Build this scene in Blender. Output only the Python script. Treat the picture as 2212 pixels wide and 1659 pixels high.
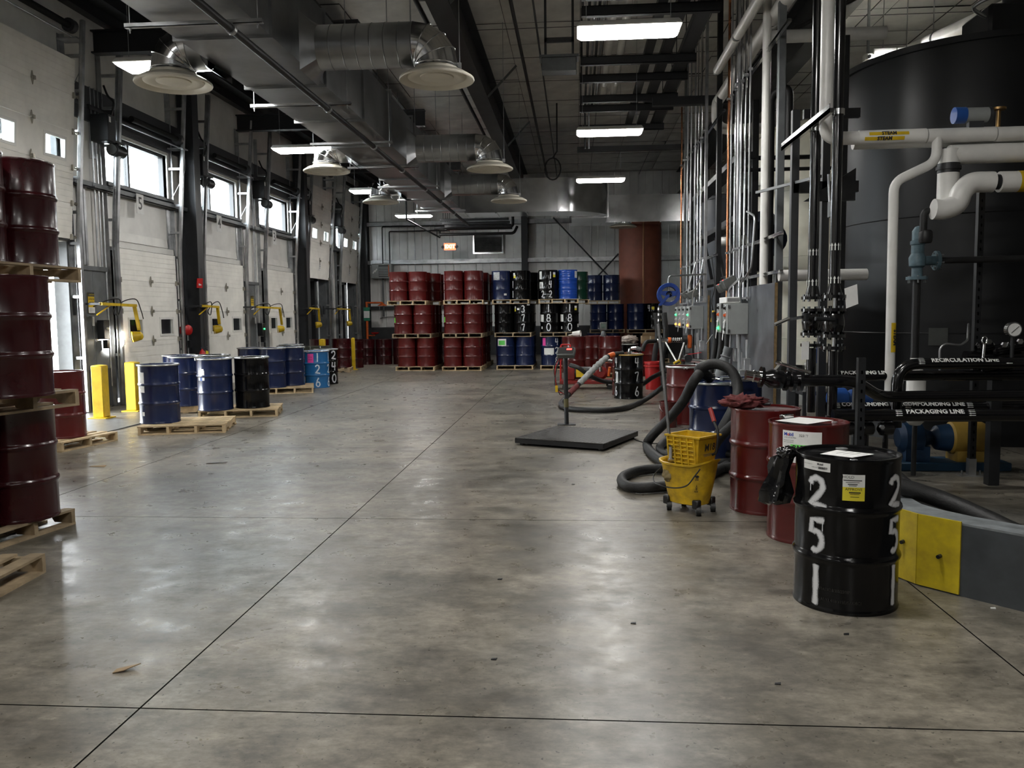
import bpy, bmesh, math, random
from math import sin, cos, pi, radians, sqrt, atan2, hypot
from mathutils import Vector as V, Matrix, Euler

random.seed(7)
for o in list(bpy.data.objects):
    bpy.data.objects.remove(o)
SC = bpy.context.scene
COL = SC.collection

# ------------------------------------------------------------------ camera
F, CX, CY = 1790.0, 1106.0, 829.5
EYE = V((0, 0, 1.7))
_yaw, _pitch, _roll = math.atan(139 / F), math.atan(150.5 / F), 0.011
FW = V((-sin(_yaw) * cos(_pitch), cos(_yaw) * cos(_pitch), -sin(_pitch)))
_r0 = V((cos(_yaw), sin(_yaw), 0))
_u0 = _r0.cross(FW)
RT = cos(_roll) * _r0 - sin(_roll) * _u0
UP = sin(_roll) * _r0 + cos(_roll) * _u0
cam = bpy.data.cameras.new('camera')
cam.sensor_width = 36.0
cam.lens = F / 2212 * 36.0
cam.clip_start, cam.clip_end = 0.05, 300
camo = bpy.data.objects.new('camera', cam)
COL.objects.link(camo)
M = Matrix.Identity(4)
for i in range(3):
    M[i][0], M[i][1], M[i][2], M[i][3] = RT[i], UP[i], -FW[i], EYE[i]
camo.matrix_world = M
SC.camera = camo

def ray(px, py):
    return FW + RT * ((px - CX) / F) + UP * ((CY - py) / F)
def PY(px, py, y):            # point at room depth y
    d = ray(px, py); return EYE + d * (y / d.y)
def PX(px, py, x):
    d = ray(px, py); return EYE + d * (x / d.x)
def PZ(px, py, z=0.0):
    d = ray(px, py); return EYE + d * ((z - EYE.z) / d.z)

# ------------------------------------------------------------------ world, exposure
W = bpy.data.worlds.new('overcast_sky')
SC.world = W
W.use_nodes = True
_nt = W.node_tree
_nt.nodes['Background'].inputs[0].default_value = (0.93, 0.97, 1.0, 1)
_nt.nodes['Background'].inputs[1].default_value = 11.0
SC.view_settings.view_transform = 'Standard'
SC.view_settings.look = 'None'
SC.view_settings.gamma = 1.0
SC.view_settings.use_curve_mapping = False
SC.view_settings.exposure = 1.45
CY_ = SC.cycles
CY_.max_bounces, CY_.diffuse_bounces, CY_.glossy_bounces, CY_.transmission_bounces, CY_.transparent_max_bounces = 6, 3, 3, 2, 8
CY_.use_light_tree = False
CY_.adaptive_threshold = 0.04
CY_.sample_clamp_indirect = 6.0
CY_.caustics_reflective = CY_.caustics_refractive = False
LAMP = 26.0                    # radiance of the fluorescent diffusers
LAMP_SPOT = [(0.64, y) for y in (-6.4, -0.9, 4.7, 10.3, 15.85, 21.4)] + \
            [(-5.45, y) for y in (-6.0, -0.3, 5.3, 11.0, 16.7, 22.4, 28.1)]

# ------------------------------------------------------------------ helpers
def frame_of(d):
    d = V(d).normalized()
    a = V((0, 0, 1)) if abs(d.z) < 0.9 else V((0, 1, 0))
    x = a.cross(d).normalized()
    return x, d.cross(x), d

class MB:
    def __init__(s):
        s.v, s.f = [], []
    def add(s, vs, fs):
        n = len(s.v)
        s.v += [tuple(p) for p in vs]
        s.f += [tuple(i + n for i in f) for f in fs]
        return s
    def box(s, x0, x1, y0, y1, z0, z1):
        return s.hexa([(x0, y0, z0), (x1, y0, z0), (x1, y1, z0), (x0, y1, z0)], [(x0, y0, z1), (x1, y0, z1), (x1, y1, z1), (x0, y1, z1)])
    def hexa(s, a, b):
        return s.add(list(a) + list(b), [(3, 2, 1, 0), (4, 5, 6, 7), (0, 1, 5, 4), (1, 2, 6, 5), (2, 3, 7, 6), (3, 0, 4, 7)])
    def cbox(s, c, sx, sy, sz, rot=None):
        m = (rot.to_matrix() if rot else Matrix.Identity(3))
        k = [V((x * sx / 2, y * sy / 2, z * sz / 2)) for z in (-1, 1) for x, y in ((-1, -1), (1, -1), (1, 1), (-1, 1))]
        p = [V(c) + m @ q for q in k]
        return s.hexa(p[:4], p[4:])
    def bar(s, a, b, w, h):               # rectangular bar from a to b, w sideways, h up
        a, b = V(a), V(b)
        x, y, d = frame_of(b - a)
        q = [x * (i * w / 2) + y * (j * h / 2) for i, j in ((-1, -1), (1, -1), (1, 1), (-1, 1))]
        return s.hexa([a + k for k in q], [b + k for k in q])
    def cyl(s, a, b, r, n=16, r2=None, caps=True):
        a, b = V(a), V(b)
        r2 = r if r2 is None else r2
        x, y, d = frame_of(b - a)
        ring = [x * cos(2 * pi * i / n) + y * sin(2 * pi * i / n) for i in range(n)]
        vs = [a + k * r for k in ring] + [b + k * r2 for k in ring]
        fs = [(i, (i + 1) % n, n + (i + 1) % n, n + i) for i in range(n)]
        if caps:
            fs += [tuple(range(n - 1, -1, -1)), tuple(range(n, 2 * n))]
        return s.add(vs, fs)
    def lathe(s, prof, n=32, c=(0, 0, 0), axis=None, cap0=False, cap1=False):
        c = V(c)
        if axis is None:
            x, y, d = V((1, 0, 0)), V((0, 1, 0)), V((0, 0, 1))
        else:
            x, y, d = frame_of(axis)
        vs = [c + (x * cos(2 * pi * i / n) + y * sin(2 * pi * i / n)) * r + d * z for r, z in prof for i in range(n)]
        fs = [(j * n + i, j * n + (i + 1) % n, (j + 1) * n + (i + 1) % n, (j + 1) * n + i) for j in range(len(prof) - 1) for i in range(n)]
        if cap0: fs.append(tuple(range(n - 1, -1, -1)))
        if cap1: fs.append(tuple(range((len(prof) - 1) * n, len(prof) * n)))
        return s.add(vs, fs)
    def tube(s, pts, r, n=12, closed=False, rs=None):
        pts = [V(p) for p in pts]
        m = len(pts)
        tan = []
        for i in range(m):
            if closed: t = pts[(i + 1) % m] - pts[i - 1]
            else: t = pts[min(i + 1, m - 1)] - pts[max(i - 1, 0)]
            tan.append(t.normalized() if t.length > 1e-9 else V((0, 0, 1)))
        x, y, d = frame_of(tan[0])
        vs = []
        for i in range(m):
            x = (x - tan[i] * x.dot(tan[i])).normalized()
            y = tan[i].cross(x)
            rr = rs[i] if rs else r
            vs += [pts[i] + (x * cos(2 * pi * k / n) + y * sin(2 * pi * k / n)) * rr for k in range(n)]
        fs = [(j * n + i, j * n + (i + 1) % n, ((j + 1) % m) * n + (i + 1) % n, ((j + 1) % m) * n + i) for j in range(m if closed else m - 1) for i in range(n)]
        if not closed:
            fs += [tuple(range(n - 1, -1, -1)), tuple(range((m - 1) * n, m * n))]
        return s.add(vs, fs)
    def prism(s, poly, off):              # polygon (3D points) swept by an offset vector
        n = len(poly); off = V(off)
        vs = [V(p) for p in poly] + [V(p) + off for p in poly]
        return s.add(vs, [tuple(range(n - 1, -1, -1)), tuple(range(n, 2 * n))] + [(i, (i + 1) % n, n + (i + 1) % n, n + i) for i in range(n)])
    def quad(s, a, b, c, d):
        return s.add([a, b, c, d], [(0, 1, 2, 3)])
    def mesh(s, name, m=None, smooth=True, bevel=0.0, weld=False):
        me = bpy.data.meshes.new(name)
        me.from_pydata(s.v, [], s.f)
        bm = bmesh.new(); bm.from_mesh(me)
        if weld: bmesh.ops.remove_doubles(bm, verts=bm.verts, dist=1e-5)
        bmesh.ops.recalc_face_normals(bm, faces=bm.faces)
        if bevel:
            bmesh.ops.bevel(bm, geom=[e for e in bm.edges if len(e.link_faces) == 2 and e.calc_face_angle(0) > 0.5], offset=bevel, segments=1, affect='EDGES', profile=0.5)
        bm.to_mesh(me); bm.free()
        if m: me.materials.append(m)
        if smooth:
            me.polygons.foreach_set('use_smooth', [True] * len(me.polygons))
            me.set_sharp_from_angle(angle=radians(38))
        return me

def smooth_path(pts, k=8, closed=False):
    pts = [V(p) for p in pts]; n = len(pts); out = []
    for i in range(n if closed else n - 1):
        g = (lambda j: pts[j % n]) if closed else (lambda j: pts[max(0, min(n - 1, j))])
        p0, p1, p2, p3 = g(i - 1), g(i), g(i + 1), g(i + 2)
        for a in range(k):
            t = a / k
            out.append(0.5 * ((2 * p1) + (p2 - p0) * t + (2 * p0 - 5 * p1 + 4 * p2 - p3) * t * t + (3 * p1 - p0 - 3 * p2 + p3) * t ** 3))
    if not closed: out.append(pts[-1])
    return out

def round_path(pts, r=0.1, k=6):          # straight runs with rounded elbows
    pts = [V(p) for p in pts]; out = [pts[0]]
    for i in range(1, len(pts) - 1):
        a, b, c = pts[i - 1], pts[i], pts[i + 1]
        d1, d2 = (a - b), (c - b)
        q = min(r, d1.length * .49, d2.length * .49)
        s, e = b + d1.normalized() * q, b + d2.normalized() * q
        for j in range(k + 1):
            t = j / k
            out.append(s * (1 - t) ** 2 + b * 2 * t * (1 - t) + e * t * t)
    out.append(pts[-1])
    return out

def tmat(t):
    m = Matrix.Identity(4)
    while t is not None:
        m = Matrix.LocRotScale(t.location, t.rotation_euler, t.scale) @ m
        t = t.parent
    return m

def obj(name, mb, m=None, parent=None, world=False, smooth=True, bevel=0.0, loc=None, rot=None, kind=None, weld=False):
    me = mb if isinstance(mb, bpy.types.Mesh) else mb.mesh(name, m, smooth, bevel, weld)
    o = bpy.data.objects.new(name, me)
    COL.objects.link(o)
    if parent is not None:
        o.parent = parent
        if world: me.transform(tmat(parent).inverted())
    if loc is not None: o.location = loc
    if rot is not None: o.rotation_euler = rot
    if kind: o['kind'] = kind
    return o

def tag(o, label, cat, group=None):
    o['label'] = label; o['category'] = cat
    if group: o['group'] = group
    return o

ORD = ['first', 'second', 'third', 'fourth', 'fifth', 'sixth', 'seventh', 'eighth', 'ninth', 'tenth', 'eleventh', 'twelfth', 'thirteenth', 'fourteenth', 'fifteenth']
def thing(name, label, cat, loc=(0, 0, 0), rz=0.0, group=None):
    o = bpy.data.objects.new(name, None)
    o.empty_display_size = 0.1
    COL.objects.link(o)
    o.location = loc; o.rotation_euler = (0, 0, rz)
    return tag(o, label, cat, group)

def struct(name, mb, m, **k):
    return obj(name, mb, m, kind='structure', **k)

def sroot(name, loc=(0, 0, 0)):
    o = bpy.data.objects.new(name, None); COL.objects.link(o); o.location = loc
    o['kind'] = 'structure'
    return o

# ------------------------------------------------------------------ materials
MATS = {}
def mat(name, col, rough=0.5, metal=0.0, var=0.12, vscale=6.0, bump=0.0, bscale=40.0, spec=0.5, rvar=0.1, col2=None, coat=0.0, rnd=0.0):
    if name in MATS: return MATS[name]
    m = bpy.data.materials.new(name); m.use_nodes = True
    nt = m.node_tree; N = nt.nodes; L = nt.links
    b = N['Principled BSDF']
    b.inputs['Metallic'].default_value = metal
    b.inputs['Specular IOR Level'].default_value = spec
    b.inputs['Coat Weight'].default_value = coat
    b.inputs['Coat Roughness'].default_value = 0.08
    tc = N.new('ShaderNodeTexCoord')
    nz = N.new('ShaderNodeTexNoise'); nz.inputs['Scale'].default_value = vscale
    nz.inputs['Detail'].default_value = 3; nz.inputs['Roughness'].default_value = 0.62
    L.new(tc.outputs['Object'], nz.inputs['Vector'])
    r = N.new('ShaderNodeValToRGB')
    c2 = col2 or tuple(c * (1 - var * 2) for c in col)
    r.color_ramp.elements[0].position = 0.3; r.color_ramp.elements[0].color = (*c2, 1)
    r.color_ramp.elements[1].position = 0.68; r.color_ramp.elements[1].color = (*[min(1, c * (1 + var * 0.5)) for c in col], 1)
    L.new(nz.outputs['Fac'], r.inputs['Fac'])
    out = r.outputs['Color']
    if rnd:
        oi = N.new('ShaderNodeObjectInfo')
        h = N.new('ShaderNodeHueSaturation')
        mr = N.new('ShaderNodeMapRange'); mr.inputs['To Min'].default_value = 1 - rnd; mr.inputs['To Max'].default_value = 1 + rnd
        L.new(oi.outputs['Random'], mr.inputs['Value']); L.new(mr.outputs['Result'], h.inputs['Value'])
        L.new(out, h.inputs['Color']); out = h.outputs['Color']
    L.new(out, b.inputs['Base Color'])
    mr = N.new('ShaderNodeMapRange')
    mr.inputs['To Min'].default_value = max(0.02, rough - rvar); mr.inputs['To Max'].default_value = min(1, rough + rvar)
    L.new(nz.outputs['Fac'], mr.inputs['Value']); L.new(mr.outputs['Result'], b.inputs['Roughness'])
    if bump:
        n2 = N.new('ShaderNodeTexNoise'); n2.inputs['Scale'].default_value = bscale; n2.inputs['Detail'].default_value = 2
        L.new(tc.outputs['Object'], n2.inputs['Vector'])
        bp = N.new('ShaderNodeBump'); bp.inputs['Strength'].default_value = bump; bp.inputs['Distance'].default_value = 0.01
        L.new(n2.outputs['Fac'], bp.inputs['Height']); L.new(bp.outputs['Normal'], b.inputs['Normal'])
    MATS[name] = m
    return m

def emat(name, col, s):
    if name in MATS: return MATS[name]
    m = bpy.data.materials.new(name); m.use_nodes = True
    if s < 20: m.cycles.emission_sampling = 'NONE'
    b = m.node_tree.nodes['Principled BSDF']
    b.inputs['Base Color'].default_value = (*[min(.9, c) for c in col], 1)
    b.inputs['Emission Color'].default_value = (*col, 1); b.inputs['Emission Strength'].default_value = s
    MATS[name] = m
    return m

def glassmat():
    m = bpy.data.materials.new('window_glass'); m.use_nodes = True
    nt = m.node_tree; N = nt.nodes; L = nt.links
    N.remove(N['Principled BSDF'])
    t = N.new('ShaderNodeBsdfTransparent'); t.inputs[0].default_value = (.93, .96, .97, 1)
    g = N.new('ShaderNodeBsdfGlossy'); g.inputs['Roughness'].default_value = 0.03
    mx = N.new('ShaderNodeMixShader'); mx.inputs[0].default_value = 0.045
    L.new(t.outputs[0], mx.inputs[1]); L.new(g.outputs[0], mx.inputs[2])
    L.new(mx.outputs[0], N['Material Output'].inputs[0])
    return m
GLASS = glassmat()

def concrete():
    m = bpy.data.materials.new('polished_concrete'); m.use_nodes = True
    nt = m.node_tree; N = nt.nodes; L = nt.links; b = N['Principled BSDF']
    g = N.new('ShaderNodeNewGeometry')
    def noise(s, d=6, rough=.6, vec=None, dist=0.0):
        n = N.new('ShaderNodeTexNoise'); n.inputs['Scale'].default_value = s; n.inputs['Detail'].default_value = d
        n.inputs['Roughness'].default_value = rough; n.inputs['Distortion'].default_value = dist
        L.new(vec or g.outputs['Position'], n.inputs['Vector']); return n.outputs['Fac']
    def ramp(f, p0, c0, p1, c1):
        r = N.new('ShaderNodeValToRGB'); e = r.color_ramp.elements
        e[0].position, e[1].position = p0, p1
        e[0].color = (*c0, 1) if len(c0) == 3 else c0; e[1].color = (*c1, 1)
        L.new(f, r.inputs[0]); return r.outputs[0]
    def mix(f, a, c, t='MIX'):
        x = N.new('ShaderNodeMix'); x.data_type = 'RGBA'; x.blend_type = t
        if isinstance(f, float): x.inputs[0].default_value = f
        else: L.new(f, x.inputs[0])
        for i, q in ((6, a), (7, c)):
            if isinstance(q, tuple): x.inputs[i].default_value = (*q, 1)
            else: L.new(q, x.inputs[i])
        return x.outputs[2]
    def vmul(c, f, lo, hi, a, b):
        r = N.new('ShaderNodeMapRange'); r.inputs['From Min'].default_value = lo; r.inputs['From Max'].default_value = hi
        r.inputs['To Min'].default_value = a; r.inputs['To Max'].default_value = b; r.clamp = True
        L.new(f, r.inputs['Value'])
        x = N.new('ShaderNodeVectorMath'); x.operation = 'SCALE'
        L.new(c, x.inputs[0]); L.new(r.outputs['Result'], x.inputs['Scale'])
        return x.outputs['Vector']
    def fac(f, lo, hi, b):
        r = N.new('ShaderNodeMapRange'); r.interpolation_type = 'SMOOTHSTEP'
        r.inputs['From Min'].default_value = lo; r.inputs['From Max'].default_value = hi
        r.inputs['To Min'].default_value = 0.0; r.inputs['To Max'].default_value = b
        L.new(f, r.inputs['Value']); return r.outputs['Result']
    c = mix(fac(noise(0.9, 6, .62), .34, .66, 1.0), FLOOR_DARK, FLOOR_LIGHT)
    c = mix(fac(noise(.45, 3, .55), .50, .66, .6), c, (0.105, 0.107, 0.102))        # bluish burnished lanes
    mp = N.new('ShaderNodeMapping'); mp.inputs['Scale'].default_value = (1, 1.6, 1); mp.inputs['Location'].default_value = (7.3, 2.1, 0)
    L.new(g.outputs['Position'], mp.inputs['Vector'])
    c = vmul(c, noise(3.4, 5, .70, mp.outputs[0]), .33, .67, .60, 1.30)
    c = vmul(c, noise(15, 4, .74, mp.outputs[0]), .32, .68, .70, 1.22)
    c = mix(fac(noise(5.3, 5, .7, mp.outputs[0]), .60, .74, .55), c, (0.35, 0.318, 0.25))   # pale scuffs
    c = mix(fac(noise(8.1, 5, .72), .635, .74, .7), c, (0.040, 0.036, 0.031))       # grime
    c = mix(fac(noise(34, 2, .6), .665, .73, .85), c, (0.02, 0.018, 0.016))        # specks
    L.new(c, b.inputs['Base Color'])
    r1 = N.new('ShaderNodeMapRange'); r1.inputs['From Min'].default_value = .3; r1.inputs['From Max'].default_value = .7
    r1.inputs['To Min'].default_value = .24; r1.inputs['To Max'].default_value = .44
    L.new(noise(4.3, 4, .68), r1.inputs['Value']); L.new(r1.outputs['Result'], b.inputs['Roughness'])
    b.inputs['Specular IOR Level'].default_value = .5
    bp = N.new('ShaderNodeBump'); bp.inputs['Strength'].default_value = .10; bp.inputs['Distance'].default_value = .004
    L.new(noise(21, 3, .65), bp.inputs['Height']); L.new(bp.outputs['Normal'], b.inputs['Normal'])
    return m
FLOOR_DARK, FLOOR_LIGHT = (0.108, 0.098, 0.078), (0.256, 0.229, 0.184)

GALV = mat('galvanized_steel', (.50, .51, .52), .38, .9, .22, 3.0, rvar=.12)
DUCT = mat('duct_sheet_metal', (.36, .37, .38), .33, .95, .18, 1.6, rvar=.10)
SHINY = mat('bright_sheet_metal', (.74, .75, .76), .17, 1.0, .10, 2.5, rvar=.06)
BLACKSTEEL = mat('black_painted_steel', (.012, .013, .015), .45, 0, .2, 4)
DARKSTEEL = mat('charcoal_painted_steel', (.035, .037, .041), .5, 0, .15, 3)
GREYSTEEL = mat('grey_painted_steel', (.15, .16, .165), .45, .2, .15, 4)
PANELGREY = mat('enclosure_grey', (.30, .315, .31), .4, 0, .06, 5)
WHITE = mat('white_enamel', (.78, .77, .73), .42, 0, .05, 4)
DOORW = mat('white_door_panel', (.92, .90, .84), .5, 0, .06, 2.2)
LINER = mat('white_wall_liner', (.80, .79, .755), .42, 0, .10, 1.2)
INSUL = mat('vinyl_insulation', (.78, .77, .74), .6, 0, .12, 1.5)
YELLOW = mat('safety_yellow_paint', (.66, .44, .012), .45, 0, .15, 5)
PLASTICY = mat('yellow_bucket_plastic', (.72, .46, .015), .42, 0, .14, 9, col2=(.40, .25, .02))
ORANGE = mat('orange_paint', (.70, .13, .02), .4, 0, .1, 6)
RED = mat('signal_red', (.50, .012, .012), .4, 0, .1, 6)
RUBBER = mat('black_rubber', (.014, .014, .014), .55, 0, .3, 9, bump=.25, bscale=60)
RUBBERG = mat('dusty_black_rubber', (.014, .014, .014), .6, 0, .5, 11, bump=.3, bscale=70)
BLACKGLOSS = mat('black_gloss_paint', (.006, .006, .007), .18, 0, .2, 4, coat=.4)
CABLE = mat('black_cable', (.01, .01, .01), .5)
CHROME = mat('chrome', (.7, .7, .7), .14, 1.0, .1, 5)
COPPER = mat('copper_pipe', (.62, .25, .12), .25, 1.0, .15, 4)
PIPEW = mat('white_pipe_jacket', (.74, .73, .70), .38, 0, .08, 3)
PAPER = mat('white_paper', (.82, .82, .80), .7, 0, .04, 12)
INK = mat('black_ink', (.015, .015, .015), .7)
PINE = mat('raw_pine', (.62, .47, .28), .72, 0, .22, 5, bump=.2, bscale=25, rnd=.18)
OLDPINE = mat('weathered_pine', (.42, .32, .20), .75, 0, .25, 5, bump=.2, bscale=25, rnd=.2)
GLOWGREEN = emat('green_indicator', (.05, .9, .2), 1.3)
GLOWRED = emat('red_indicator', (1, .05, .04), 1.6)
GLOWAMBER = emat('amber_indicator', (1, .32, .05), 1.5)
# ================================================================== SETTING
CONC = concrete()
XL, XR, YB, YN, HC = -9.05, 12.5, 35.0, -8.0, 7.5     # left wall, right wall, back wall, near wall, ceiling

# floor: base in the joints, slabs on top
fl = struct('floor', MB().box(XL - .3, XR + .3, YN - .3, YB + .3, -.4, -.03), mat('joint_filler', (.012, .011, .010), .9, spec=.1))
XJ = [XL - .28, -5.0, -1.91, 2.07, 5.2, 8.4, XR + .28]
YJ = [YN - .28, -3.5, 0.05, 3.36, 6.74, 10.42, 14.0, 17.6, 21.2, 24.8, 28.4, 32.0, YB + .28]
for i in range(len(XJ) - 1):
    for j in range(len(YJ) - 1):
        g = .0045
        m = MB().box(XJ[i] + g, XJ[i + 1] - g, YJ[j] + g, YJ[j + 1] - g, -.029, 0)
        sl = obj('slab', m, CONC, fl, smooth=False)
        sl.data.materials.append(fl.data.materials[0])
        for q in sl.data.polygons:
            if abs(q.normal.z) < .5: q.material_index = 1

def wall_grid(us, vs, hole, u_to, t):
    """a slab with openings: us/vs break points, hole(i,j), u_to(u, v, depth) -> point"""
    mb = MB(); nu, nv = len(us), len(vs)
    solid = lambda i, j: 0 <= i < nu - 1 and 0 <= j < nv - 1 and not hole(i, j)
    idx = {}
    def vid(i, j, d):
        k = (i, j, d)
        if k not in idx:
            idx[k] = len(mb.v); mb.v.append(tuple(u_to(us[i], vs[j], d * t)))
        return idx[k]
    for i in range(nu - 1):
        for j in range(nv - 1):
            if not solid(i, j): continue
            for d in (0, 1): mb.f.append((vid(i, j, d), vid(i + 1, j, d), vid(i + 1, j + 1, d), vid(i, j + 1, d)))
            if not solid(i - 1, j): mb.f.append((vid(i, j, 0), vid(i, j + 1, 0), vid(i, j + 1, 1), vid(i, j, 1)))
            if not solid(i + 1, j): mb.f.append((vid(i + 1, j, 0), vid(i + 1, j + 1, 0), vid(i + 1, j + 1, 1), vid(i + 1, j, 1)))
            if not solid(i, j - 1): mb.f.append((vid(i, j, 0), vid(i + 1, j, 0), vid(i + 1, j, 1), vid(i, j, 1)))
            if not solid(i, j + 1): mb.f.append((vid(i, j + 1, 0), vid(i + 1, j + 1, 0), vid(i + 1, j + 1, 1), vid(i, j + 1, 1)))
    return mb

DOORC = {6: 13.05, 5: 16.85, 4: 20.63, 3: 24.6, 2: 28.4, 1: 32.2}
DW, DH = 1.2, 3.08
WZ0, WZ1 = 4.32, 5.28
WA, WB_ = -1.22, 1.22                                     # window extent about the door centre
us = [YN - .3, YB + .3]
for c in DOORC.values(): us += [c - DW - .02, c + DW + .02, c + WA, c + WB_]
us.sort()
vs = [0, DH, WZ0, WZ1, HC + .4]
def hole_l(i, j):
    q = (us[i] + us[i + 1]) / 2
    for c in DOORC.values():
        if j == 0 and abs(q - c) < DW + .02: return True
        if j == 2 and c + WA < q < c + WB_: return True
    return False
wl = struct('wall_left', wall_grid(us, vs, hole_l, lambda u, v, d: (XL - d, u, v), .25), LINER)
struct('wall_right', MB().box(XR, XR + .25, YN - .3, YB + .3, 0, HC + .4), LINER)
struct('wall_near', MB().box(XL, XR, YN - .25, YN, 0, HC + .4), mat('dark_wall_paint', (.10, .10, .10), .6))
wb = struct('wall_back', MB().box(XL - .25, XR + .25, YB, YB + .25, 0, HC + .4), LINER)
LINERB = mat('white_liner_panel', (.92, .92, .90), .35, 0, .12, .8, rnd=.05)
# ribbed liner panels on the back wall
for k in range(22):
    x0 = XL + .02 + k * .965
    m = MB()
    pr = [(0, 0), (.03, -.03), (.06, 0), (.3, 0), (.32, -.012), (.34, 0), (.62, 0), (.64, -.012), (.66, 0), (.955, 0)]
    pts = [(x0 + a, YB - .03 + b) for a, b in pr]
    for (a, b), (c, d) in zip(pts, pts[1:]):
        m.quad((a, b, 1.2), (c, d, 1.2), (c, d, HC), (a, b, HC))
    m.box(x0, x0 + .955, YB - .029, YB - .005, 1.2, HC)
    obj('liner_panel', m, LINERB, wb, smooth=False)
obj('kick_panel', MB().box(XL, XR, YB - .06, YB - .001, 0, 1.18), DARKSTEEL, wb)
obj('kick_cap', MB().box(XL, XR, YB - .08, YB - .001, 1.18, 1.21), GREYSTEEL, wb)
for z in (3.95, 5.55):
    o = struct('trim_%d' % (1 if z < 5 else 2), MB().add(*(lambda mb: (mb.v, mb.f))(MB().box(XL, XR, YB - .24, YB - .04, z - .1, z - .085).box(XL, XR, YB - .24, YB - .225, z - .1, z + .06).box(XL, XR, YB - .06, YB - .04, z - .1, z + .1))), GALV)
struct('trim_3', MB().box(XL, -5.2, YB - .22, YB - .04, 1.95, 2.1), DARKSTEEL)

# ceiling with quilted insulation
ce = struct('ceiling', MB().box(XL - .25, XR + .25, YN - .25, YB + .25, HC + .12, HC + .35), DARKSTEEL)
PW, PL = 1.52, 1.36
pm = MB(); n = 6
for j in range(n + 1):
    for i in range(n + 1):
        u, v = i / n, j / n
        pm.v.append((u * (PW - .012), v * (PL - .012), -.085 * (sin(pi * u) * sin(pi * v)) ** .45))
for j in range(n):
    for i in range(n):
        a = j * (n + 1) + i
        pm.f.append((a, a + n + 1, a + n + 2, a + 1))
pm = pm.mesh('insulation_panel', INSUL)
for i in range(14):
    for j in range(29):
        x, y = XL + i * PW + .05, -4.4 + j * PL
        if y > YB - PL * .8 or y < 4: continue
        o = obj('insulation_panel', pm, None, ce, loc=(x, y, HC + .1 + random.uniform(-.01, .01)), rot=(random.uniform(-.006, .006), random.uniform(-.008, .008), 0))
obj('insulation_panel', MB().box(XL, XR, YN, 4.0, HC + .05, HC + .1), INSUL, ce)

# clerestory windows above each door
FRAME = mat('window_frame_black', (.02, .02, .022), .4)
for n, c in DOORC.items():
    y0, y1 = c + WA, c + WB_
    w = sroot('window_%d' % n, (XL - .1, c, WZ0))
    m = MB()
    fr = .06; wh = WZ1 - WZ0
    m.box(-.05, .06, y0 - c, y1 - c, 0, fr).box(-.05, .06, y0 - c, y1 - c, wh - fr, wh).box(-.05, .06, y0 - c, y0 - c + fr, fr, wh - fr).box(-.05, .06, y1 - c - fr, y1 - c, fr, wh - fr)
    obj('window_frame', m, FRAME, w)
    mu = -.25
    obj('mullion', MB().box(-.05, .05, mu - .035, mu + .035, fr, wh - fr), FRAME, w)
    obj('pane', MB().box(-.006, .006, y0 - c + fr, mu - .035, fr, wh - fr), GLASS, w)
    obj('pane', MB().box(-.006, .006, mu + .035, y1 - c - fr, fr, wh - fr), GLASS, w)
    # pale reveal lining around the opening
    m = MB().box(.06, .13, y0 - c - .04, y1 - c + .1, wh, wh + .07).box(.06, .13, y1 - c, y1 - c + .12, 0, wh)
    obj('window_trim', m, WHITE, w)
    obj('window_sill', MB().box(.0, .22, y0 - c - .1, y1 - c + .1, -.06, 0), GREYSTEEL, w)

# ------------------------------------------------------------------ dock doors
TRK_X0, TRK_X1, TRK_Z1 = XL + .16, XL + .50, 6.9          # inclined track: foot, head
def trk(z, off=0.0): return XL + .19 + max(0, z - 3.15) * .075 + off
HINGE = MB()
HINGE.prism([(0, -.035, 0), (0, 0, -.11), (0, .035, 0), (0, 0, .11)], (.015, 0, 0))
HINGE.cyl((.02, -.04, 0), (.02, .04, 0), .018, 8).box(.01, .05, -.015, .03, -.03, .03)
HINGE = HINGE.mesh('hinge', mat('hinge_zinc', (.35, .33, .28), .45, .6))
ROLL = MB().cyl((0, -.06, 0), (0, .05, 0), .012, 6).cyl((0, .03, 0), (0, .065, 0), .03, 10).box(-.02, .02, -.09, -.05, -.05, .05)
ROLL = ROLL.mesh('roller', mat('hinge_zinc', (.35, .33, .28), .45, .6))
def section_mesh(win):
    h, d, w = .616, .05, 2 * DW - .04
    mb = MB()
    ribs = 6
    if not win:
        for k in range(ribs):
            z0 = k * h / ribs
            mb.box(-d / 2, d / 2, -w / 2, w / 2, z0 + .004, z0 + h / ribs - .002)
        mb.box(-d / 2, d / 2 - .006, -w / 2, w / 2, 0.001, h - .001)
        return mb.mesh('section', DOORW, smooth=False)
    us = [-w / 2, -.86, -.38, .40, .92, w / 2]
    vs = [0.002, .13, .44, h - .002]
    mb = wall_grid(us, vs, lambda i, j: j == 1 and i in (1, 3), lambda u, v, q: (d / 2 - q, u, v), d)
    return mb.mesh('section', DOORW, smooth=False)
SEC, SECW = section_mesh(False), section_mesh(True)
DARKGLASS = mat('dark_door_glass', (.012, .011, .010), .08, 0, .1)
opened = {6: 3.12, 2: 3.0, 1: 3.0}
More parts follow.
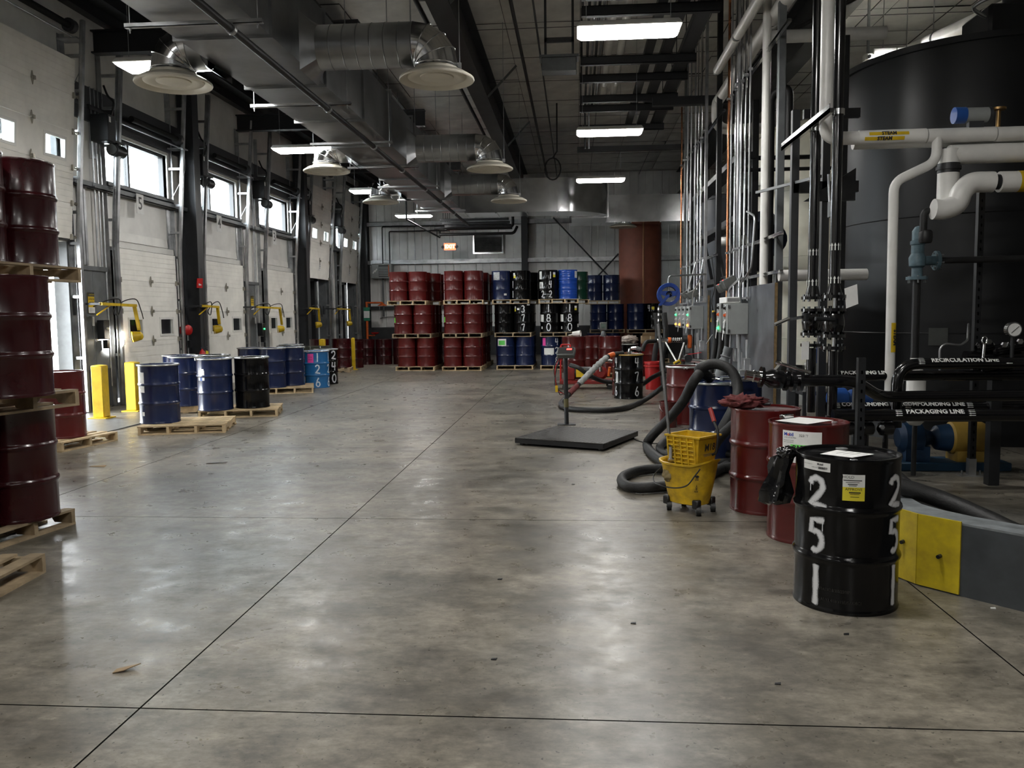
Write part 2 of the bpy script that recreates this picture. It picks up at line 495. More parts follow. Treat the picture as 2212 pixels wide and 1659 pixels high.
for n, c in DOORC.items():
    lift = opened.get(n, 0)
    d = sroot('door_%d' % n, (0, c, 0))
    tilt = math.atan(.075) if lift else 0.0
    for k in range(5):
        z = lift + k * .616
        s = obj('section', SECW if k == 2 else SEC, None, d, loc=(trk(z) - .07, 0, z), rot=(0, tilt, 0))
        if k == 2:
            for a, b in ((-.86, -.38), (.40, .92)):
                m = MB().box(.02, .035, a - .05, b + .05, .08, .128).box(.02, .035, a - .05, b + .05, .442, .49).box(.02, .035, a - .05, a, .128, .442).box(.02, .035, b, b + .05, .128, .442)
                obj('pane_frame', m, WHITE, s)
                obj('pane', MB().box(-.012, -.006, a, b, .13, .44), GLASS, s)
        if k:
            obj('hinge', HINGE, None, d, loc=(trk(z) - .03, .02, z))
        for sy in (-1, 1):
            obj('roller', ROLL, None, d, loc=(trk(z) - .03, sy * (DW + .01), z + (.03 if k == 0 else 0)), rot=(0, 0, 0 if sy > 0 else pi))
    if n != 6:
        m = MB().box(0, .006, -.09, .09, -.14, .14)
        s = obj('notice', m, PAPER, d, loc=(trk(lift + .42) - .032, .06, lift + .42), rot=(0, tilt, 0))
        for q, wd in ((.07, .10), (.02, .13), (-.04, .07)):
            obj('printed_line', MB().box(.0062, .0075, -wd / 2, wd / 2, q - .012, q + .012), mat('grey_print', (.2, .2, .2), .7), s)
    for sy in (-1, 1):
        yo = sy * (DW + .09)
        # inclined track and straight wall angle tied by struts
        m = MB()
        zt = TRK_Z1 if not (sy > 0 and n == 1) else 6.4
        a, q, b = V((trk(.02, .02), yo, .02)), V((trk(3.15, .02), yo, 3.15)), V((trk(zt, .02), yo, zt))
        obj('track_rail', MB().bar(a, q, .05, .075), GALV, d); obj('track_rail', MB().bar(q, b, .05, .075), GALV, d)
        u = V((-.05, sy * .035, 0))
        obj('track_angle', MB().bar(a + u, q + u, .008, .1), GALV, d); obj('track_angle', MB().bar(q + u, b + u, .008, .1), GALV, d)
        m = MB().box(XL, XL + .012, yo - .05 + sy * .03, yo + .05 + sy * .03, 0, 6.7).box(XL, XL + .09, yo - .006 + sy * .05, yo + .006 + sy * .05, 0, 6.7)
        obj('wall_angle', m, GREYSTEEL if n in (1, 2) else GALV, d)
        for z in (1.0, 2.1, 3.05, 3.6, 4.2, 5.0, 5.7, 6.3):
            obj('strut', MB().box(XL + .01, trk(z) + .03, yo - .03, yo + .03, z - .025, z + .025), GALV, d)
        m = MB().box(XL - .25, XL + .02, sy * (DW + .02) - .02, sy * (DW + .02) + .02, 0, DH)
        obj('jamb', m, GREYSTEEL, d)
    # header strip, weather flap and lintel steel
    obj('header_strip', MB().box(XL, XL + .05, -DW - .12, DW + .12, DH + .02, DH + .14), GREYSTEEL if n in (1, 2, 6) else WHITE, d)
    obj('header_lip', MB().hexa([(XL, -DW - .05, DH + .16), (XL + .03, -DW - .05, DH + .16), (XL + .03, DW - .1, DH + .16), (XL, DW - .1, DH + .16)], [(XL, -DW - .05, DH + .34), (XL + .012, -DW - .05, DH + .34), (XL + .012, DW - .1, DH + .34), (XL, DW - .1, DH + .34)]), WHITE, d)
    obj('side_panel', MB().box(XL, XL + .02, DW - .08, DW + .06, DH + .02, WZ0 - .22), GALV, d)
    m = MB().box(XL, XL + .16, -DW - .65, DW + .65, WZ0 - .2, WZ0 - .185).box(XL + .145, XL + .16, -DW - .65, DW + .65, WZ0 - .2, WZ0 - .1).box(XL, XL + .015, -DW - .65, DW + .65, WZ0 - .2, WZ0 - .06)
    obj('girt', m, GREYSTEEL, d)
    m = MB().box(XL, XL + .14, -DW - .65, DW + .65, 5.62, 5.64).box(XL + .125, XL + .14, -DW - .65, DW + .65, 5.56, 5.64).box(XL, XL + .02, -DW - .65, DW + .65, 5.45, 5.75)
    obj('girt', m, DARKSTEEL, d)
    # torsion shaft and springs
    zs = 5.45 if n not in opened else 6.6
    obj('shaft', MB().cyl((XL + .33, -DW - .25, zs), (XL + .33, DW + .25, zs), .016, 10), GALV, d)
    obj('spring', MB().cyl((XL + .33, -.75, zs + .17), (XL + .33, DW - .1, zs + .17), .06, 14), mat('matt_black_spring', (.01, .01, .01), .8, spec=.2), d)
    obj('cable_drum', MB().cyl((XL + .33, DW - .1, zs + .17), (XL + .33, DW + .02, zs + .17), .12, 16), DARKSTEEL, d)
    obj('strut', MB().box(XL + .05, XL + .42, DW - .02, DW + .25, zs - .03, zs - .005), GALV, d)
    obj('lift_cable', MB().tube(smooth_path([(XL + .33, DW + .2, zs - .05), (XL + .36, DW + .21, zs - .4), (XL + .3, DW + .1, zs - .7), (XL + .1, DW + .05, zs - 1.1)], 5), .007, 6), GALV, d)

struct('trim_4', MB().box(XL, XL + .07, 9.0, YB - .5, 5.36, 5.98), DARKSTEEL)
struct('ground', MB().box(-60, XL - .26, -30, 70, -1.3, -1.2), mat('asphalt_apron', (.09, .09, .09), .9))
# dock openings: shelter pads, curtain, trailer flank outside doors 6, 2, 1
NMD = {6: 'the open door at the far left', 5: 'the nearest closed door', 4: 'the middle closed door', 3: 'the farthest closed door', 2: 'the nearer of the far open doors', 1: 'the open door by the back wall'}
PAD = mat('black_shelter_fabric', (.010, .010, .011), .6, 0, .2, 5)
for n in (6, 2, 1):
    c = DOORC[n]
    t = thing('dock_shelter', {6: 'black dock shelter pads around the open door on the far left', 2: 'black dock shelter pads behind the nearer of two open far doors', 1: 'black dock shelter pads behind the open door next to the back wall'}[n], 'dock shelter', (XL - .3, c, 0))
    obj('shelter_pad', MB().box(-.5, .02, DW - .36, DW + .1, 0, DH + .3) if n != 6 else MB().box(-.5, .02, -DW - .1, -DW + .25, 0, DH + .3), PAD, t)
    obj('shelter_pad', MB().box(-.5, .02, -DW - .1, DW + .1, DH - .12, DH + .35), PAD, t)
    if n != 6: obj('shelter_pad', MB().box(-.5, .02, -DW - .3, -DW + .06, 0, DH + .3), PAD, t)  # extra pad added to stop sky light leaking past the trailer
    m = MB()
    pts = []
    for k in range(25):
        y = -DW + .1 + k * (.95 if n == 6 else .95) / 24
        pts.append((-.12 + .05 * sin(k * 1.3), y))
    for (a, b), (e, f) in zip(pts, pts[1:]):
        m.hexa([(a, b, 0), (a + .015, b, 0), (e + .015, f, 0), (e, f, 0)], [(a, b, DH), (a + .015, b, DH), (e + .015, f, DH), (e, f, DH)])
    if n != 6: obj('curtain', m, PAD, t)
    w = thing('trailer_wall', {6: 'white trailer side wall seen through the open door at the far left', 2: 'white trailer side wall behind the nearer open far door', 1: 'white trailer side wall behind the last open door'}[n], 'trailer', (XL - .9, c, 0))
    for q in range(5):
        obj('wall_panel', MB().box(-3.5 + q * .8, -3.5 + q * .8 + .79, DW - .32, DW - .22, 0, DH + .2), WHITE, w)
    obj('floor_panel', MB().box(-3.5, .58, -DW - .3, DW - .2, -.12, -.02), mat('trailer_floor', (.25, .22, .18), .7), w)  # floor added so bright sky does not show from below
    if n != 6:
        obj('sky_block_roof', MB().box(-3.5, .5, -DW - .3, DW - .2, DH + .2, DH + .25), WHITE, w); obj('sky_block_end', MB().box(-3.56, -3.5, -DW - .3, DW - .2, 0, DH + .25), DARKSTEEL, w); obj('wall_panel', MB().box(-3.5, .5, -DW - .36, -DW - .3, 0, DH + .25), WHITE, w)  # unseen roof, dark end and side added to shut out the sky
    obj('door_post', MB().box(.5, .56, DW - .34, DW - .2, 0, DH + .2), GALV, w)

for n in (5, 4, 3):  # unseen shelters added to block daylight and leaks around the closed doors
    t = thing('dock_shelter', 'black dock shelter added to block light behind %s' % NMD[n], 'dock shelter', (XL - .3, DOORC[n], 0))
    obj('shelter_pad', MB().box(-.5, .02, -DW - .25, -DW + .05, 0, DH + .3), PAD, t)
    obj('shelter_pad', MB().box(-.5, .02, DW - .05, DW + .25, 0, DH + .3), PAD, t)
    obj('shelter_pad', MB().box(-.5, .02, -DW + .05, DW - .05, DH - .05, DH + .3), PAD, t)
    obj('curtain', MB().box(-.5, -.45, -DW - .05, DW + .05, 0, DH), PAD, t)  # black backing board added so the door panes stay dark

# steel columns and beams
def hcol(name, lab, x, y, h, fw=.24, dp=.3, m=DARKSTEEL, along='y'):
    t = thing(name, lab, 'column', (x, y, 0))
    a, b = fw / 2, dp / 2
    if along == 'x':
        obj('flange', MB().box(-b, -b + .018, -a, a, 0, h), m, t); obj('flange', MB().box(b - .018, b, -a, a, 0, h), m, t)
        obj('web', MB().box(-b, b, -.008, .008, 0, h), m, t)
    else:
        obj('flange', MB().box(-a, a, -b, -b + .018, 0, h), m, t); obj('flange', MB().box(-a, a, b - .018, b, 0, h), m, t)
        obj('web', MB().box(-.008, .008, -b, b, 0, h), m, t)
    obj('base_plate', MB().box(-a - .06, a + .06, -b - .06, b + .06, 0, .025), m, t)
    return t
hcol('steel_column', 'charcoal steel column between the nearest and middle closed doors', XL + .23, 18.74, 7.4, .30, .36, DARKSTEEL, 'x')
hcol('steel_column', 'charcoal steel column beside the lying drum past the farthest closed door', XL + .23, 26.5, 7.4, .30, .36, DARKSTEEL, 'x')
hcol('steel_column', 'charcoal corner column beside the orange shower', XL + .2, YB - .3, 7.4, .3, .4)
hcol('steel_column', 'charcoal wall column behind the blue and black drum stacks', -2.1, YB - .3, 6.7, .26, .4)

def ibeam(name, lab, a, b, dp, fw, m, cat='beam'):
    a, b = V(a), V(b)
    t = thing(name, lab, cat, a)
    d = b - a; x, y, dd = frame_of(d)
    up = V((0, 0, 1)); side = d.normalized().cross(up)
    def slab(z0, z1, w):
        q = [side * (-w / 2) + up * z0, side * (w / 2) + up * z0, side * (w / 2) + up * z1, side * (-w / 2) + up * z1]
        return MB().hexa(q, [k + d for k in q])
    obj('flange', slab(0, .03, fw), m, t); obj('flange', slab(dp - .03, dp, fw), m, t); obj('web', slab(.03, dp - .03, .02), m, t)
    return t
ibeam('roof_girder', 'deep charcoal girder running the length of the hall', (-2.15, 4.2, 6.6), (-2.15, YB - .1, 6.6), .9, .36, DARKSTEEL)
ibeam('roof_girder', 'charcoal girder above the pipe rack near the tanks', (4.3, 4.2, 6.5), (4.3, YB - .1, 6.5), .95, .36, DARKSTEEL)
# knee braces from girder to ceiling
for k, y in enumerate((9.8, 11.9, 13.6, 19.4, 25.0)):
    b = MB().bar((-2.05, y, 6.62), (-1.35, y + .25, 7.42), .05, .05)
    tag(obj('knee_brace', b, GREYSTEEL), ['thin diagonal brace nearest the camera beside the deep girder', 'second thin diagonal brace along the deep girder', 'third thin diagonal brace along the deep girder', 'thin diagonal brace on the girder above the second ceiling lamp', 'thin diagonal brace at the far end of the deep girder'][k], 'brace')
# rafters and purlins over the dock side
for k, y in enumerate((8.5, 15.3, 21.9, 28.6)):
    ibeam('roof_rafter', ['black rafter crossing above the first round diffuser', 'black rafter crossing above the second dock lamp', 'black rafter crossing above the third dock lamp', 'black rafter crossing near the back wall'][k], (XL + .1, y, 6.62), (-3.9, y, 6.62), .42, .2, BLACKSTEEL)
for k in range(7):
    x = XL + .5 + k * .58
    o = obj('roof_purlin', MB().bar((x, 6, 7.16), (x, YB - .1, 7.16), .07, .2), BLACKSTEEL)
    tag(o, 'dark roof purlin over the dock side, %s from the dock wall' % ORD[k], 'purlin', 'roof purlins over the dock side')
# dark deck above the purlins
tag(obj('roof_deck', MB().box(XL, -4.6, 4, YB, 7.28, 7.33), BLACKSTEEL), 'black roof deck above the dock side purlins', 'roof deck')
# ceiling wires in the insulation field
for k, x in enumerate((-.75, .6, 2.6, 5.6, 7.1)):
    tag(obj('ceiling_conduit', MB().cyl((x, 5, 7.36), (x, YB - .2, 7.36), .009 if k else .02, 8), DARKSTEEL), 'thin dark conduit running lengthwise under the insulation, %s from the deep girder' % ORD[k], 'conduit', 'thin ceiling conduits')
for k in range(15):
    y = 7.6 + k * 1.9
    tag(obj('ceiling_wire', MB().cyl((-2.2, y, 7.40), (XR, y, 7.40), .006, 6), DARKSTEEL), 'thin dark wire crossing under the ceiling insulation, %s from the camera' % ORD[k], 'wire', 'ceiling support wires')
# ================================================================== OVERHEAD
LENS = emat('lamp_diffuser_glow', (1.0, .985, .95), LAMP)
ZL = 5.06
def lamp_meshes():
    h = MB().hexa([(-.62, -.24, 0.0), (.62, -.24, 0.0), (.62, .24, 0.0), (-.62, .24, 0.0)], [(-.58, -.2, .07), (.58, -.2, .07), (.58, .2, .07), (-.58, .2, .07)])
    l = MB().hexa([(-.56, -.18, -.045), (.56, -.18, -.045), (.56, .18, -.045), (-.56, .18, -.045)], [(-.61, -.23, -.001), (.61, -.23, -.001), (.61, .23, -.001), (-.61, .23, -.001)])
    w = MB().cyl((0, 0, .07), (0, 0, HC - ZL - .1), .004, 6)
    return h.mesh('housing', WHITE, bevel=.01), l.mesh('diffuser', LENS, bevel=.015), w.mesh('hanging_wire', GALV)
LH, LL, LW = lamp_meshes()
for i, (x, y) in enumerate(LAMP_SPOT):
    if x < 6:
        lab = {10.3: 'large glowing ceiling lamp nearest the camera, under the pipe rack', 15.85: 'glowing ceiling lamp, middle one of the row under the pipe rack', 21.4: 'glowing ceiling lamp at the far end of the pipe rack row', 11.0: 'glowing lamp over the dock, beside the nearest round diffuser', 16.7: 'glowing lamp over the dock, beside the second round diffuser', 22.4: 'glowing lamp over the dock, beside the third round diffuser', 28.1: 'glowing lamp near the back wall under the duct end'}.get(y, ('glowing ceiling lamp behind the viewpoint, %s from the camera on the %s side' % (('nearest' if y > -2 else 'farthest'), 'aisle' if x > 0 else 'dock')) if y < 3 else ('glowing lamp overhead just out of view on the aisle side' if x > 0 else 'glowing lamp overhead just out of view on the dock side'))
    else:
        lab = 'glowing lamp above the black tank, next to the camera box' if x < 9 else 'second glowing lamp above the black tank rim'
    if y == 27.5: lab = 'glowing lamp behind the tanks at the back'
    z = ZL if x < 6 and y != 27.5 else 6.9
    t = thing('ceiling_lamp', lab, 'lamp', (x, y, z), 0, 'ceiling lamps')
    obj('housing', LH, None, t); obj('diffuser', LL, None, t)
    for sx in (-.5, .5):
        o = obj('hanging_wire', LW, None, t, loc=(sx, 0, 0))
        if z > 6: o.scale.z = .2

# ---- main rectangular duct
DX0, DX1, DZ0, DZ1 = -4.42, -3.35, 4.8, 5.76
dt = thing('rectangular_duct', 'long galvanized rectangular air duct hung below the roof', 'duct', (-3.9, 4, 4.8))
ys = [3.2, 5.2, 7.2, 9.2, 11.2, 13.2, 15.2, 17.2, 18.9, 20.6, 22.3, 24.0, 25.4]
for a, b in zip(ys, ys[1:]):
    dz = 0 if a < 13 else (.06 if a < 19 else .1)
    obj('duct_section', MB().box(DX0, DX1, a + .004, b - .004, DZ0, DZ1 - dz), DUCT, dt, world=True, smooth=False)
for y in ys[1:-1]:
    m = MB()
    for x0, x1, z0, z1 in ((DX0 - .035, DX1 + .035, DZ0 - .035, DZ0), (DX0 - .035, DX1 + .035, DZ1, DZ1 + .03), (DX0 - .035, DX0, DZ0, DZ1), (DX1, DX1 + .035, DZ0, DZ1)):
        m.box(x0, x1, y - .02, y + .02, z0, z1)
    obj('flange', m, DUCT, dt, world=True)
for k, y in enumerate((6.3, 8.55, 11.9, 14.6, 17.0, 19.6, 21.8, 24.2)):
    t = thing('trapeze_hanger', 'galvanized strut crossing under the long duct, %s from the near end' % ('first', 'second', 'third', 'fourth', 'fifth', 'sixth', 'seventh', 'eighth')[k], 'hanger', (-3.9, y, 4.7))
    m = MB().box(-.75, .72, -.025, .025, .0, .008).box(-.75, .72, -.025, -.019, 0, .045).box(-.75, .72, .019, .025, 0, .045)
    obj('channel', m, SHINY if k % 2 == 0 else GALV, t)
    for x in (-.70, .66):
        obj('threaded_rod', MB().cyl((x, 0, -.05), (x, 0, HC - 4.7), .007, 6), GALV, t)
        obj('nut', MB().cyl((x, 0, -.02), (x, 0, 0), .014, 6), GALV, t)
# ---- cross duct with the big radius elbow and the far run
def duct_run(name, lab, path, w, z0, z1, m, seams=()):
    """path: centre line (x, y); vertical-walled duct of width w"""
    t = thing(name, lab, 'duct', (path[0][0], path[0][1], z0))
    L, R = [], []
    for i, p in enumerate(path):
        a = V(path[max(0, i - 1)]); b = V(path[min(len(path) - 1, i + 1)])
        d = (b - a).normalized(); nn = V((-d.y, d.x))
        L.append(V(p) + nn * w / 2); R.append(V(p) - nn * w / 2)
    mb = MB()
    for i in range(len(path)):
        mb.v += [(L[i].x, L[i].y, z0), (R[i].x, R[i].y, z0), (R[i].x, R[i].y, z1), (L[i].x, L[i].y, z1)]
    for i in range(len(path) - 1):
        for k in range(4):
            mb.f.append((i * 4 + k, i * 4 + (k + 1) % 4, (i + 1) * 4 + (k + 1) % 4, (i + 1) * 4 + k))
    mb.f += [(3, 2, 1, 0), tuple(range(len(mb.v) - 4, len(mb.v)))]
    obj('duct_section', mb, m, t, world=True)
    for i in seams:
        a = V(path[max(0, i - 1)]); b = V(path[min(len(path) - 1, i + 1)])
        d = (b - a).normalized(); nn = V((-d.y, d.x)); c = V(path[i])
        q = [c + nn * (w / 2 + .03) * s + d * .02 * e for s, e in ((-1, -1), (1, -1), (1, 1), (-1, 1))]
        mm = MB().hexa([(p.x, p.y, z0 - .03) for p in q], [(p.x, p.y, z0) for p in q]).hexa([(p.x, p.y, z1) for p in q], [(p.x, p.y, z1 + .03) for p in q])
        for s in (-1, 1):
            q = [c + nn * (w / 2 + k) * s + d * .02 * e for k, e in ((0, -1), (.03, -1), (.03, 1), (0, 1))]
            mm.hexa([(p.x, p.y, z0) for p in q], [(p.x, p.y, z1) for p in q])
        obj('flange', mm, m, t, world=True)
    return t
CW = 1.15
arc = [(-.55 + 1.0 * sin(a), 26.9 - 1.0 * cos(a) - 0.0) for a in [i * pi / 2 / 14 for i in range(15)]]
# arc: from heading +x at (-.55,25.9) to heading +y at (.45,26.9)
duct_run('elbow_duct', 'shiny curved sheet metal duct turning above the drum stacks', [(-3.36, 25.9), (-2.4, 25.9), (-1.5, 25.9)] + arc + [(.45, 28.6)], CW, 4.78, 5.78, SHINY, (1, 2, 3, 17))
duct_run('cross_duct', 'galvanized duct crossing above the rust red tank', [(-.2, 29.6), (.9, 29.6), (1.9, 29.6), (2.9, 29.6), (4.0, 29.6), (5.4, 29.6), (9.0, 29.6)], 1.1, 4.82, 5.74, SHINY, (1, 2, 3, 4, 5))
obj('end_plug', MB().box(-.12, 1.02, 28.6, 29.05, 4.79, 5.77), SHINY, None)
tag(bpy.data.objects['end_plug'], 'short galvanized duct transition behind the curved duct', 'duct'); bpy.data.objects['end_plug'].name = 'duct_transition'

# ---- branches with round diffusers
IVORY = mat('ivory_diffuser', (.70, .66, .56), .42, 0, .05, 3)
def diffuser_mesh(R):
    prof = [(R * .99, .03), (R, .012), (R * .985, 0), (R * .93, .006), (R * .80, .045), (R * .78, .055), (R * .77, .035), (R * .70, .022), (R * .60, .03), (R * .45, .05), (R * .44, .035), (R * .28, .028), (R * .0001, .02)]
    up = [(R * .99, .03), (R * .8, .085), (R * .57, .12), (R * .565, .16)]
    return MB().lathe(prof, 48).lathe(up, 48).mesh('cone', IVORY)
DIFM = diffuser_mesh(.47)
NECKR = .27
def branch(lab, dlab, y, x0, xc, side, sc=1.0):
    zc, zd = 5.07, 4.68
    r = NECKR * sc
    t = thing('branch_duct', lab, 'duct', (x0, y, zc))
    sgn = 1 if xc > x0 else -1
    el = .27                                  # elbow radius
    xe = xc - sgn * el
    # square-to-round collar
    n = 32; m = MB()
    sq = []
    for i in range(n):
        a = 2 * pi * i / n; c, s = cos(a), sin(a); k = .36 / max(abs(c), abs(s))
        sq.append((0, c * k, s * k))
    cl = .16 if abs(xe - x0) > .3 else .05
    m.v += [(p[0], p[1], p[2]) for p in sq] + [(sgn * cl, cos(2 * pi * i / n) * r, sin(2 * pi * i / n) * r) for i in range(n)]
    m.f += [(i, (i + 1) % n, n + (i + 1) % n, n + i) for i in range(n)]
    if abs(xe - x0) > .3: obj('collar', m, DUCT, t)
    if abs(xe - x0) > .3:
        L = abs(xe - x0) - cl
        ns = max(1, round(L / .17)); dx = L / ns
        prof = []
        for k in range(ns):
            prof += [(r, cl + k * dx), (r, cl + (k + 1) * dx - .012), (r + .006, cl + (k + 1) * dx - .006)]
        prof.append((r, cl + L))
        obj('spiral_pipe', MB().lathe(prof, 36, axis=(sgn, 0, 0)), DUCT, t)
    # segmented elbow: gores
    cx, cz = xe - x0, -el
    ng = 4
    cuts = []
    for k in range(ng + 1):
        a = pi / 2 * k / ng
        c = V((cx + sgn * el * sin(a), 0, cz + el * cos(a)))
        rad = V((sgn * sin(a), 0, cos(a)))
        cuts.append((c, rad))
    nn = 36
    for k in range(ng):
        mm = MB()
        for (c, rad) in (cuts[k], cuts[k + 1]):
            mm.v += [tuple(c + rad * (cos(2 * pi * i / nn) * r) + V((0, 1, 0)) * (sin(2 * pi * i / nn) * r)) for i in range(nn)]
        mm.f += [(i, (i + 1) % nn, nn + (i + 1) % nn, nn + i) for i in range(nn)]
        obj('elbow_gore', mm, SHINY, t)
        c, rad = cuts[k + 1]
        mm = MB()
        mm.tube([c + rad * (cos(2 * pi * i / nn) * (r + .003)) + V((0, 1, 0)) * (sin(2 * pi * i / nn) * (r + .003)) for i in range(nn)], .006, 6, closed=True)
        obj('seam_ring', mm, SHINY, t)
    obj('neck', MB().lathe([(r, -el), (r + .004, -el - .02), (r + .004, zd + .1 - zc), (r + .012, zd + .09 - zc)], 36, c=(xc - x0, 0, 0)), SHINY, t)
    d = thing('round_diffuser', dlab, 'air diffuser', (xc, y, zd - .06))
    obj('cone', DIFM, None, d)
    obj('damper', MB().cyl((0, .09, .04), (0, .09, .075), .12, 20), mat('damper_dark', (.06, .05, .04), .6), d)
    if side > 0:
        for sx in (.29,):
            obj('threaded_rod', MB().cyl((xc - x0 + sx, 0, -.3), (xc - x0 + sx, 0, HC - zc), .006, 6), GALV, t)
            obj('clamp', MB().box(xc - x0 + sx - .025, xc - x0 + sx + .02, -.02, .02, -.31, -.24), GALV, t)
branch('long spiral branch duct nearest the camera', 'large round ivory diffuser under the nearest long branch duct', 10.55, DX1, -1.72, 1)
branch('second long spiral branch duct along the hall', 'round ivory diffuser under the second long branch duct', 17.0, DX1, -1.72, 1)
branch('third long spiral branch duct near the curved duct', 'round ivory diffuser under the third long branch duct', 21.8, DX1, -1.72, 1)
branch('short shiny elbow duct nearest the camera on the dock side', 'large round ivory diffuser in front of the first dock lamp', 10.35, DX0, -5.03, -1)
branch('second short shiny elbow duct on the dock side', 'round ivory diffuser beside the second dock lamp', 16.8, DX0, -5.03, -1)
branch('third short shiny elbow duct on the dock side', 'round ivory diffuser beside the third dock lamp', 21.5, DX0, -5.03, -1)
for x, lab in ((1.65, 'small round diffuser under the duct beside the rust red tank'), (4.15, 'small round diffuser behind the vertical conduits')):
    d = thing('round_diffuser', lab, 'air diffuser', (x, 29.3, 4.66)); o = obj('cone', DIFM, None, d); obj('neck', MB().cyl((0, 0, .1), (0, 0, .18), .27, 24), SHINY, d)

# ---- overhead pipes (sprinkler mains)
PB = mat('black_iron_pipe', (.018, .018, .019), .5, .3, .2, 5)
def pipe(name, lab, pts, r, m, rb=.12, cat='pipe', n=12, group=None, parent=None):
    o = obj(name, MB().tube(round_path(pts, rb), r, n), m, parent)
    if parent is None: tag(o, lab, cat, group)
    return o
sp = thing('sprinkler_main', 'black sprinkler pipe running under the long duct', 'pipe', (-3.52, 5, 4.66))
obj('main_pipe', MB().cyl((-3.52, 3, 4.655), (-3.52, 27.5, 4.655), .042, 12), PB, sp, world=True)
for y in (5.6, 8.55, 11.9, 14.6, 17.0, 19.6, 21.8, 24.2):
    obj('pipe_clamp', MB().cyl((-3.52, y - .03, 4.655), (-3.52, y + .03, 4.655), .056, 12), GALV, sp, world=True)
pipe('ceiling_pipe', 'dark pipe zigzagging along the insulated ceiling', [(-1.0, 5, 7.25), (-1.0, 11.3, 7.25), (-1.12, 11.3, 7.2), (-1.12, 30, 7.2), (-1.12, 34.5, 7.2)], .035, PB, .05)
pipe('ceiling_pipe', 'dark pipe crossing between the long duct and the girder', [(-2.75, 5, 7.15), (-2.75, 30, 7.15)], .04, PB)
# pipework near the back wall under the duct end
pipe('drop_pipe', 'thin dark pipe with a long sloping run near the exit sign', [PY(878, 474, 27.0) + V((0, 0, 2.6)), PY(878, 474, 27.0), PY(950, 513, 30.0), PY(950, 498, 30.0)], .03, PB, .03)
pipe('header_pipe', 'dark header pipe under the far duct end', [(-5.0, 29.5, 4.78), (-2.2, 29.5, 4.78), (-2.2, 29.5, 5.6)], .05, PB)
pipe('header_pipe', 'second dark header pipe just below the first', [(-4.9, 30.0, 4.6), (-2.2, 30.0, 4.6), (-2.1, 30.2, 4.85)], .05, PB)
pipe('gas_pipe', 'thin dark gas pipe rising from the wall heater', [(-8.05, 34.5, 3.2), (-8.05, 34.5, 5.4), (-5.2, 34.5, 5.4)], .025, PB, .06)
pipe('gas_pipe', 'second thin pipe rising beside the heater', [(-7.75, 34.5, 3.2), (-7.75, 34.5, 5.2), (-5.2, 34.5, 5.2)], .025, PB, .06)
pipe('wall_conduit', 'thin wall conduit left of the red drum stacks', [(-6.75, 34.85, 1.9), (-6.75, 34.85, 7)], .02, GALV)
pipe('wall_conduit', 'second thin wall conduit behind the red drum stacks', [(-5.8, 34.85, 2.5), (-5.8, 34.85, 5.4)], .02, GALV)
for k in range(4):
    tag(obj('black_strut', MB().box(-4.6, -2.25, 28.3 + k * .5, 28.38 + k * .5, 4.88 - .05 * k, 4.96 - .05 * k).box(-4.5, -4.48, 28.33 + k * .5, 28.35 + k * .5, 4.96 - .05 * k, HC - .02), BLACKSTEEL), 'black strut under the far duct end, %s of four' % ORD[k], 'strut', 'black struts under the far duct end')
pipe('hanging_hose', 'dark looped cable hanging from the ceiling near the back', [(-.5, 23.5, 7.5), (-.5, 23.5, 6.2)] + [(-.62 + .22 * cos(a), 23.5, 5.72 + .3 * sin(a)) for a in [i * pi / 8 for i in range(4, 21)]], .02, RUBBER, .01)

# ---- speaker horn / unit beside the duct
t = thing('hanging_unit', 'dark hanging floodlight between the duct and the girder', 'floodlight', (-2.3, 11.9, 5.35))
obj('body', MB().hexa([(-.16, -.12, 0), (.2, -.12, -.06), (.2, .2, -.06), (-.16, .2, 0)], [(-.2, -.15, .25), (.22, -.15, .2), (.22, .22, .2), (-.2, .22, .25)]), BLACKSTEEL, t, bevel=.02)
obj('lens', MB().lathe([(.0001, 0), (.05, -.02), (.07, 0)], 16, c=(.02, -.13, .02), axis=(0, -.6, -1)), CHROME, t); obj('hanging_rod', MB().cyl((0, 0, .2), (0, 0, 2.2), .01, 6), GALV, t)

# ---- pipe rack under the ceiling
RX0, RX1 = .15, 2.15
def rackz(k): return 6.25
ry = [7.9, 9.5, 11.95, 12.6, 15.0, 16.1, 17.6, 18.4, 20.3]
for k, y in enumerate(ry):
    nm = ('first', 'second', 'third', 'fourth', 'fifth', 'sixth', 'seventh', 'eighth', 'last')[k]
    t = thing('rack_crossbar', 'black crossbar of the overhead pipe rack, %s from the near end' % nm, 'crossbar', (1.1, y, 6.1))
    m = MB().box(-1.0, 1.0, -.05, -.04, -.07, .07).box(-1.0, 1.0, -.05, .05, -.07, -.06).box(-1.0, 1.0, -.05, .05, .06, .07)
    obj('channel', m, BLACKSTEEL, t)
    for x in (-.97, .97):
        obj('hanger_rod', MB().cyl((x, 0, .07), (x, 0, 1.3), .009, 6), DARKSTEEL, t)
for x, r, mm, lab in ((.58, .065, PIPEW, 'white insulated pipe on the overhead rack, nearer the girder'), (.80, .065, PIPEW, 'second white insulated pipe on the overhead rack')):
    p = thing('insulated_pipe', lab, 'pipe', (x, 5, 6.2))
    for a in range(5, 19, 2):
        obj('jacket_section', MB().cyl((x, a + .01, 6.24), (x, a + 1.99, 6.24), r, 16), mm, p, world=True)
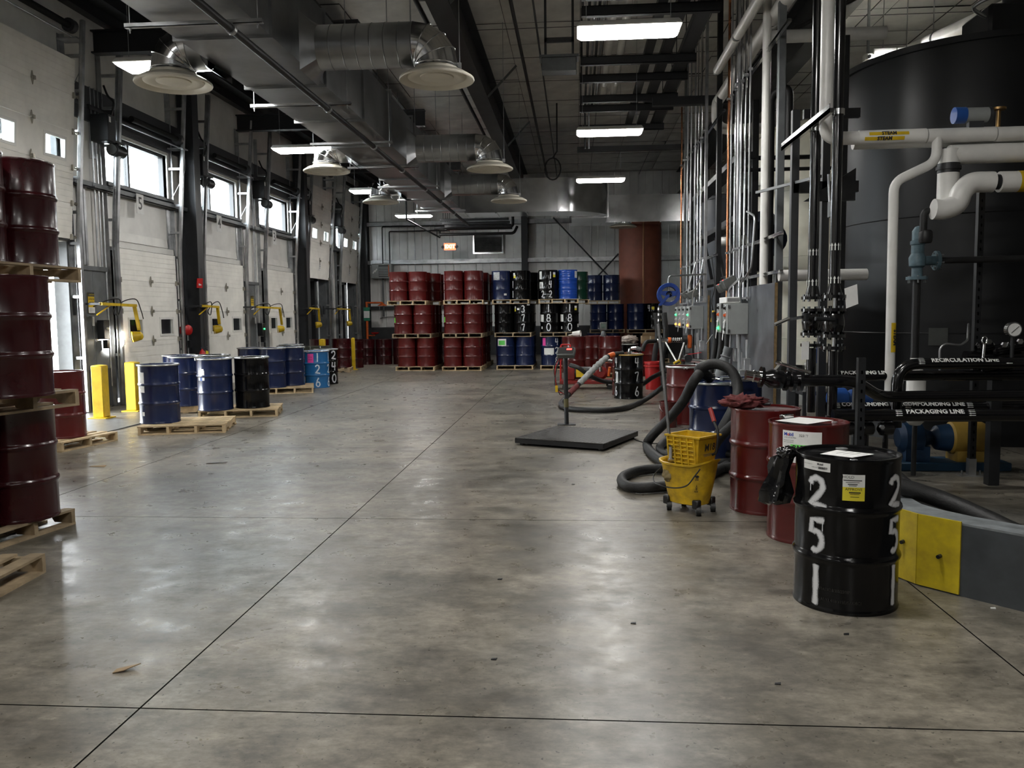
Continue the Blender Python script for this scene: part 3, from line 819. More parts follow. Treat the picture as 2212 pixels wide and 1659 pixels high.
for x, w, lab in ((1.28, .13, 'dark tray nearest the white pipes on the overhead rack'), (1.58, .17, 'middle dark tray on the overhead rack'), (1.93, .22, 'wide dark tray at the outer side of the overhead rack')):
    p = thing('cable_tray', lab, 'cable tray', (x, 5, 6.18))
    obj('tray_bottom', MB().box(x - w / 2, x + w / 2, 4.5, 21, 6.18, 6.19), DARKSTEEL, p, world=True)
    for s in (-1, 1): obj('tray_side', MB().box(x + s * w / 2 - .006, x + s * w / 2 + .006, 4.5, 21, 6.18, 6.28), DARKSTEEL, p, world=True)
for k, x in enumerate((.22, .30, .37, .44)):
    pipe('rack_conduit', 'thin conduit on the overhead rack edge, %s of four' % ('outermost', 'second', 'third', 'innermost')[k], [(x, 5, 6.2), (x, 18.6, 6.2), (x, 18.6, 5.3 + .0 * k), (2.2, 18.6, 5.3)][:2 + (k < 2) * 1], .022, GALV if k % 2 else DARKSTEEL, .08)
tag(obj('rack_beam', MB().box(.05, 3.2, 20.6, 20.75, 5.62, 5.74), BLACKSTEEL), 'black cross beam at the far end of the overhead rack', 'beam')
tag(obj('rack_beam', MB().box(1.5, 3.2, 16.6, 16.75, 5.7, 5.86), BLACKSTEEL), 'black cross beam joining the overhead rack to the conduits', 'beam')
# ceiling heater box left of the rack
t = thing('ceiling_heater', 'grey box unit hanging left of the overhead pipe rack', 'heater', (-.25, 14.4, 5.75))
obj('cabinet', MB().box(-.3, .28, -.15, .15, 0, .22), GREYSTEEL, t, bevel=.01)
obj('frame', MB().box(-.26, -.22, -.02, .02, .22, 1.4).box(.2, .24, -.02, .02, .22, 1.4).box(-.26, .24, -.02, .02, .5, .58), DARKSTEEL, t)
obj('top_shelf', MB().box(-.34, .32, -.17, .17, .22, .26), GREYSTEEL, t)
# ================================================================== DRUMS AND PALLETS
DR, DHT = .288, .88
def drum_profile(ribbed=False, R=DR, H=DHT):
    p = [(R - .012, 0.0), (R + .002, .0), (R + .004, .01), (R, .022), (R - .002, .03)]
    def hoop(z):
        return [(R - .002, z - .03), (R + .0, z - .022), (R + .008, z - .012), (R + .011, z), (R + .008, z + .012), (R, z + .022), (R - .002, z + .03)]
    h1, h2 = H * .345, H * .665
    def beads(a, b, n):
        q = []
        for k in range(n):
            z = a + (b - a) * (k + .5) / n
            q += [(R - .002, z - .009), (R + .003, z), (R - .002, z + .009)]
        return q
    if ribbed: p += beads(.12, h1 - .07, 3)
    p += hoop(h1)
    if ribbed: p += beads(h1 + .14, h2 - .04, 2)
    p += hoop(h2)
    if ribbed: p += beads(h2 + .06, H - .05, 3)
    p += [(R - .002, H - .03), (R, H - .022), (R + .004, H - .01), (R + .002, H), (R - .006, H + .001), (R - .012, H - .002), (R - .013, H - .016)]
    return p
def drum_mesh(m, ribbed=False): return MB().lathe(drum_profile(ribbed), 48, cap0=True).mesh('shell', m)
def lid_mesh(m, closed=True):
    R = DR
    return MB().lathe([(R - .0125, DHT - .016), (R - .02, DHT - .018), (R - .05, DHT - .016), (R - .06, DHT - .020), (.001, DHT - .018)], 48).mesh('lid', m)
def ring_mesh(m):
    R = DR + .003
    c = [(R + .004 + .011 * cos(a), DHT - .008 + .014 * sin(a)) for a in [i * pi / 4 for i in range(8)]]
    mb = MB().lathe(c + [c[0]], 48)
    return mb.mesh('locking_ring', m)
RINGBOLT = MB().cyl((DR + .015, -.04, DHT - .012), (DR + .015, .05, DHT - .012), .008, 8).box(DR + .0, DR + .03, -.03, -.012, DHT - .03, DHT + .01).box(DR, DR + .03, .012, .03, DHT - .03, DHT + .01).mesh('ring_bolt', GALV)
BUNG = MB().lathe([(.036, 0), (.036, .008), (.03, .01), (.029, .004), (.0001, .004)], 20).cyl((-.02, 0, .004), (.02, 0, .004), .004, 6).mesh('bung', GALV)
def dmat(n, c, r=.24, var=.10, coat=.15, **k): return mat(n, c, r, 0, var, 3.2, coat=coat, rvar=.08, rnd=.06, **k)
DM = {
    'red': dmat('maroon_drum_paint', (.098, .0105, .010)),
    'dred': dmat('dark_maroon_drum_paint', (.038, .004, .006)),
    'navy': dmat('navy_drum_paint', (.010, .019, .068)),
    'blue': dmat('blue_drum_paint', (.014, .075, .42)),
    'sky': dmat('sky_blue_drum_paint', (.025, .165, .42)),
    'black': dmat('black_drum_paint', (.004, .004, .0045), .15, coat=.0, spec=.32),
    'olive': dmat('dark_olive_drum_paint', (.022, .025, .018), .3),
    'green': dmat('dark_green_drum_paint', (.008, .05, .03)),
    'tan': dmat('tan_drum_paint', (.45, .30, .08)),
}
SILVER = mat('painted_ring_silver', (.55, .56, .56), .3, .7, .15, 8)
_c = {}
def cached(k, f):
    if k not in _c: _c[k] = f()
    return _c[k]
def drum(lab, color, loc, rz=0.0, ring=None, ribbed=False, group=None, lid=None, bungs=True, name='steel_drum', rot=None):
    t = thing(name, lab, 'drum', loc, rz, group)
    if rot: t.rotation_euler = rot
    obj('shell', cached(('s', color, ribbed), lambda: drum_mesh(DM[color], ribbed)), None, t)
    lc = lid or color
    obj('lid', cached(('l', lc), lambda: lid_mesh(DM[lc])), None, t)
    if ring:
        obj('locking_ring', cached(('r', ring), lambda: ring_mesh(SILVER if ring == 'silver' else DM[ring])), None, t)
        obj('ring_bolt', RINGBOLT, None, t, rot=(0, 0, random.uniform(0, 6)))
    elif bungs:
        a = random.uniform(0, 6)
        obj('bung', BUNG, None, t, loc=(.2 * cos(a), .2 * sin(a), DHT - .018))
        o = obj('vent_plug', BUNG, None, t, loc=(-.2 * cos(a), -.2 * sin(a), DHT - .018)); o.scale = (.6, .6, 1)
    return t

# ---- pallets
def pallet(lab, loc, rz, m=None, n=3, L=1.22, Wd=1.02, boards=7, group=None, h=.13):
    """stringers run along local x (length L), deck boards along local y (Wd); origin at the floor centre"""
    m = m or PINE
    t = thing('wooden_pallet', lab, 'pallet', loc, rz, group)
    bt, bw = .018, .098
    bd = cached(('b', Wd, m.name), lambda: MB().cbox((0, 0, 0), bw, Wd, bt).mesh('deck_board', m, smooth=False))
    sh = h - 2 * bt
    def strm():
        # notched stringer
        p = [(-L / 2, -sh / 2), (-L * .36, -sh / 2), (-L * .34, -sh / 2 + .035), (-L * .17, -sh / 2 + .035), (-L * .15, -sh / 2), (L * .15, -sh / 2), (L * .17, -sh / 2 + .035), (L * .34, -sh / 2 + .035), (L * .36, -sh / 2), (L / 2, -sh / 2), (L / 2, sh / 2), (-L / 2, sh / 2)]
        return MB().prism([(x, -.019, z) for x, z in p], (0, .038, 0)).mesh('stringer', m, smooth=False)
    st = cached(('st', L, m.name, h), strm)
    for k in range(boards):
        x = -L / 2 + bw / 2 + k * (L - bw) / (boards - 1)
        obj('deck_board', bd, None, t, loc=(x + random.uniform(-.008, .008) * (0 < k < boards - 1), random.uniform(-.008, .008), h - bt / 2), rot=(0, 0, random.uniform(-.012, .012)))
    for k in range(5 if boards > 6 else 3):
        q = 5 if boards > 6 else 3
        x = -L / 2 + bw / 2 + k * (L - bw) / (q - 1)
        obj('bottom_board', bd, None, t, loc=(x, random.uniform(-.006, .006), bt / 2), rot=(0, 0, random.uniform(-.01, .01)))
    for k in range(n):
        y = -Wd / 2 + .024 + k * (Wd - .048) / (n - 1)
        obj('stringer', st, None, t, loc=(0, y, h / 2))
    return t
PH = .13
TIER = PH + DHT

# ---- marks: wrapped patches, sprayed digits, printed text
def wrap(t, th, z, R=DR):
    return V((R * cos(th), R * sin(th), z))
def patch(parent, th, z, w, h, m, name='label', R=DR + .001, n=8, thick=.0008, kink=0.0):
    mb = MB()
    for k in range(n + 1):
        a = th + (k / n - .5) * w / DR
        for dz in (-h / 2, h / 2):
            mb.v.append(tuple(wrap(0, a, z + dz + kink * (k / n - .5), R)))
    for k in range(n + 1):
        a = th + (k / n - .5) * w / DR
        for dz in (-h / 2, h / 2):
            mb.v.append(tuple(wrap(0, a, z + dz + kink * (k / n - .5), R + thick)))
    q = 2 * (n + 1)
    for k in range(n):
        mb.f.append((q + 2 * k, q + 2 * k + 2, q + 2 * k + 3, q + 2 * k + 1))
        mb.f.append((2 * k, 2 * k + 1, 2 * k + 3, 2 * k + 2))
        mb.f.append((2 * k, 2 * k + 2, q + 2 * k + 2, q + 2 * k)); mb.f.append((2 * k + 1, q + 2 * k + 1, q + 2 * k + 3, 2 * k + 3))
    return obj(name, mb, m, parent)

def spray_mat(name, col):
    if name in MATS: return MATS[name]
    m = bpy.data.materials.new(name); m.use_nodes = True
    nt = m.node_tree; N = nt.nodes; L = nt.links; b = N['Principled BSDF']
    b.inputs['Base Color'].default_value = (*col, 1); b.inputs['Roughness'].default_value = .55
    at = N.new('ShaderNodeAttribute'); at.attribute_name = 'paint_cover'
    nz = N.new('ShaderNodeTexNoise'); nz.inputs['Scale'].default_value = 220; nz.inputs['Detail'].default_value = 2
    tc = N.new('ShaderNodeTexCoord'); L.new(tc.outputs['Object'], nz.inputs['Vector'])
    ad = N.new('ShaderNodeMath'); ad.operation = 'ADD'
    su = N.new('ShaderNodeMath'); su.operation = 'MULTIPLY_ADD'; su.inputs[1].default_value = .7; su.inputs[2].default_value = -.35
    L.new(nz.outputs['Fac'], su.inputs[0]); L.new(at.outputs['Fac'], ad.inputs[0]); L.new(su.outputs[0], ad.inputs[1])
    mr = N.new('ShaderNodeMapRange'); mr.inputs['From Min'].default_value = .12; mr.inputs['From Max'].default_value = .80
    L.new(ad.outputs[0], mr.inputs[0]); L.new(mr.outputs[0], b.inputs['Alpha'])
    MATS[name] = m
    return m
SPRAY = spray_mat('white_spray_paint', (.74, .75, .77))
SPRAYB = spray_mat('pale_blue_spray_paint', (.62, .76, .86))
SPRAYD = spray_mat('dark_stencil_ink', (.10, .09, .08))
def arcp(cx, cy, rx, ry, a0, a1, n=14):
    return [(cx + rx * cos(radians(a0 + (a1 - a0) * i / n)), cy + ry * sin(radians(a0 + (a1 - a0) * i / n))) for i in range(n + 1)]
GLYPH = {
    '0': [arcp(.5, .5, .38, .5, 80, 445, 26)],
    '1': [[(.5, 1), (.5, .5), (.47, 0)]],
    '2': [[(.12, .80), (.18, .93)] + arcp(.45, .72, .33, .27, 120, -50, 12) + [(.42, .30), (.08, .06), (.3, .08), (.62, .05), (.92, .0)]],
    '3': [arcp(.42, .76, .34, .24, 150, -90, 12) + arcp(.42, .27, .4, .27, 90, -150, 12)],
    '4': [[(.2, 1), (.14, .5), (.5, .48), (.85, .52)], [(.72, 1), (.66, .5), (.62, 0)]],
    '5': [[(.88, .97), (.5, .96), (.18, .96), (.14, .58)] + arcp(.45, .32, .38, .3, 105, -120, 12)],
    '6': [[(.62, 1), (.38, .75)] + arcp(.5, .27, .34, .27, 170, 520, 18)],
    '7': [[(.1, .88), (.3, .98), (.8, .95), (.62, .5), (.45, 0)]],
    '8': [arcp(.5, .74, .28, .25, -90, 270, 18) + arcp(.5, .25, .36, .26, 90, -270, 18)],
    '-': [[(0, .5), (1, .5)]],
    'r': [[(.35, 0), (.35, .95)], [(.1, .9), (.8, .95), (.7, .5)]],
    'A': [[(.1, 0), (.3, 1), (.5, .2), (.7, 1), (.9, 0)]],
    '|': [[(.5, 1), (.5, 0)]],
    'e': [[(.1, .5), (.9, .5)] + arcp(.5, .5, .4, .5, 0, 300, 14)],
}
def sprayed(parent, ch, th, z0, w, h, lw=.03, m=None, R=DR + .0025, flat=None, name='sprayed_digit', drip=0):
    """digit centred on angle th with its foot at z0; the glyph's x axis follows the drum clockwise seen from above"""
    mb = MB(); dens = []
    for st in GLYPH[ch]:
        pts = [V((p[0] - .5, p[1], 0)) for p in st]
        pts = [V((p.x * w, p.y * h, 0)) for p in pts]
        pts = smooth_path(pts, 4) if len(pts) < 8 else pts
        n0 = len(mb.v); cols = (-1, -.55, 0, .55, 1)
        ext = [pts[0] - (pts[1] - pts[0]).normalized() * lw * .5] + pts + [pts[-1] + (pts[-1] - pts[-2]).normalized() * lw * .5]
        for i, p in enumerate(ext):
            t = (ext[min(i + 1, len(ext) - 1)] - ext[max(i - 1, 0)]).normalized()
            nn = V((-t.y, t.x, 0))
            for c in cols:
                q = p + nn * c * lw * (1 + .12 * sin(i * 1.7))
                mb.v.append(tuple(wrap(0, th + q.x / DR, z0 + q.y, R)) if flat is None else tuple(flat(q.x, z0 + q.y)))
                end = 0 if i in (0, len(ext) - 1) else 1
                dens.append((1 - abs(c)) ** .8 * end * 1.15)
        k = len(cols)
        for i in range(len(ext) - 1):
            for c in range(k - 1):
                a = n0 + i * k + c
                mb.f.append((a, a + k, a + k + 1, a + 1))
    me = bpy.data.meshes.new(name); me.from_pydata(mb.v, [], mb.f)
    at = me.attributes.new('paint_cover', 'FLOAT', 'POINT'); at.data.foreach_set('value', dens)
    me.materials.append(m or SPRAY)
    return obj(name, me, None, parent)

_fc = {}
def text_geo(s, size, align='CENTER', bold=0.0):
    key = (s, size, align, bold)
    if key in _fc: return _fc[key]
    cu = bpy.data.curves.new('lettering', 'FONT'); cu.body = s; cu.size = size; cu.align_x = align; cu.align_y = 'CENTER'
    cu.resolution_u = 2; cu.offset = bold
    o = bpy.data.objects.new('lettering', cu); COL.objects.link(o)
    me = o.to_mesh()
    vs = [tuple(v.co) for v in me.vertices]; fs = [tuple(p.vertices) for p in me.polygons]
    o.to_mesh_clear(); bpy.data.objects.remove(o); bpy.data.curves.remove(cu)
    _fc[key] = (vs, fs)
    return vs, fs
def text_wrap(parent, s, th, z, size, m=None, R=DR + .0025, align='CENTER', sx=1.0, bold=0.0, name='lettering'):
    vs, fs = text_geo(s, size, align, bold)
    me = bpy.data.meshes.new(name); me.from_pydata([tuple(wrap(0, th + x * sx / DR, z + y, R)) for x, y, _ in vs], [], fs)
    me.materials.append(m or INK)
    return obj(name, me, None, parent)
def text_flat(parent, s, o, ux, uy, size, m=None, align='CENTER', sx=1.0, bold=0.0, name='lettering', world=False):
    o, ux, uy = V(o), V(ux).normalized(), V(uy).normalized()
    vs, fs = text_geo(s, size, align, bold)
    me = bpy.data.meshes.new(name); me.from_pydata([tuple(o + ux * x * sx + uy * y) for x, y, _ in vs], [], fs)
    me.materials.append(m or INK)
    return obj(name, me, None, parent, world=world)

def facing(x, y):            # drum angle that faces the camera from (x, y)
    return atan2(-y, -x)
TAGY = mat('yellow_tag', (.80, .68, .04), .6, 0, .04)
PINK = mat('pink_card', (.85, .08, .38), .6, 0, .04)
GREENL = mat('green_label', (.12, .62, .10), .6, 0, .05)

# ---------------------------------------------------------------- near left stack
def at(p, z): return (p[0], p[1], z)
rzL = radians(-9)
px, py = -4.86, 5.98
pallet('worn pallet under the near stack of maroon drums, on the floor', (px, py, 0), rzL, OLDPINE, 4, 1.22, 1.22)
def grid4(cx, cy, rz, s=.3015):
    out = []
    for a, b in ((1, -1), (1, 1), (-1, -1), (-1, 1)):
        out.append((cx + a * s * cos(rz) - b * s * sin(rz), cy + a * s * sin(rz) + b * s * cos(rz)))
    return out
nl = ['front', 'rear', 'hidden front', 'hidden rear']
for k, p in enumerate(grid4(-4.79, 5.95, rzL)[:2]):
    drum('dark maroon drum, lowest tier of the near left stack, %s one' % nl[k], 'dred', at(p, PH))
pallet('worn pallet between first and second tier of the near left stack', (-4.72, 5.9, TIER), radians(-14), OLDPINE, 4, 1.22, 1.22)
for k, p in enumerate(grid4(-4.53, 5.57, radians(-12))[:2]):
    drum('dark maroon drum, middle tier of the near left stack, %s one' % nl[k], 'dred', at(p, TIER + PH))
pallet('worn pallet between second and third tier of the near left stack', (-4.98, 6.46, 2 * TIER), radians(-4), OLDPINE, 3, 1.22, 1.22)
for k, p in enumerate(grid4(-5.06, 6.55, radians(-4))[:2]):
    drum('dark maroon drum with double hoops, top tier of the near left stack, %s one' % nl[k], 'dred', at(p, 2 * TIER + PH), ribbed=False)
pallet('empty worn pallet in the lower left corner of the view', (-4.14, 4.62, 0), radians(4), OLDPINE, 3, 1.22, 1.1)
# drum behind the near stack
pallet('pallet under the single maroon drum behind the near left stack', (-7.02, 10.62, 0), radians(-10), PINE, 3, 1.1, 1.02)
drum('single maroon drum on a pallet behind the near left stack', 'red', (-6.88, 10.55, PH))

# ---------------------------------------------------------------- blue group at the doors
rA = radians(14)
pallet('fresh pine pallet nearest the aisle under one blue drum', (-5.90, 12.16, 0), rA + pi / 2, PINE, 4, 1.05, 1.22)
d = drum('navy drum with silver ring standing alone on the nearest pine pallet', 'navy', (-6.30, 12.06, PH), 0, 'silver')
patch(d, facing(-6.3, 12.06) - .95, .62, .10, .3, PAPER)
patch(d, facing(-6.3, 12.06) - .92, .15, .05, .06, PAPER)
rB = radians(15)
pallet('fresh pine pallet under a navy and a black drum', (-5.86, 14.08, 0), rB + pi / 2, PINE, 4, 1.0, 1.3)
d = drum('navy drum with silver ring beside the black drum on the second pallet', 'navy', (-6.17, 13.72, PH), 0, 'silver')
a = facing(-6.17, 13.72) - .85
patch(d, a, .60, .14, .17, PAPER); patch(d, a + .1, .67, .06, .08, PAPER); patch(d, a, .55, .05, .08, mat('blue_print', (.05, .12, .4), .6), R=DR + .0025)
drum('black drum with silver ring beside the navy drum on the second pallet', 'black', (-5.66, 14.08, PH), 0, 'silver')
d = drum('navy drum with a dark lid behind the second pallet', 'navy', (-7.02, 14.42, PH), 0, 'silver')
drum('navy drum behind the second pallet, closest to the nearest closed door', 'navy', (-7.40, 14.96, PH), 0, 'silver')
drum('black drum behind the second pallet, with its ring just showing', 'black', (-6.76, 15.0, PH), 0, 'silver')
pallet('pallet under the drums at the back of the blue group', (-7.1, 14.75, 0), rB, PINE, 3, 1.22, 1.1)
pallet('pallet beside the sky blue drum', (-6.62, 18.45, 0), radians(18) + pi / 2, PINE, 4, 1.22, 1.22)
for k, (x, y, lab, c) in enumerate(((-6.78, 18.08, 'navy drum at the front of the third pallet', 'navy'), (-7.36, 18.3, 'navy drum at the inner corner of the third pallet', 'navy'), (-6.55, 18.66, 'navy drum partly hidden behind the front drum of the third pallet', 'navy'))):
    drum(lab, c, (x, y, PH), 0, 'silver')
drum('black drum between the navy drums and the sky blue drum', 'black', (-6.86, 19.4, PH), 0)
drum('blue lidded drum behind the black one by the sky blue drum', 'navy', (-7.1, 20.25, PH), 0, 'silver', lid='blue')
d = drum('sky blue drum sprayed 126 with a pink card', 'sky', (-6.22, 19.5, 0), 0, 'silver', lid='sky')
f = facing(-6.24, 19.42)
patch(d, f - .55, .70, .16, .24, PINK, 'pink_card'); text_wrap(d, '2 16', f - .55, .74, .05, R=DR + .0035); text_wrap(d, 'HOLD', f - .55, .68, .04, R=DR + .0035)
for c, z in (('1', .63), ('2', .35), ('6', .04)):
    sprayed(d, c, f + .05, z, .12, .2, .022, SPRAYB, R=DR + .004); sprayed(d, c, f + 1.15, z, .12, .2, .022, SPRAYB, R=DR + .004)
d = drum('black drum sprayed 240 half hidden by the sky blue drum', 'black', (-6.30, 20.5, 0), 0, 'silver')
f = facing(-6.30, 20.5)
for c, z in (('2', .63), ('4', .35), ('0', .05)): sprayed(d, c, f + .72, z, .15, .2, .024)
pallet('pallet under drums behind the sky blue drum', (-7.3, 20.1, 0), radians(4), PINE, 3, 1.22, 1.4)
# lying dark drum on two stacked pallets
pallet('lower of two pallets carrying the lying dark drum', (-7.7, 23.6, 0), radians(4), OLDPINE)
pallet('upper of two pallets carrying the lying dark drum', (-7.7, 23.6, PH), radians(4), OLDPINE)
drum('dark olive drum lying on its side past the closed doors', 'olive', (-8.05, 23.6, 2 * PH + .299), 0, None, rot=(0, pi / 2, radians(20)))

# far red drums along the dock
for k, (x, y, lab) in enumerate(((-7.80, 24.75, 'maroon drum on the floor left of the first far yellow bollard'), (-7.22, 25.1, 'maroon drum on the floor right of the first far yellow bollard'), (-7.3, 26.9, 'maroon drum just behind the far yellow bollards'))):
    drum(lab, 'dred', (x, y, PH if k < 2 else 0))
pallet('pallet under the far maroon drums by the bollards', (-7.5, 24.95, 0), radians(10), OLDPINE)
for k in range(6):
    drum('maroon drum in the low row by the emergency shower, %s from the aisle end' % ('sixth', 'fifth', 'fourth', 'third', 'second', 'first')[k], 'dred', (-7.95 + k * .607, 28.75 + .05 * sin(k * 5), 0))

# ---------------------------------------------------------------- stacks at the back
def stack(tag_, cx, y0, rows, tiers, nst, sidegap=.0, W2=1.22, jit=.02):
    """tiers: list (bottom up) of dict colors for front-left, front-right, others"""
    for r in range(rows):
        for k, tr in enumerate(tiers):
            if tr is None: continue
            y = y0 + .6 + r * 1.28
            x = cx + tr.get('dx', 0) + (0 if r == 0 else tr.get('dxr', 0))
            z = k * TIER
            tn = ('bottom', 'middle', 'top')[k]
            rw = '' if r == 0 else (', second row', ', third row', ', fourth row')[r - 1]
            rz = random.uniform(-.02, .02) + tr.get('rz', 0)
            pallet('pallet under the %s tier of %s%s' % (tn, tag_, rw), (x, y, z), pi / 2 + rz, OLDPINE if k == 1 else PINE, nst if r == 0 else 3, 1.18, W2, group='pallets of ' + tag_)
            for q, (a, b) in enumerate(((-1, -1), (1, -1), (-1, 1), (1, 1))):
                if r > 0 and k == 0 and b > 0: continue
                c = tr['c'][q] if r == 0 else tr.get('cr', tr['c'])[q]
                if c is None: continue
                ring = None; rib = False; lid = None
                if isinstance(c, tuple): c, ring = c[0], c[1]
                if c == 'blue': rib = True
                side = ('left' if a < 0 else 'right') + (' front' if b < 0 else ' rear')
                dx, dy = a * .3015, b * .3015
                X = x + dx * cos(rz) - dy * sin(rz) + 0; Y = y + dx * sin(rz) + dy * cos(rz)
                col = {'red': 'maroon', 'dred': 'dark maroon', 'navy': 'navy', 'black': 'black', 'blue': 'bright blue', 'green': 'green'}[c]
                d = drum('%s drum, %s of the %s tier in %s%s' % (col, side, tn, tag_, rw), c, (X, Y, z + PH), 0, ring, rib, lid=lid, bungs=(r == 0), group='drums of ' + tag_)
                STK[(tag_, r, k, q)] = d
STK = {}
R4 = ['red'] * 4
stack('the leftmost red stack', -4.95, 25.1, 2, [dict(c=R4, dx=.02), dict(c=R4, dx=-.06), dict(c=R4, dx=-.20, dxr=.22)], 4)
stack('the second red stack', -3.47, 25.0, 3, [dict(c=R4), dict(c=R4, dx=.02, rz=.03), dict(c=R4, dx=.03, dxr=.05, rz=.07)], 4)
stack('the navy and black stack', -1.88, 25.4, 2, [dict(c=['navy', 'navy', 'navy', 'navy']), dict(c=['black'] * 4, dx=-.04), dict(c=['navy', 'black', 'black', 'black'], dx=-.12, dxr=.2)], 3, W2=1.14)
stack('the numbered black stack', -.48, 25.3, 2, [dict(c=['navy', 'navy', 'navy', 'green']), dict(c=['black'] * 4, dx=-.03, rz=.03), dict(c=['black', 'blue', 'black', 'green'], dx=-.08, dxr=.34, rz=.05, cr=['black', 'green', 'navy', 'navy'])], 4)
N4 = ['navy'] * 4
stack('the far navy stack', .98, 29.2, 1, [dict(c=N4), dict(c=N4, dx=.12), dict(c=N4, dx=-.02, rz=-.02)], 4)
stack('the wrapped navy stack', 2.38, 28.6, 1, [dict(c=['black', 'black', 'navy', 'navy'], dx=.2), dict(c=['navy', 'black', 'navy', 'navy'])], 3)
def fr(d): return facing(d.location.x, d.location.y)
def D(t, k, q, r=0): return STK[(t, r, k, q)]
T3, T4, T6 = 'the navy and black stack', 'the numbered black stack', 'the wrapped navy stack'
d = D(T3, 2, 0); patch(d, fr(d) - .55, .72, .22, .24, mat('printed_white', (.6, .62, .63), .6, 0, .3, 30)); patch(d, fr(d) + .45, .16, .09, .06, PAPER)
d = D(T3, 2, 1); patch(d, fr(d) - .75, .76, .07, .1, PAPER); patch(d, fr(d) - .7, .70, .08, .1, TAGY, 'yellow_tag')
for c, z in (('1', .36), ('1', .06)): sprayed(d, c, fr(d) - .95, z, .1, .2, .022)
d = D(T3, 1, 1)
for c, z in (('3', .62), ('7', .35), ('7', .06)): sprayed(d, c, fr(d) + .0, z, .11, .2, .022)
patch(d, fr(d) - 1.0, .76, .07, .1, PAPER); patch(d, fr(d) - 1.0, .69, .07, .09, TAGY, 'yellow_tag'); patch(d, fr(d) - .55, .72, .08, .06, PAPER); patch(d, fr(d) + .6, .85, .1, .04, PAPER)
d = D(T3, 0, 0); patch(d, fr(d) - .45, .70, .30, .24, PAPER); patch(d, fr(d) - .43, .70, .21, .14, GREENL, R=DR + .0025)
d = D(T4, 2, 0)
for c, z in (('1', .62), ('4', .35), ('2', .05)): sprayed(d, c, fr(d) + .25, z, .1, .2, .022)
patch(d, fr(d) - .95, .72, .12, .24, PAPER); patch(d, fr(d) - .85, .40, .16, .24, PAPER); sprayed(d, '2', fr(d) - .6, .05, .1, .2, .022)
sprayed(d, '4', fr(d) - .85, .33, .08, .14, .012, SPRAYD, R=DR + .004)
sprayed(d, '-', fr(d) - .2, .10, .22, .1, .008)
patch(d, fr(d) + .70, .77, .09, .08, PAPER); patch(d, fr(d) + .70, .70, .09, .08, TAGY, 'yellow_tag')
d = D(T4, 2, 1); patch(d, fr(d) + 1.05, .74, .14, .2, PAPER)
for q, s in ((0, -.12), (1, .05)):
    d = D(T4, 1, q)
    for c, z in (('1', .62), ('8', .33), ('0', .05)): sprayed(d, c, fr(d) + s, z, .15, .22, .02)
    patch(d, fr(d) - .95, .42, .15, .24, PAPER); patch(d, fr(d) - .95, .14, .05, .08, PAPER)
d = D(T4, 1, 1); patch(d, fr(d) + .75, .76, .09, .08, PAPER); patch(d, fr(d) + .75, .70, .09, .07, TAGY, 'yellow_tag'); patch(d, fr(d) + 1.2, .2, .12, .1, PAPER)
d = D(T4, 0, 0)
for c, z in (('4', .62), ('2', .35), ('8', .05)): sprayed(d, c, fr(d) + .75, z, .14, .2, .022)
patch(d, fr(d) - .75, .72, .12, .24, PINK, 'pink_card'); patch(d, fr(d) - .18, .43, .32, .2, PAPER)
for t_, q in (('the leftmost red stack', 0), ('the second red stack', 0)):
    d = D(t_, 1, q); patch(d, fr(d) - 1.15, .42, .06, .16, mat('lime_tape', (.20, .85, .08), .5), 'lime_tape')
d = D(T6, 0, 1); patch(d, fr(d) - .6, .74, .18, .14, PAPER)
sprayed(d, '2', fr(d) + .1, .6, .12, .2, .022); sprayed(d, '3', fr(d) + .1, .33, .12, .2, .022)
d = D(T6, 1, 1); patch(d, fr(d) - .1, .72, .09, .1, TAGY, 'yellow_tag'); sprayed(d, '4', fr(d) - .6, .62, .1, .2, .02)
# ================================================================== RIGHT SIDE: TANKS, PIPES, PANELS
TANKBLK = mat('black_tank_paint', (.0095, .0105, .012), .42, 0, .18, 1.2, rvar=.1, spec=.35)
TANKW = mat('white_tank_paint', (.72, .69, .56), .45, 0, .12, 1.5)
RUST = mat('rust_red_primer', (.27, .082, .048), .6, 0, .15, 2)
def tank(lab, x, y, r, h, m, dome=False, seam=None, z0=.0, n=72, cat='tank'):
    t = thing('storage_tank', lab, cat, (x, y, 0))
    pr = [(r, z0), (r, h)]
    if dome: pr = [(r, z0), (r, h - .3), (r * .97, h - .12), (r * .88, h - .02), (r * .5, h + .1), (.001, h + .14)]
    obj('shell', MB().lathe(pr, n, cap0=True), m, t)
    if not dome:
        obj('roof_plate', MB().lathe([(r + .04, h), (r + .04, h + .02), (r * .5, h + .12), (.001, h + .18)], n), m, t)
        obj('rim_angle', MB().lathe([(r, h - .06), (r + .05, h - .06), (r + .05, h - .002), (r, h - .002)], n), m, t)
    for z in (seam or []):
        obj('weld_seam', MB().lathe([(r, z - .008), (r + .005, z), (r, z + .008)], n), m, t)
    return t
bt = tank('huge matt black storage tank behind the steam pipes', 5.55, 12.29, 1.75, 4.99, TANKBLK, seam=(1.4, 2.88), n=96)
obj('nameplate', MB().cbox((-1.0, -1.46, 1.36), .22, .01, .22, Euler((0, 0, -.45))), mat('plate_grey', (.06, .065, .06), .5), bt)
m = MB().box(-.35, .55, -.9, -.2, .0, .7).box(-.25, .35, -.8, -.3, .7, 1.05)
t = thing('agitator_drive', 'dark agitator drive unit on top of the black tank', 'motor', (5.55, 12.2, 5.12))
obj('gearbox', MB().box(-.3, .6, -.9, -.1, .0, .45), BLACKSTEEL, t, bevel=.04)
obj('motor', MB().cyl((.3, -.5, .45), (.3, -.5, .9), .24, 20), BLACKSTEEL, t)
obj('cable', MB().tube(smooth_path([(-.28, -.8, .3), (-.5, -.9, .4), (-.2, -1.0, .5), (.4, -.85, .44)], 6), .025, 8), GALV, t)
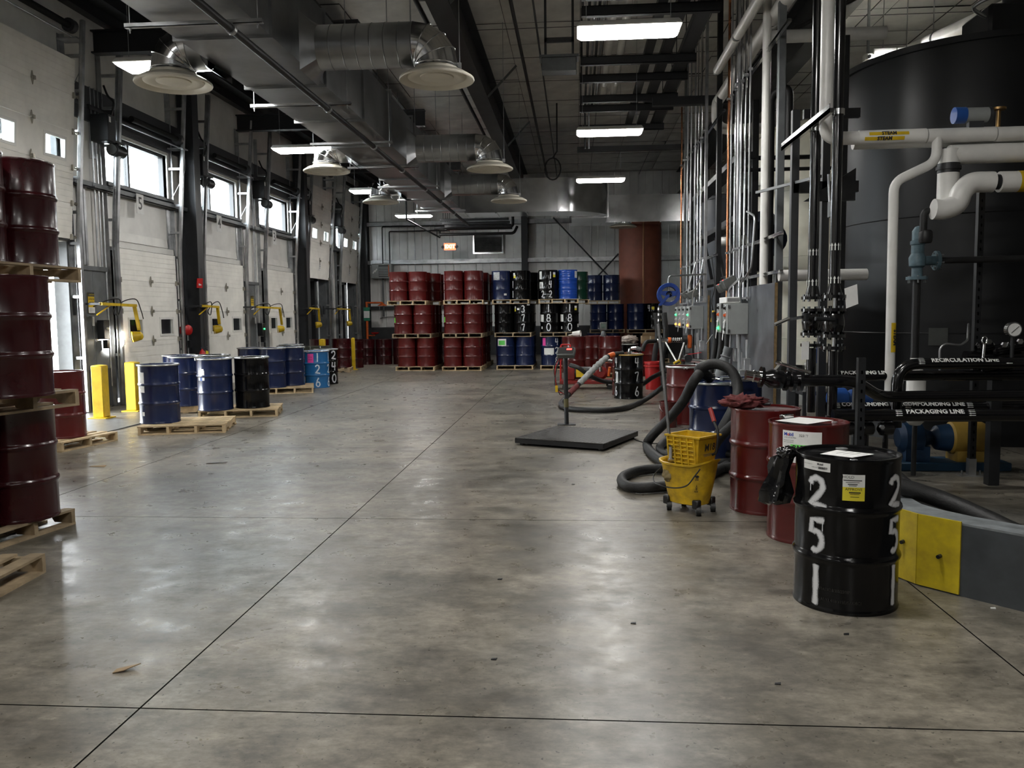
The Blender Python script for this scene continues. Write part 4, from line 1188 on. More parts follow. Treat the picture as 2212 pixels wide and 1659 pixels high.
wt = tank('cream white storage tank between the conduits and black pipes', 5.15, 16.67, 1.6, 5.07, TANKW, seam=(1.2, 2.7, 3.9), z0=.72)
obj('pedestal', MB().lathe([(1.75, 0), (1.75, .5), (1.7, .52)], 48, cap0=True, cap1=True), mat('painted_concrete', (.52, .52, .49), .7, 0, .15, 3), wt)
for k in range(6):
    a = -2.4 + k * .5
    obj('tank_foot', MB().box(1.45 * cos(a) - .08, 1.45 * cos(a) + .08, 1.45 * sin(a) - .08, 1.45 * sin(a) + .08, .52, .75), DARKSTEEL, wt)
m = PB
obj('outlet_nozzle', MB().cyl((-1.5, -.5, 3.9), (-1.95, -.55, 3.9), .05, 12).cyl((-1.9, -.55, 3.9), (-1.97, -.55, 3.9), .1, 14), m, wt)
tank('rust red vertical tank with a capped top at the back', 2.36, 31, .77, 5.05, RUST, True, z0=.0)
pipe('tank_pipe', 'orange brown pipe running down the front of the rust red tank', [(2.42, 30.21, .0), (2.42, 30.21, 5.1)], .035, mat('tan_pipe', (.42, .20, .09), .5))
tank('dark narrow tank behind the conduits', 4.0, 22.2, .85, 4.6, mat('dark_blue_tank', (.015, .018, .026), .45), z0=.0)
# floodlights behind the black tank
for k, (x, lab) in enumerate(((5.52, 'small glowing floodlight above the black tank rim, nearer the pipes'), (5.93, 'second small glowing floodlight above the black tank rim'))):
    t = thing('flood_lamp', lab, 'lamp', (x, 15.8, 6.2))
    obj('housing', MB().box(-.2, .2, -.12, .12, .05, .16), WHITE, t, bevel=.01)
    obj('lens', MB().box(-.17, .17, -.14, .1, -.01, .05), LENS, t)
    obj('hanging_rod', MB().cyl((0, 0, .16), (0, 0, 1.4), .008, 6), GALV, t)
t = thing('camera_box', 'small white box beside the floodlights above the tank', 'camera', (5.26, 15.8, 6.17)); obj('housing', MB().box(-.07, .07, -.08, .08, 0, .12), WHITE, t, bevel=.01); obj('lens', MB().cyl((0, -.08, .06), (0, -.1, .06), .03, 12), BLACKSTEEL, t); obj('bracket', MB().box(-.02, .02, -.02, .02, .12, 1.4), GALV, t)
p = thing('insulated_pipe', 'thick white insulated pipe sloping away above the black tank', 'pipe', (5.8, 16.5, 6.4))
pa, pb = V((6.02, 16.55, 6.42)), V((7.95, 10.3, 6.42))
for a in range(6):
    obj('jacket_section', MB().cyl(pa.lerp(pb, a / 6), pa.lerp(pb, (a + .98) / 6), .14, 20), PIPEW, p, world=True)
    obj('strap', MB().cyl(pa.lerp(pb, (a + .97) / 6), pa.lerp(pb, (a + 1.01) / 6), .146, 20), DARKSTEEL, p, world=True)
for q in (.15, .8): obj('hanger_rod', MB().cyl(pa.lerp(pb, q), pa.lerp(pb, q) + V((0, 0, 1.15)), .01, 6), GALV, p, world=True)
pipe('ceiling_pipe', 'dark zigzag pipe above the black tank', [(3.3, 14, 6.1), (4.3, 13.2, 6.4), (5.0, 12.4, 6.9), (7.5, 10, 7.1)], .035, PB, .05)
for k, (a, b) in enumerate((((3.5, 15, 6.9), (5.2, 12, 7.2)), ((3.2, 12.5, 6.6), (4.6, 11.2, 7.3)), ((2.9, 12.5, 6.75), (4.4, 11.0, 7.35)))):
    tag(obj('roof_brace', MB().bar(a, b, .05, .05), DARKSTEEL), 'thin dark roof brace over the tanks, %s of three' % ('highest', 'middle', 'lowest')[k], 'brace')

# ---- conduit racks along the pipe wall
XW = 2.45
def yof(px, X=XW): return PX(px, 560, X).y
def conduit_rack(nm, items, rails, z0, where):
    for k, (pxx, r, mm, zt) in enumerate(items):
        y = yof(pxx)
        kind = 'copper pipe' if mm is COPPER else ('wide grey channel' if r > .035 else 'galvanized conduit')
        ordn = ('first', 'second', 'third', 'fourth', 'fifth', 'sixth', 'seventh', 'eighth', 'ninth')[k]
        o = MB()
        if r > .035: o.box(XW - .02, XW + .03, y - r, y + r, z0, zt)
        else: o.cyl((XW, y, z0), (XW, y, zt), r, 12)
        c = obj('copper_pipe' if mm is COPPER else 'vertical_conduit', o, mm)
        tag(c, '%s rising to the ceiling, %s from the far side of the %s rack' % (kind, ordn, where), 'pipe' if mm is COPPER else 'conduit')
        for z in [q for q, _, _ in rails] + [1.9 + .0 * k]:
            if z < zt: obj('strap', MB().box(XW - r - .012, XW + .03, y - r - .012, y + r + .012, z - .015, z + .015), GALV, c)
    for z, a, b in rails:
        ya, yb = a, b
        mb = MB().box(XW + .03, XW + .072, ya, yb, z - .021, z - .017).box(XW + .03, XW + .072, ya, yb, z + .017, z + .021).box(XW + .068, XW + .072, ya, yb, z - .021, z + .021)
        tag(obj('strut_channel', mb, SHINY), 'galvanized strut rail across the %s conduit rack at %s' % (where, 'shoulder height' if z < 2.5 else ('just above head height' if z < 3 else 'the height of the lamps')), 'strut')
conduit_rack('a', [(1471, .018, COPPER, 6.4), (1479, .045, GREYSTEEL, 7.3), (1484, .016, GALV, 7.3), (1491, .016, GALV, 7.3), (1500, .018, GALV, 7.3), (1506, .014, SHINY, 7.3), (1513, .022, SHINY, 7.3), (1523, .045, GALV, 7.3)], [(5.08, 14.5, 20.0), (2.72, 15.1, 20.0)], 1.9, 'far')
conduit_rack('b', [(1571, .02, COPPER, 6.9), (1577, .014, GALV, 7.3), (1586, .018, SHINY, 7.3), (1593, .05, GALV, 7.3), (1598, .02, SHINY, 7.3), (1607, .018, SHINY, 7.3), (1616, .014, GALV, 7.3)], [(5.08, 10.2, 14.1), (2.65, 10.4, 13.6), (2.19, 10.4, 12.5)], 1.86, 'near')
# support posts behind the racks
for k, y in enumerate((yof(1536), yof(1672) + .3)):
    tag(obj('rack_post', MB().box(XW + .08, XW + .17, y - .05, y + .05, 0, 7.35), BLACKSTEEL if k == 0 else GREYSTEEL, bevel=.006), ['black square post beside the far conduit rack', 'tall grey square post beside the white pipe'][k], 'post')
tag(obj('white_riser', MB().cyl((2.5, 11.36, 2.06), (2.5, 11.36, 7.3), .055, 20), PIPEW), 'tall white vertical pipe beside the grey post', 'pipe')

# ---- backboards with control panels
PLY = mat('plywood_edge', (.30, .20, .09), .7, 0, .2, 20)
SHEET = mat('worn_galvanized_sheet', (.30, .32, .34), .34, .85, .25, 2.2, rvar=.15)
def backboard(lab, y0, y1, z0, z1, dx=.0):
    t = thing('panel_backboard', lab, 'board', (XW + .1, y0, 0))
    X0 = XW + .035 + dx
    obj('metal_sheet', MB().box(X0, X0 + .004, y0, y1, z0, z1), SHEET, t, world=True)
    obj('plywood', MB().box(X0 + .004, X0 + .04, y0, y1, z0, z1), PLY, t, world=True)
    for y in (y0 + .25, y1 - .25):
        obj('leg', MB().box(X0 + .04, X0 + .1, y - .03, y + .03, 0, z1 + .1), GREYSTEEL, t, world=True)
    return t
backboard('near galvanized backboard carrying two control panels', 10.67, 13.7, .35, 2.06)
backboard('far galvanized backboard carrying four control panels', 16.0, 19.6, .35, 2.02)
def control_panel(lab, y, w, zc, h, dep, btns, paper=0):
    t = thing('control_panel', lab, 'control panel', (XW + .035, y, zc))
    obj('enclosure', MB().box(-dep, 0, -w / 2, w / 2, -h / 2, h / 2), PANELGREY, t, bevel=.006)
    obj('door', MB().box(-dep - .014, -dep - .001, -w / 2 + .004, w / 2 - .004, -h / 2 + .004, h / 2 - .004), PANELGREY, t, bevel=.003)
    for z in (-h / 2 + .05, h / 2 - .05):
        obj('latch', MB().box(-dep - .012, -dep + .02, -w / 2 - .014, -w / 2 + .002, z - .022, z + .022), CHROME, t)
    n = len(btns)
    for i, (mm, rr) in enumerate(btns):
        z = h / 2 - .07 - i * (h - .14) / (n - 1)
        b = obj('push_button', MB().cyl((-dep - .014, 0, z), (-dep - .045, 0, z), rr * .8, 14).cyl((-dep - .012, 0, z), (-dep - .024, 0, z), rr * 1.25, 14), mm, t)
        obj('legend_plate', MB().box(-dep - .016, -dep - .0145, -.03, .03, z + rr * 1.3, z + rr * 1.3 + .018), PAPER, t)
    if paper:
        m = MB().prism([(-dep - .03, -.05, -.02), (-dep - .022, .05, .0), (-dep - .05, .06, -.3), (-dep - .06, -.04, -.32)], (-.001, 0, 0))
        obj('paper_tag', m, PAPER, t)
BB = mat('black_button', (.01, .01, .01), .3); BO = mat('orange_button', (.75, .12, .02), .35)
WB = mat('white_button', (.7, .7, .68), .4)
control_panel('grey control panel with orange buttons, nearest on the near backboard', 12.42, .38, 1.6, .45, .28, [(BB, .022), (BO, .024), (WB, .018), (BB, .022)], 1)
control_panel('grey control panel with a lit green lamp, behind the nearest panel', 13.0, .38, 1.61, .45, .28, [(BB, .022), (BO, .024), (WB, .018), (GLOWGREEN, .02)], 1)
for k, y in enumerate((16.66, 17.3, 17.95, 18.6)):
    control_panel('grey control panel with %s, %s on the far backboard' % (('glowing amber and green lamps', 'white and black buttons', 'a glowing amber lamp', 'amber and green lamps lit')[k], ('first', 'second', 'third', 'fourth')[k]), y, .42, 1.60, .45, .26,
                  [[(BB, .022), (GLOWGREEN, .018), (WB, .018), (GLOWAMBER, .022)], [(BB, .022), (WB, .018), (WB, .018), (BB, .022)], [(BB, .022), (WB, .02), (WB, .018), (GLOWAMBER, .022)], [(BB, .022), (GLOWGREEN, .02), (WB, .018), (GLOWAMBER, .022)]][k], k in (0, 2))
# things on and around the panels
t = thing('carton_box', 'small white carton lying on top of the near control panels', 'carton', (XW - .16, 12.65, 1.832)); obj('box', MB().box(-.1, .1, -.3, .3, 0, .085), PAPER, t, bevel=.003); obj('printed_side', MB().box(-.085, .085, -.3025, -.3005, .015, .07), mat('grey_print', (.2, .2, .2), .7), t)
for k, (y, z, lab) in enumerate(((13.35, 2.10, 'dark grey scale readout with a red light, far one above the near panels'), (12.95, 2.15, 'dark grey scale readout with a red light, near one above the near panels'), (17.0, 2.06, 'tilted grey readout box above the far panels'), (17.8, 2.08, 'second tilted grey readout box above the far panels'))):
    t = thing('readout_box', lab, 'display', (XW - .12, y, z))
    e = Euler((0, -.45, 0))
    obj('case', MB().cbox((0, 0, 0), .2, .26, .14, e), mat('readout_grey', (.10, .105, .10), .5), t, bevel=.01)
    obj('screen', MB().cbox((-.09, .03, .035), .012, .12, .06, e), mat('dark_door_glass2', (.02, .02, .02), .1), t)
    if k < 2: obj('red_light', MB().cbox((-.1, -.08, .02), .012, .03, .03, e), GLOWRED, t)
    obj('mount', MB().box(.05, .14, -.03, .03, -.03, .03), GALV, t)
random.seed(3)
# small electrical boxes and flexible wiring below the panels
for k, (y, z, h) in enumerate(((12.1, .95, .18), (12.45, .78, .14), (12.8, 1.05, .2), (11.8, .62, .16), (16.4, 1.05, .2), (17.0, .95, .16), (17.8, 1.1, .18), (18.5, .9, .16))):
    t = thing('junction_box', 'small grey junction box below the %s control panels, %s from the near edge' % ('near' if k < 4 else 'far', ('second', 'third', 'last', 'first', 'first', 'second', 'third', 'last')[k]), 'junction box', (XW + .034, y, z))
    obj('box', MB().box(-.09, .002, -.07, .07, -h / 2, h / 2), GALV, t, bevel=.005)
    obj('cover', MB().box(-.096, -.0905, -.06, .06, -h / 2 + .008, h / 2 - .008), GALV, t)
    for q in (-.04, .0, .04):
        obj('conduit_stub', MB().cyl((-.045, q, h / 2), (-.045, q, h / 2 + .26), .01, 8), GALV, t)
for k, (pts, r, mm) in enumerate((
    ([(2.4, 12.45, 1.4), (2.4, 12.45, .5), (2.42, 12.2, .0)], .022, GALV), ([(2.38, 13.0, 1.42), (2.36, 13.0, .9), (2.3, 12.7, .6), (2.46, 12.5, .40)], .016, GALV),
    ([(2.4, 12.4, 1.80), (2.36, 12.2, 2.1), (2.42, 11.75, 2.3), (2.45, 11.7, 3.0), (2.4, 12.0, 3.1)], .016, GALV), ([(2.3, 12.95, 1.80), (2.3, 12.8, 2.05), (2.4, 12.35, 2.2), (2.44, 12.4, 2.8)], .014, GALV),
    ([(2.3, 16.66, 1.80), (2.3, 16.6, 2.1), (2.4, 16.4, 2.3), (2.46, 16.35, 2.72)], .016, SHINY), ([(2.3, 17.3, 1.80), (2.3, 17.3, 2.2), (2.46, 17.4, 2.72)], .014, GALV),
    ([(2.42, 16.66, 1.43), (2.42, 16.66, .0)], .02, GALV), ([(2.42, 17.3, 1.43), (2.40, 17.3, .9), (2.47, 17.4, .5)], .014, CABLE))):
    pipe('flexible_conduit', 'bent metal conduit around the %s control panels, %s one' % ('near' if k < 4 else 'far', ('longest', 'crooked', 'looped', 'upper', 'brightest', 'thin upper', 'straight', 'black')[k]), pts, r, mm, .1, 'conduit', 8)
t = thing('pendant_switch', 'yellow pendant switch hanging beside the far backboard', 'switch', (2.52, 15.55, 1.62)); obj('body', MB().cbox((0, 0, 0), .06, .06, .22, Euler((0, .15, 0))), YELLOW, t, bevel=.01); obj('cord', MB().tube(smooth_path([(0, 0, .1), (-.03, 0, .3), (.02, 0, .55), (-.02, .1, 1.1)], 5), .01, 6), CABLE, t); obj('lower_cord', MB().tube(smooth_path([(0, 0, -.1), (.06, 0, -.25), (-.02, 0, -.35), (-.12, 0, -.5)], 5), .007, 6), GALV, t)

# ---- black flanged pipes with valves
def flange(mb, c, axis, r=.105, t=.02):
    c = V(c); a = V(axis).normalized()
    mb.cyl(c - a * t / 2, c + a * t / 2, r, 20)
    return mb
BOLT = MB().cyl((0, 0, -.035), (0, 0, .035), .009, 6).mesh('bolt', GREYSTEEL)
BOLTK = MB().cyl((0, 0, -.035), (0, 0, .035), .009, 6).mesh('bolt', BLACKGLOSS)
def arrow_band(parent, c, axis, r, world=True):
    """ring of white up arrows printed around a pipe"""
    c = V(c); x, y, d = frame_of(axis)
    mb = MB(); n = 10
    def P(a, z): return c + (x * cos(a) + y * sin(a)) * (r + .001) + d * z
    for i in range(n):
        a = 2 * pi * i / n; q = 2 * pi / n
        mb.add([P(a - q * .36, .012), P(a, .038), P(a + q * .36, .012)], [(0, 1, 2)])
        mb.add([P(a - q * .15, -.03), P(a + q * .15, -.03), P(a + q * .15, .012), P(a - q * .15, .012)], [(0, 1, 2, 3)])
    obj('arrow_band', mb, PAPER, parent, world=world, smooth=False)
def pipe_text(parent, s, c, axis, up, r, size, ang=0.0, m=None):
    """lettering wrapped along a pipe"""
    c = V(c); d = V(axis).normalized(); up = V(up).normalized(); out = d.cross(up)
    vs, fs = text_geo(s, size, 'CENTER', .002)
    bm = bmesh.new(); bv = [bm.verts.new(p) for p in vs]
    for q in fs:
        try: bm.faces.new([bv[i] for i in q])
        except ValueError: pass
    y0, y1 = min(p[1] for p in vs), max(p[1] for p in vs)
    for k in range(1, 7):
        bmesh.ops.bisect_plane(bm, geom=bm.verts[:] + bm.edges[:] + bm.faces[:], plane_co=(0, y0 + (y1 - y0) * k / 7, 0), plane_no=(0, 1, 0))
    bm.verts.index_update()
    vs = [tuple(v.co) for v in bm.verts]; fs = [tuple(v.index for v in q.verts) for q in bm.faces]; bm.free()
    V2 = []
    for u, v, _ in vs:
        a = ang + v / r
        V2.append(tuple(c + d * u + (out * cos(a) + up * sin(a)) * (r + .003)))
    me = bpy.data.meshes.new('lettering'); me.from_pydata(V2, [], fs); me.materials.append(m or PAPER)
    return obj('lettering', me, None, parent, world=True)
for k, (pxx, y, r, top) in enumerate(((1756, 8.55, .05, 7.3), (1803, 7.86, .047, 7.3))):
    x = PY(pxx, 600, y).x
    t = thing('black_riser', ['tall glossy black pipe with valve, farther of the pair', 'tall glossy black pipe with valve, nearer of the pair'][k], 'pipe', (x, y, 0))
    obj('upper_pipe', MB().cyl((0, 0, 1.83), (0, 0, top), r, 20), BLACKGLOSS, t)
    obj('lower_pipe', MB().cyl((0, 0, .68), (0, 0, 1.33), r * .95, 20), BLACKGLOSS, t)
    for z in (1.83, 1.71, 1.47, 1.36):
        obj('flange', flange(MB(), (0, 0, z), (0, 0, 1), .108, .03), BLACKGLOSS, t)
        for q in range(8):
            a = q * pi / 4 + .2
            obj('bolt', BOLTK if q % 3 else BOLT, None, t, loc=(.088 * cos(a), .088 * sin(a), z))
    obj('valve_body', MB().lathe([(.06, 1.47), (.09, 1.52), (.1, 1.59), (.09, 1.66), (.06, 1.71)], 20), BLACKGLOSS, t)
    obj('reducer', MB().lathe([(r, 1.95), (.075, 1.845)], 20), BLACKGLOSS, t)
    if k == 0:
        obj('valve_stem', MB().cyl((0, -.05, 1.62), (-.12, -.2, 1.63), .02, 10).cyl((-.12, -.2, 1.6), (-.12, -.2, 1.68), .035, 10), BLACKSTEEL, t)
        obj('valve_handle', MB().bar((-.02, -.2, 1.66), (-.30, -.22, 1.62), .03, .03).cyl((-.28, -.22, 1.63), (-.42, -.23, 1.57), .018, 8), CHROME, t)
        obj('hang_tag', MB().box(-.13, -.06, -.125, -.122, 1.22, 1.4), PAPER, t)
    else:
        obj('valve_stem', MB().cyl((-.02, -.09, 1.62), (-.2, -.12, 1.63), .02, 10), BLACKSTEEL, t)
        obj('hang_tag', MB().prism([(.07, -.06, 1.90), (.185, -.05, 1.94), (.20, -.05, 1.76), (.09, -.06, 1.72)], (0, .003, 0)), PAPER, t)
    arrow_band(t, (x, y, 2.28), (0, 0, 1), r); arrow_band(t, (x, y, 1.95 + .03), (0, 0, 1), r * 1.15)
    pipe_text(t, 'COMPOUNDING', (x, y, 2.11), (0, 0, 1), (0, 1, 0), r, .055, 2.6)
wr = thing('white_steam_riser', 'white insulated pipe between the two black risers', 'pipe', (2.36, 8.2, 3.4))
obj('riser_jacket', MB().cyl((2.36, 8.2, 3.55), (2.36, 8.2, 7.3), .062, 20), PIPEW, wr, world=True)
obj('elbow_jacket', MB().tube(round_path([(2.36, 8.2, 3.58), (2.36, 8.2, 3.32), (2.66, 8.2, 3.32)], .2, 8), .062, 20), PIPEW, wr, world=True)
tag(obj('strut_channel', MB().box(2.26, 2.30, 7.75, 9.5, 3.46, 3.5).box(2.26, 2.265, 7.75, 9.5, 3.46, 3.54), SHINY), 'galvanized strut clamping the black risers above head height', 'strut')
for k, (x, y) in enumerate(((2.36, 8.55), (2.37, 7.86))):
    tag(obj('pipe_clamp', MB().cyl((x, y, 3.46), (x, y, 3.51), .057, 20), SHINY), ['shiny clamp around the farther black riser', 'shiny clamp around the nearer black riser'][k], 'clamp')
# dark steel frame behind the risers
t = thing('pipe_stand', 'dark steel pipe stand behind the black risers', 'frame', (2.9, 10.2, 0))
for x in (2.42, 2.75):
    obj('post', MB().box(x - .04, x + .04, 9.5, 9.58, 0, 3.9), DARKSTEEL, t, world=True)
obj('cross_rail', MB().box(2.4, 3.1, 9.5, 9.56, 3.0, 3.12), BLACKSTEEL, t, world=True)
obj('cross_rail', MB().box(2.5, 3.1, 9.5, 9.56, 3.8, 3.9), BLACKSTEEL, t, world=True)
obj('bracket', MB().prism([(2.5, 9.45, 2.9), (3.05, 9.45, 3.25), (3.05, 9.45, 2.9)], (0, .03, 0)), BLACKSTEEL, t, world=True)
pipe('small_conduit', 'thin bent conduit between the black risers', [(2.6, 8.9, 3.1), (2.62, 8.9, 2.75), (2.6, 8.6, 2.7), (2.6, 8.6, .0)], .014, GALV, .06, 'conduit')
t = thing('junction_box', 'small dark junction box between the black risers', 'junction box', (2.6, 8.7, 2.72)); obj('box', MB().box(-.05, .05, -.05, .05, -.08, .08), GREYSTEEL, t, bevel=.005); obj('cover', MB().box(-.045, .045, -.056, -.051, -.07, .07), GREYSTEEL, t)
tag(obj('strut_rail', MB().bar((2.36, 11.2, 3.25), (2.46, 8.7, 3.05), .03, .03), GREYSTEEL), 'thin grey rod spanning from the conduits to the black risers', 'rod')

# ---- steam piping in front of the black tank
YS = 8.2
st = thing('steam_pipe', 'white insulated steam pipe crossing in front of the black tank', 'pipe', (2.66, YS, 3.32))
for a in range(5):
    obj('jacket_section', MB().cyl((2.66 + a * .62, YS, 3.32), (3.27 + a * .62, YS, 3.325), .066, 20), PIPEW, st, world=True)
obj('second_line', MB().cyl((2.66, YS + .15, 3.30), (5.8, YS + .15, 3.30), .06, 20), PIPEW, st, world=True)
for q, (xx, s) in enumerate(((2.92, .0), (2.88, .0))):
    lab = MB(); yy = YS if q == 0 else YS
    n = 6
    a0 = -2.3 if q == 0 else -1.75
    for i in range(n + 1):
        a = (.35 - q * .7) + (i / n - .5) * .5
        for ux in (-.18, .18):
            lab.v.append((xx + ux, YS - cos(a) * .0675, 3.32 + sin(a) * .0675))
    lab.f += [(2 * i, 2 * i + 1, 2 * i + 3, 2 * i + 2) for i in range(n)]
    obj('yellow_band', lab, YELLOW, st, world=True)
    pipe_text(st, 'STEAM', (xx, YS, 3.32), (1, 0, 0), (0, 0, 1), .069, .045, .35 - q * .7, INK)
pd = thing('steam_drop', 'thin white steam pipe dropping in front of the black tank', 'pipe', (3.1, YS, .9))
obj('drop_jacket', MB().tube(round_path([(3.37, YS - .02, 3.30), (3.37, YS - .02, 3.08), (2.99, YS - .02, 2.90), (3.0, YS - .02, .85)], .1, 6), .045, 18), PIPEW, pd, world=True)
lab = MB()
for i in range(7):
    a = (i / 6 - .5) * 1.1 + .25
    for z in (1.3, 1.58): lab.v.append((3.0 + sin(a) * .047, YS - .02 - cos(a) * .047, z))
lab.f += [(2 * i, 2 * i + 2, 2 * i + 3, 2 * i + 1) for i in range(6)]
obj('yellow_band', lab, YELLOW, pd, world=True)
pipe_text(pd, 'STEAM', (3.0, YS - .02, 1.44), (0, 0, -1), (1, 0, 0), .049, .05, .45, INK)
sb = thing('steam_bend', 'thick white pipe with a double bend before the black tank', 'pipe', (3.75, YS, 2.8))
obj('upper_leg', MB().cyl((3.51, YS + .05, 2.62), (3.51, YS + .05, 3.2), .095, 24), PIPEW, sb, world=True)
obj('coupling', MB().cyl((3.51, YS + .05, 2.98), (3.51, YS + .05, 3.07), .098, 20).cyl((3.51, YS + .05, 3.01), (3.51, YS + .05, 3.04), .11, 20), BLACKSTEEL, sb, world=True)
obj('bend_jacket', MB().tube(smooth_path([PY(2016, 452, YS - .1), PY(2040, 452, YS - .1), PY(2066, 440, YS - .1), PY(2078, 415, YS - .1), PY(2098, 396, YS - .1), PY(2130, 393, YS - .1), PY(2145, 393, YS - .1)], 8), .095, 22), PIPEW, sb, world=True)
obj('pipe_gap', MB().cyl(PY(2143, 393, YS - .1), PY(2160, 393, YS - .1), .07, 20), BLACKSTEEL, sb, world=True)
obj('straight_jacket', MB().cyl(PY(2158, 393, YS - .1), PY(2290, 390, YS - .1), .095, 22), PIPEW, sb, world=True)
obj('yellow_band', MB().cyl(PY(2196, 392, YS - .1), PY(2240, 391, YS - .1), .0965, 22, caps=False), YELLOW, sb, world=True)
obj('cross_tee', MB().tube([(3.51, YS + .05, 3.15), (3.75, YS + .05, 3.155), (4.6, YS + .05, 3.16)], .09, 22), PIPEW, sb, world=True)
av = thing('actuated_valve', 'blue and grey valve actuator on top of the steam pipe', 'valve', (3.68, YS, 3.38))
obj('body', MB().cyl((-.06, 0, .12), (.14, 0, .12), .068, 20), PANELGREY, av); obj('end_cap', MB().cyl((-.16, 0, .12), (-.06, 0, .12), .075, 20), mat('valve_blue', (.02, .09, .35), .4), av); obj('end_plate', MB().cyl((.14, 0, .12), (.17, 0, .12), .07, 20), DARKSTEEL, av); obj('stem', MB().box(-.03, .1, -.03, .03, 0, .07), DARKSTEEL, av)
hv = thing('hand_valve', 'small brass hand valve on the steam pipe', 'valve', (3.92, YS, 3.38)); BRASS = mat('brass', (.35, .22, .09), .4, .9)
obj('stem', MB().cyl((0, 0, 0), (0, 0, .16), .02, 10), BRASS, hv); obj('hand_wheel', MB().cyl((0, 0, .16), (0, 0, .18), .065, 16), BRASS, hv)
TEAL = mat('teal_valve_paint', (.09, .15, .18), .5, 0, .2, 12)
xv = 3.35; yv = 8.5
rv = thing('relief_valve', 'grey teal relief valve standing in front of the black tank', 'valve', (xv, yv, 2.01))
obj('bonnet', MB().lathe([(.06, .12), (.06, .32), (.07, .33), (.07, .36), (.055, .37), (.055, .46), (.03, .5), (.001, .51)], 20), TEAL, rv)
obj('body', MB().lathe([(.05, 0), (.05, .1), (.075, .12), (.08, .2), (.06, .24)], 20), TEAL, rv)
obj('inlet_flange', flange(MB(), (0, 0, 0), (0, 0, 1), .1, .03), TEAL, rv)
obj('outlet', MB().cyl((.05, 0, .17), (.17, 0, .17), .045, 16), TEAL, rv); obj('outlet_flange', flange(MB(), (.18, 0, .17), (1, 0, 0), .095, .03), TEAL, rv)
for q in range(6):
    a = q * pi / 3 + .3
    obj('bolt', BOLT, None, rv, loc=(.08 * cos(a), .08 * sin(a), -.01)); obj('bolt', BOLT, None, rv, loc=(.19, .075 * cos(a), .17 + .075 * sin(a)), rot=(0, pi / 2, 0))
pipe('relief_pipe', 'black pipe below the teal relief valve', [(xv, yv, 2.0), (xv, yv, 1.2)], .038, PB)
pipe('relief_pipe', 'black outlet pipe running right from the teal relief valve', [(xv + .2, yv, 2.18), (6, yv, 2.2)], .032, PB)
pipe('elbow_pipe', 'black elbow pipe under the white bend', [PY(2012, 455, YS), PY(1996, 458, YS), PY(1994, 500, YS)], .034, PB, .08)
tag(obj('pipe_union', MB().lathe([(.05, 0), (.06, .02), (.06, .1), (.045, .12)], 16, c=tuple(PY(1999, 525, YS))), PB), 'black pipe union under the white bend', 'pipe fitting')
# perforated posts
for k, (x, y, h, lab) in enumerate(((4.03, 8.72, 2.98, 'tall perforated steel post bolted to the floor right of the pumps'), (2.42, 7.25, 1.3, 'short perforated post holding the packaging pipes'), (4.75, 8.9, .75, 'short pipe support near the right edge'))):
    t = thing('strut_post', lab, 'post', (x, y, 0))
    mb = wall_grid([-.03, -.008, .008, .03], [0] + sum([[.04 + q * .08, .07 + q * .08] for q in range(int(h / .08) - 1)], []) + [h], lambda i, j: i == 1 and j % 2 == 1, lambda u, v, d: (u, -.03 + d, v), .004)
    obj('perforated_face', mb, BLACKSTEEL, t, smooth=False)
    obj('side_face', MB().box(-.03, -.026, -.026, .03, 0, h).box(.026, .03, -.026, .03, 0, h).box(-.026, .026, .026, .03, 0, h), BLACKSTEEL, t)
    if k != 1:
        obj('shoe', MB().box(-.036, .036, -.036, .036, 0, .18), GALV, t); obj('base_plate', MB().box(-.12, .12, -.06, .06, 0, .012), GALV, t)
        for s in (-.09, .09): obj('bolt', BOLT, None, t, loc=(s, 0, .02))

# ---- low pipe manifold
def manifold(lab, pts, r, rb=.1, text=None, name='process_pipe'):
    t = thing(name, lab, 'pipe', pts[0])
    obj('pipe_run', MB().tube(round_path(pts, rb), r, 18), BLACKGLOSS, t, world=True)
    for (s, c, size) in (text or []):
        pipe_text(t, s, c, (1, 0, 0), (0, 0, 1), r, size, .75)
        w = len(s) * size * .36
        for sx in (-1, 1):
            for q in range(4):
                a = .1 + q * .32
                mb = MB(); x0 = c[0] + sx * w
                P = lambda u, b: (x0 + u, c[1] - cos(b) * (r + .001), c[2] + sin(b) * (r + .001))
                mb.add([P(-.03, a), P(-.01, a - .12), P(-.01, a + .12)], [(0, 1, 2)]); mb.add([P(-.01, a - .05), P(.03, a - .05), P(.03, a + .05), P(-.01, a + .05)], [(0, 1, 2, 3)])
                obj('arrow', mb, PAPER, t, world=True, smooth=False)
    return t
yA = 7.55
q0 = PY(1700, 822, yA); q1 = PY(1845, 822, yA); q2 = PY(1900, 857, yA + .3); q3 = PY(2290, 853, yA + .3)
t = manifold('black packaging pipe bending down behind the perforated post', [q0, q1, q2, q3], .052, .12)
for px_ in (1712, 1728):
    obj('flange', flange(MB(), PY(px_, 822, yA), (1, 0, 0), .10, .028), BLACKGLOSS, t, world=True)
zB = PY(1850, 812, 8.2).z
manifold('black pipe lettered packaging line behind the first', [(2.5, 8.2, zB), (4.9, 8.2, zB)], .05, .1, [('PACKAGING LINE', (2.77, 8.2, zB), .058)])
zR = PY(2000, 786, 8.0).z
manifold('black pipe lettered recirculation line with an elbow', [(3.0, 8.0, .6), (3.0, 8.0, zR), (4.9, 8.0, zR + .01)], .052, .2, [('RECIRCULATION LINE', (3.59, 8.0, zR), .06)])
zC = PY(2000, 897, 7.6).z
manifold('lowest black pipe lettered packaging line', [(2.3, 7.6, zC), (4.7, 7.6, zC)], .055, .1, [('PACKAGING LINE', (3.17, 7.6, zC), .062)])
zD = PY(1880, 880, 8.3).z
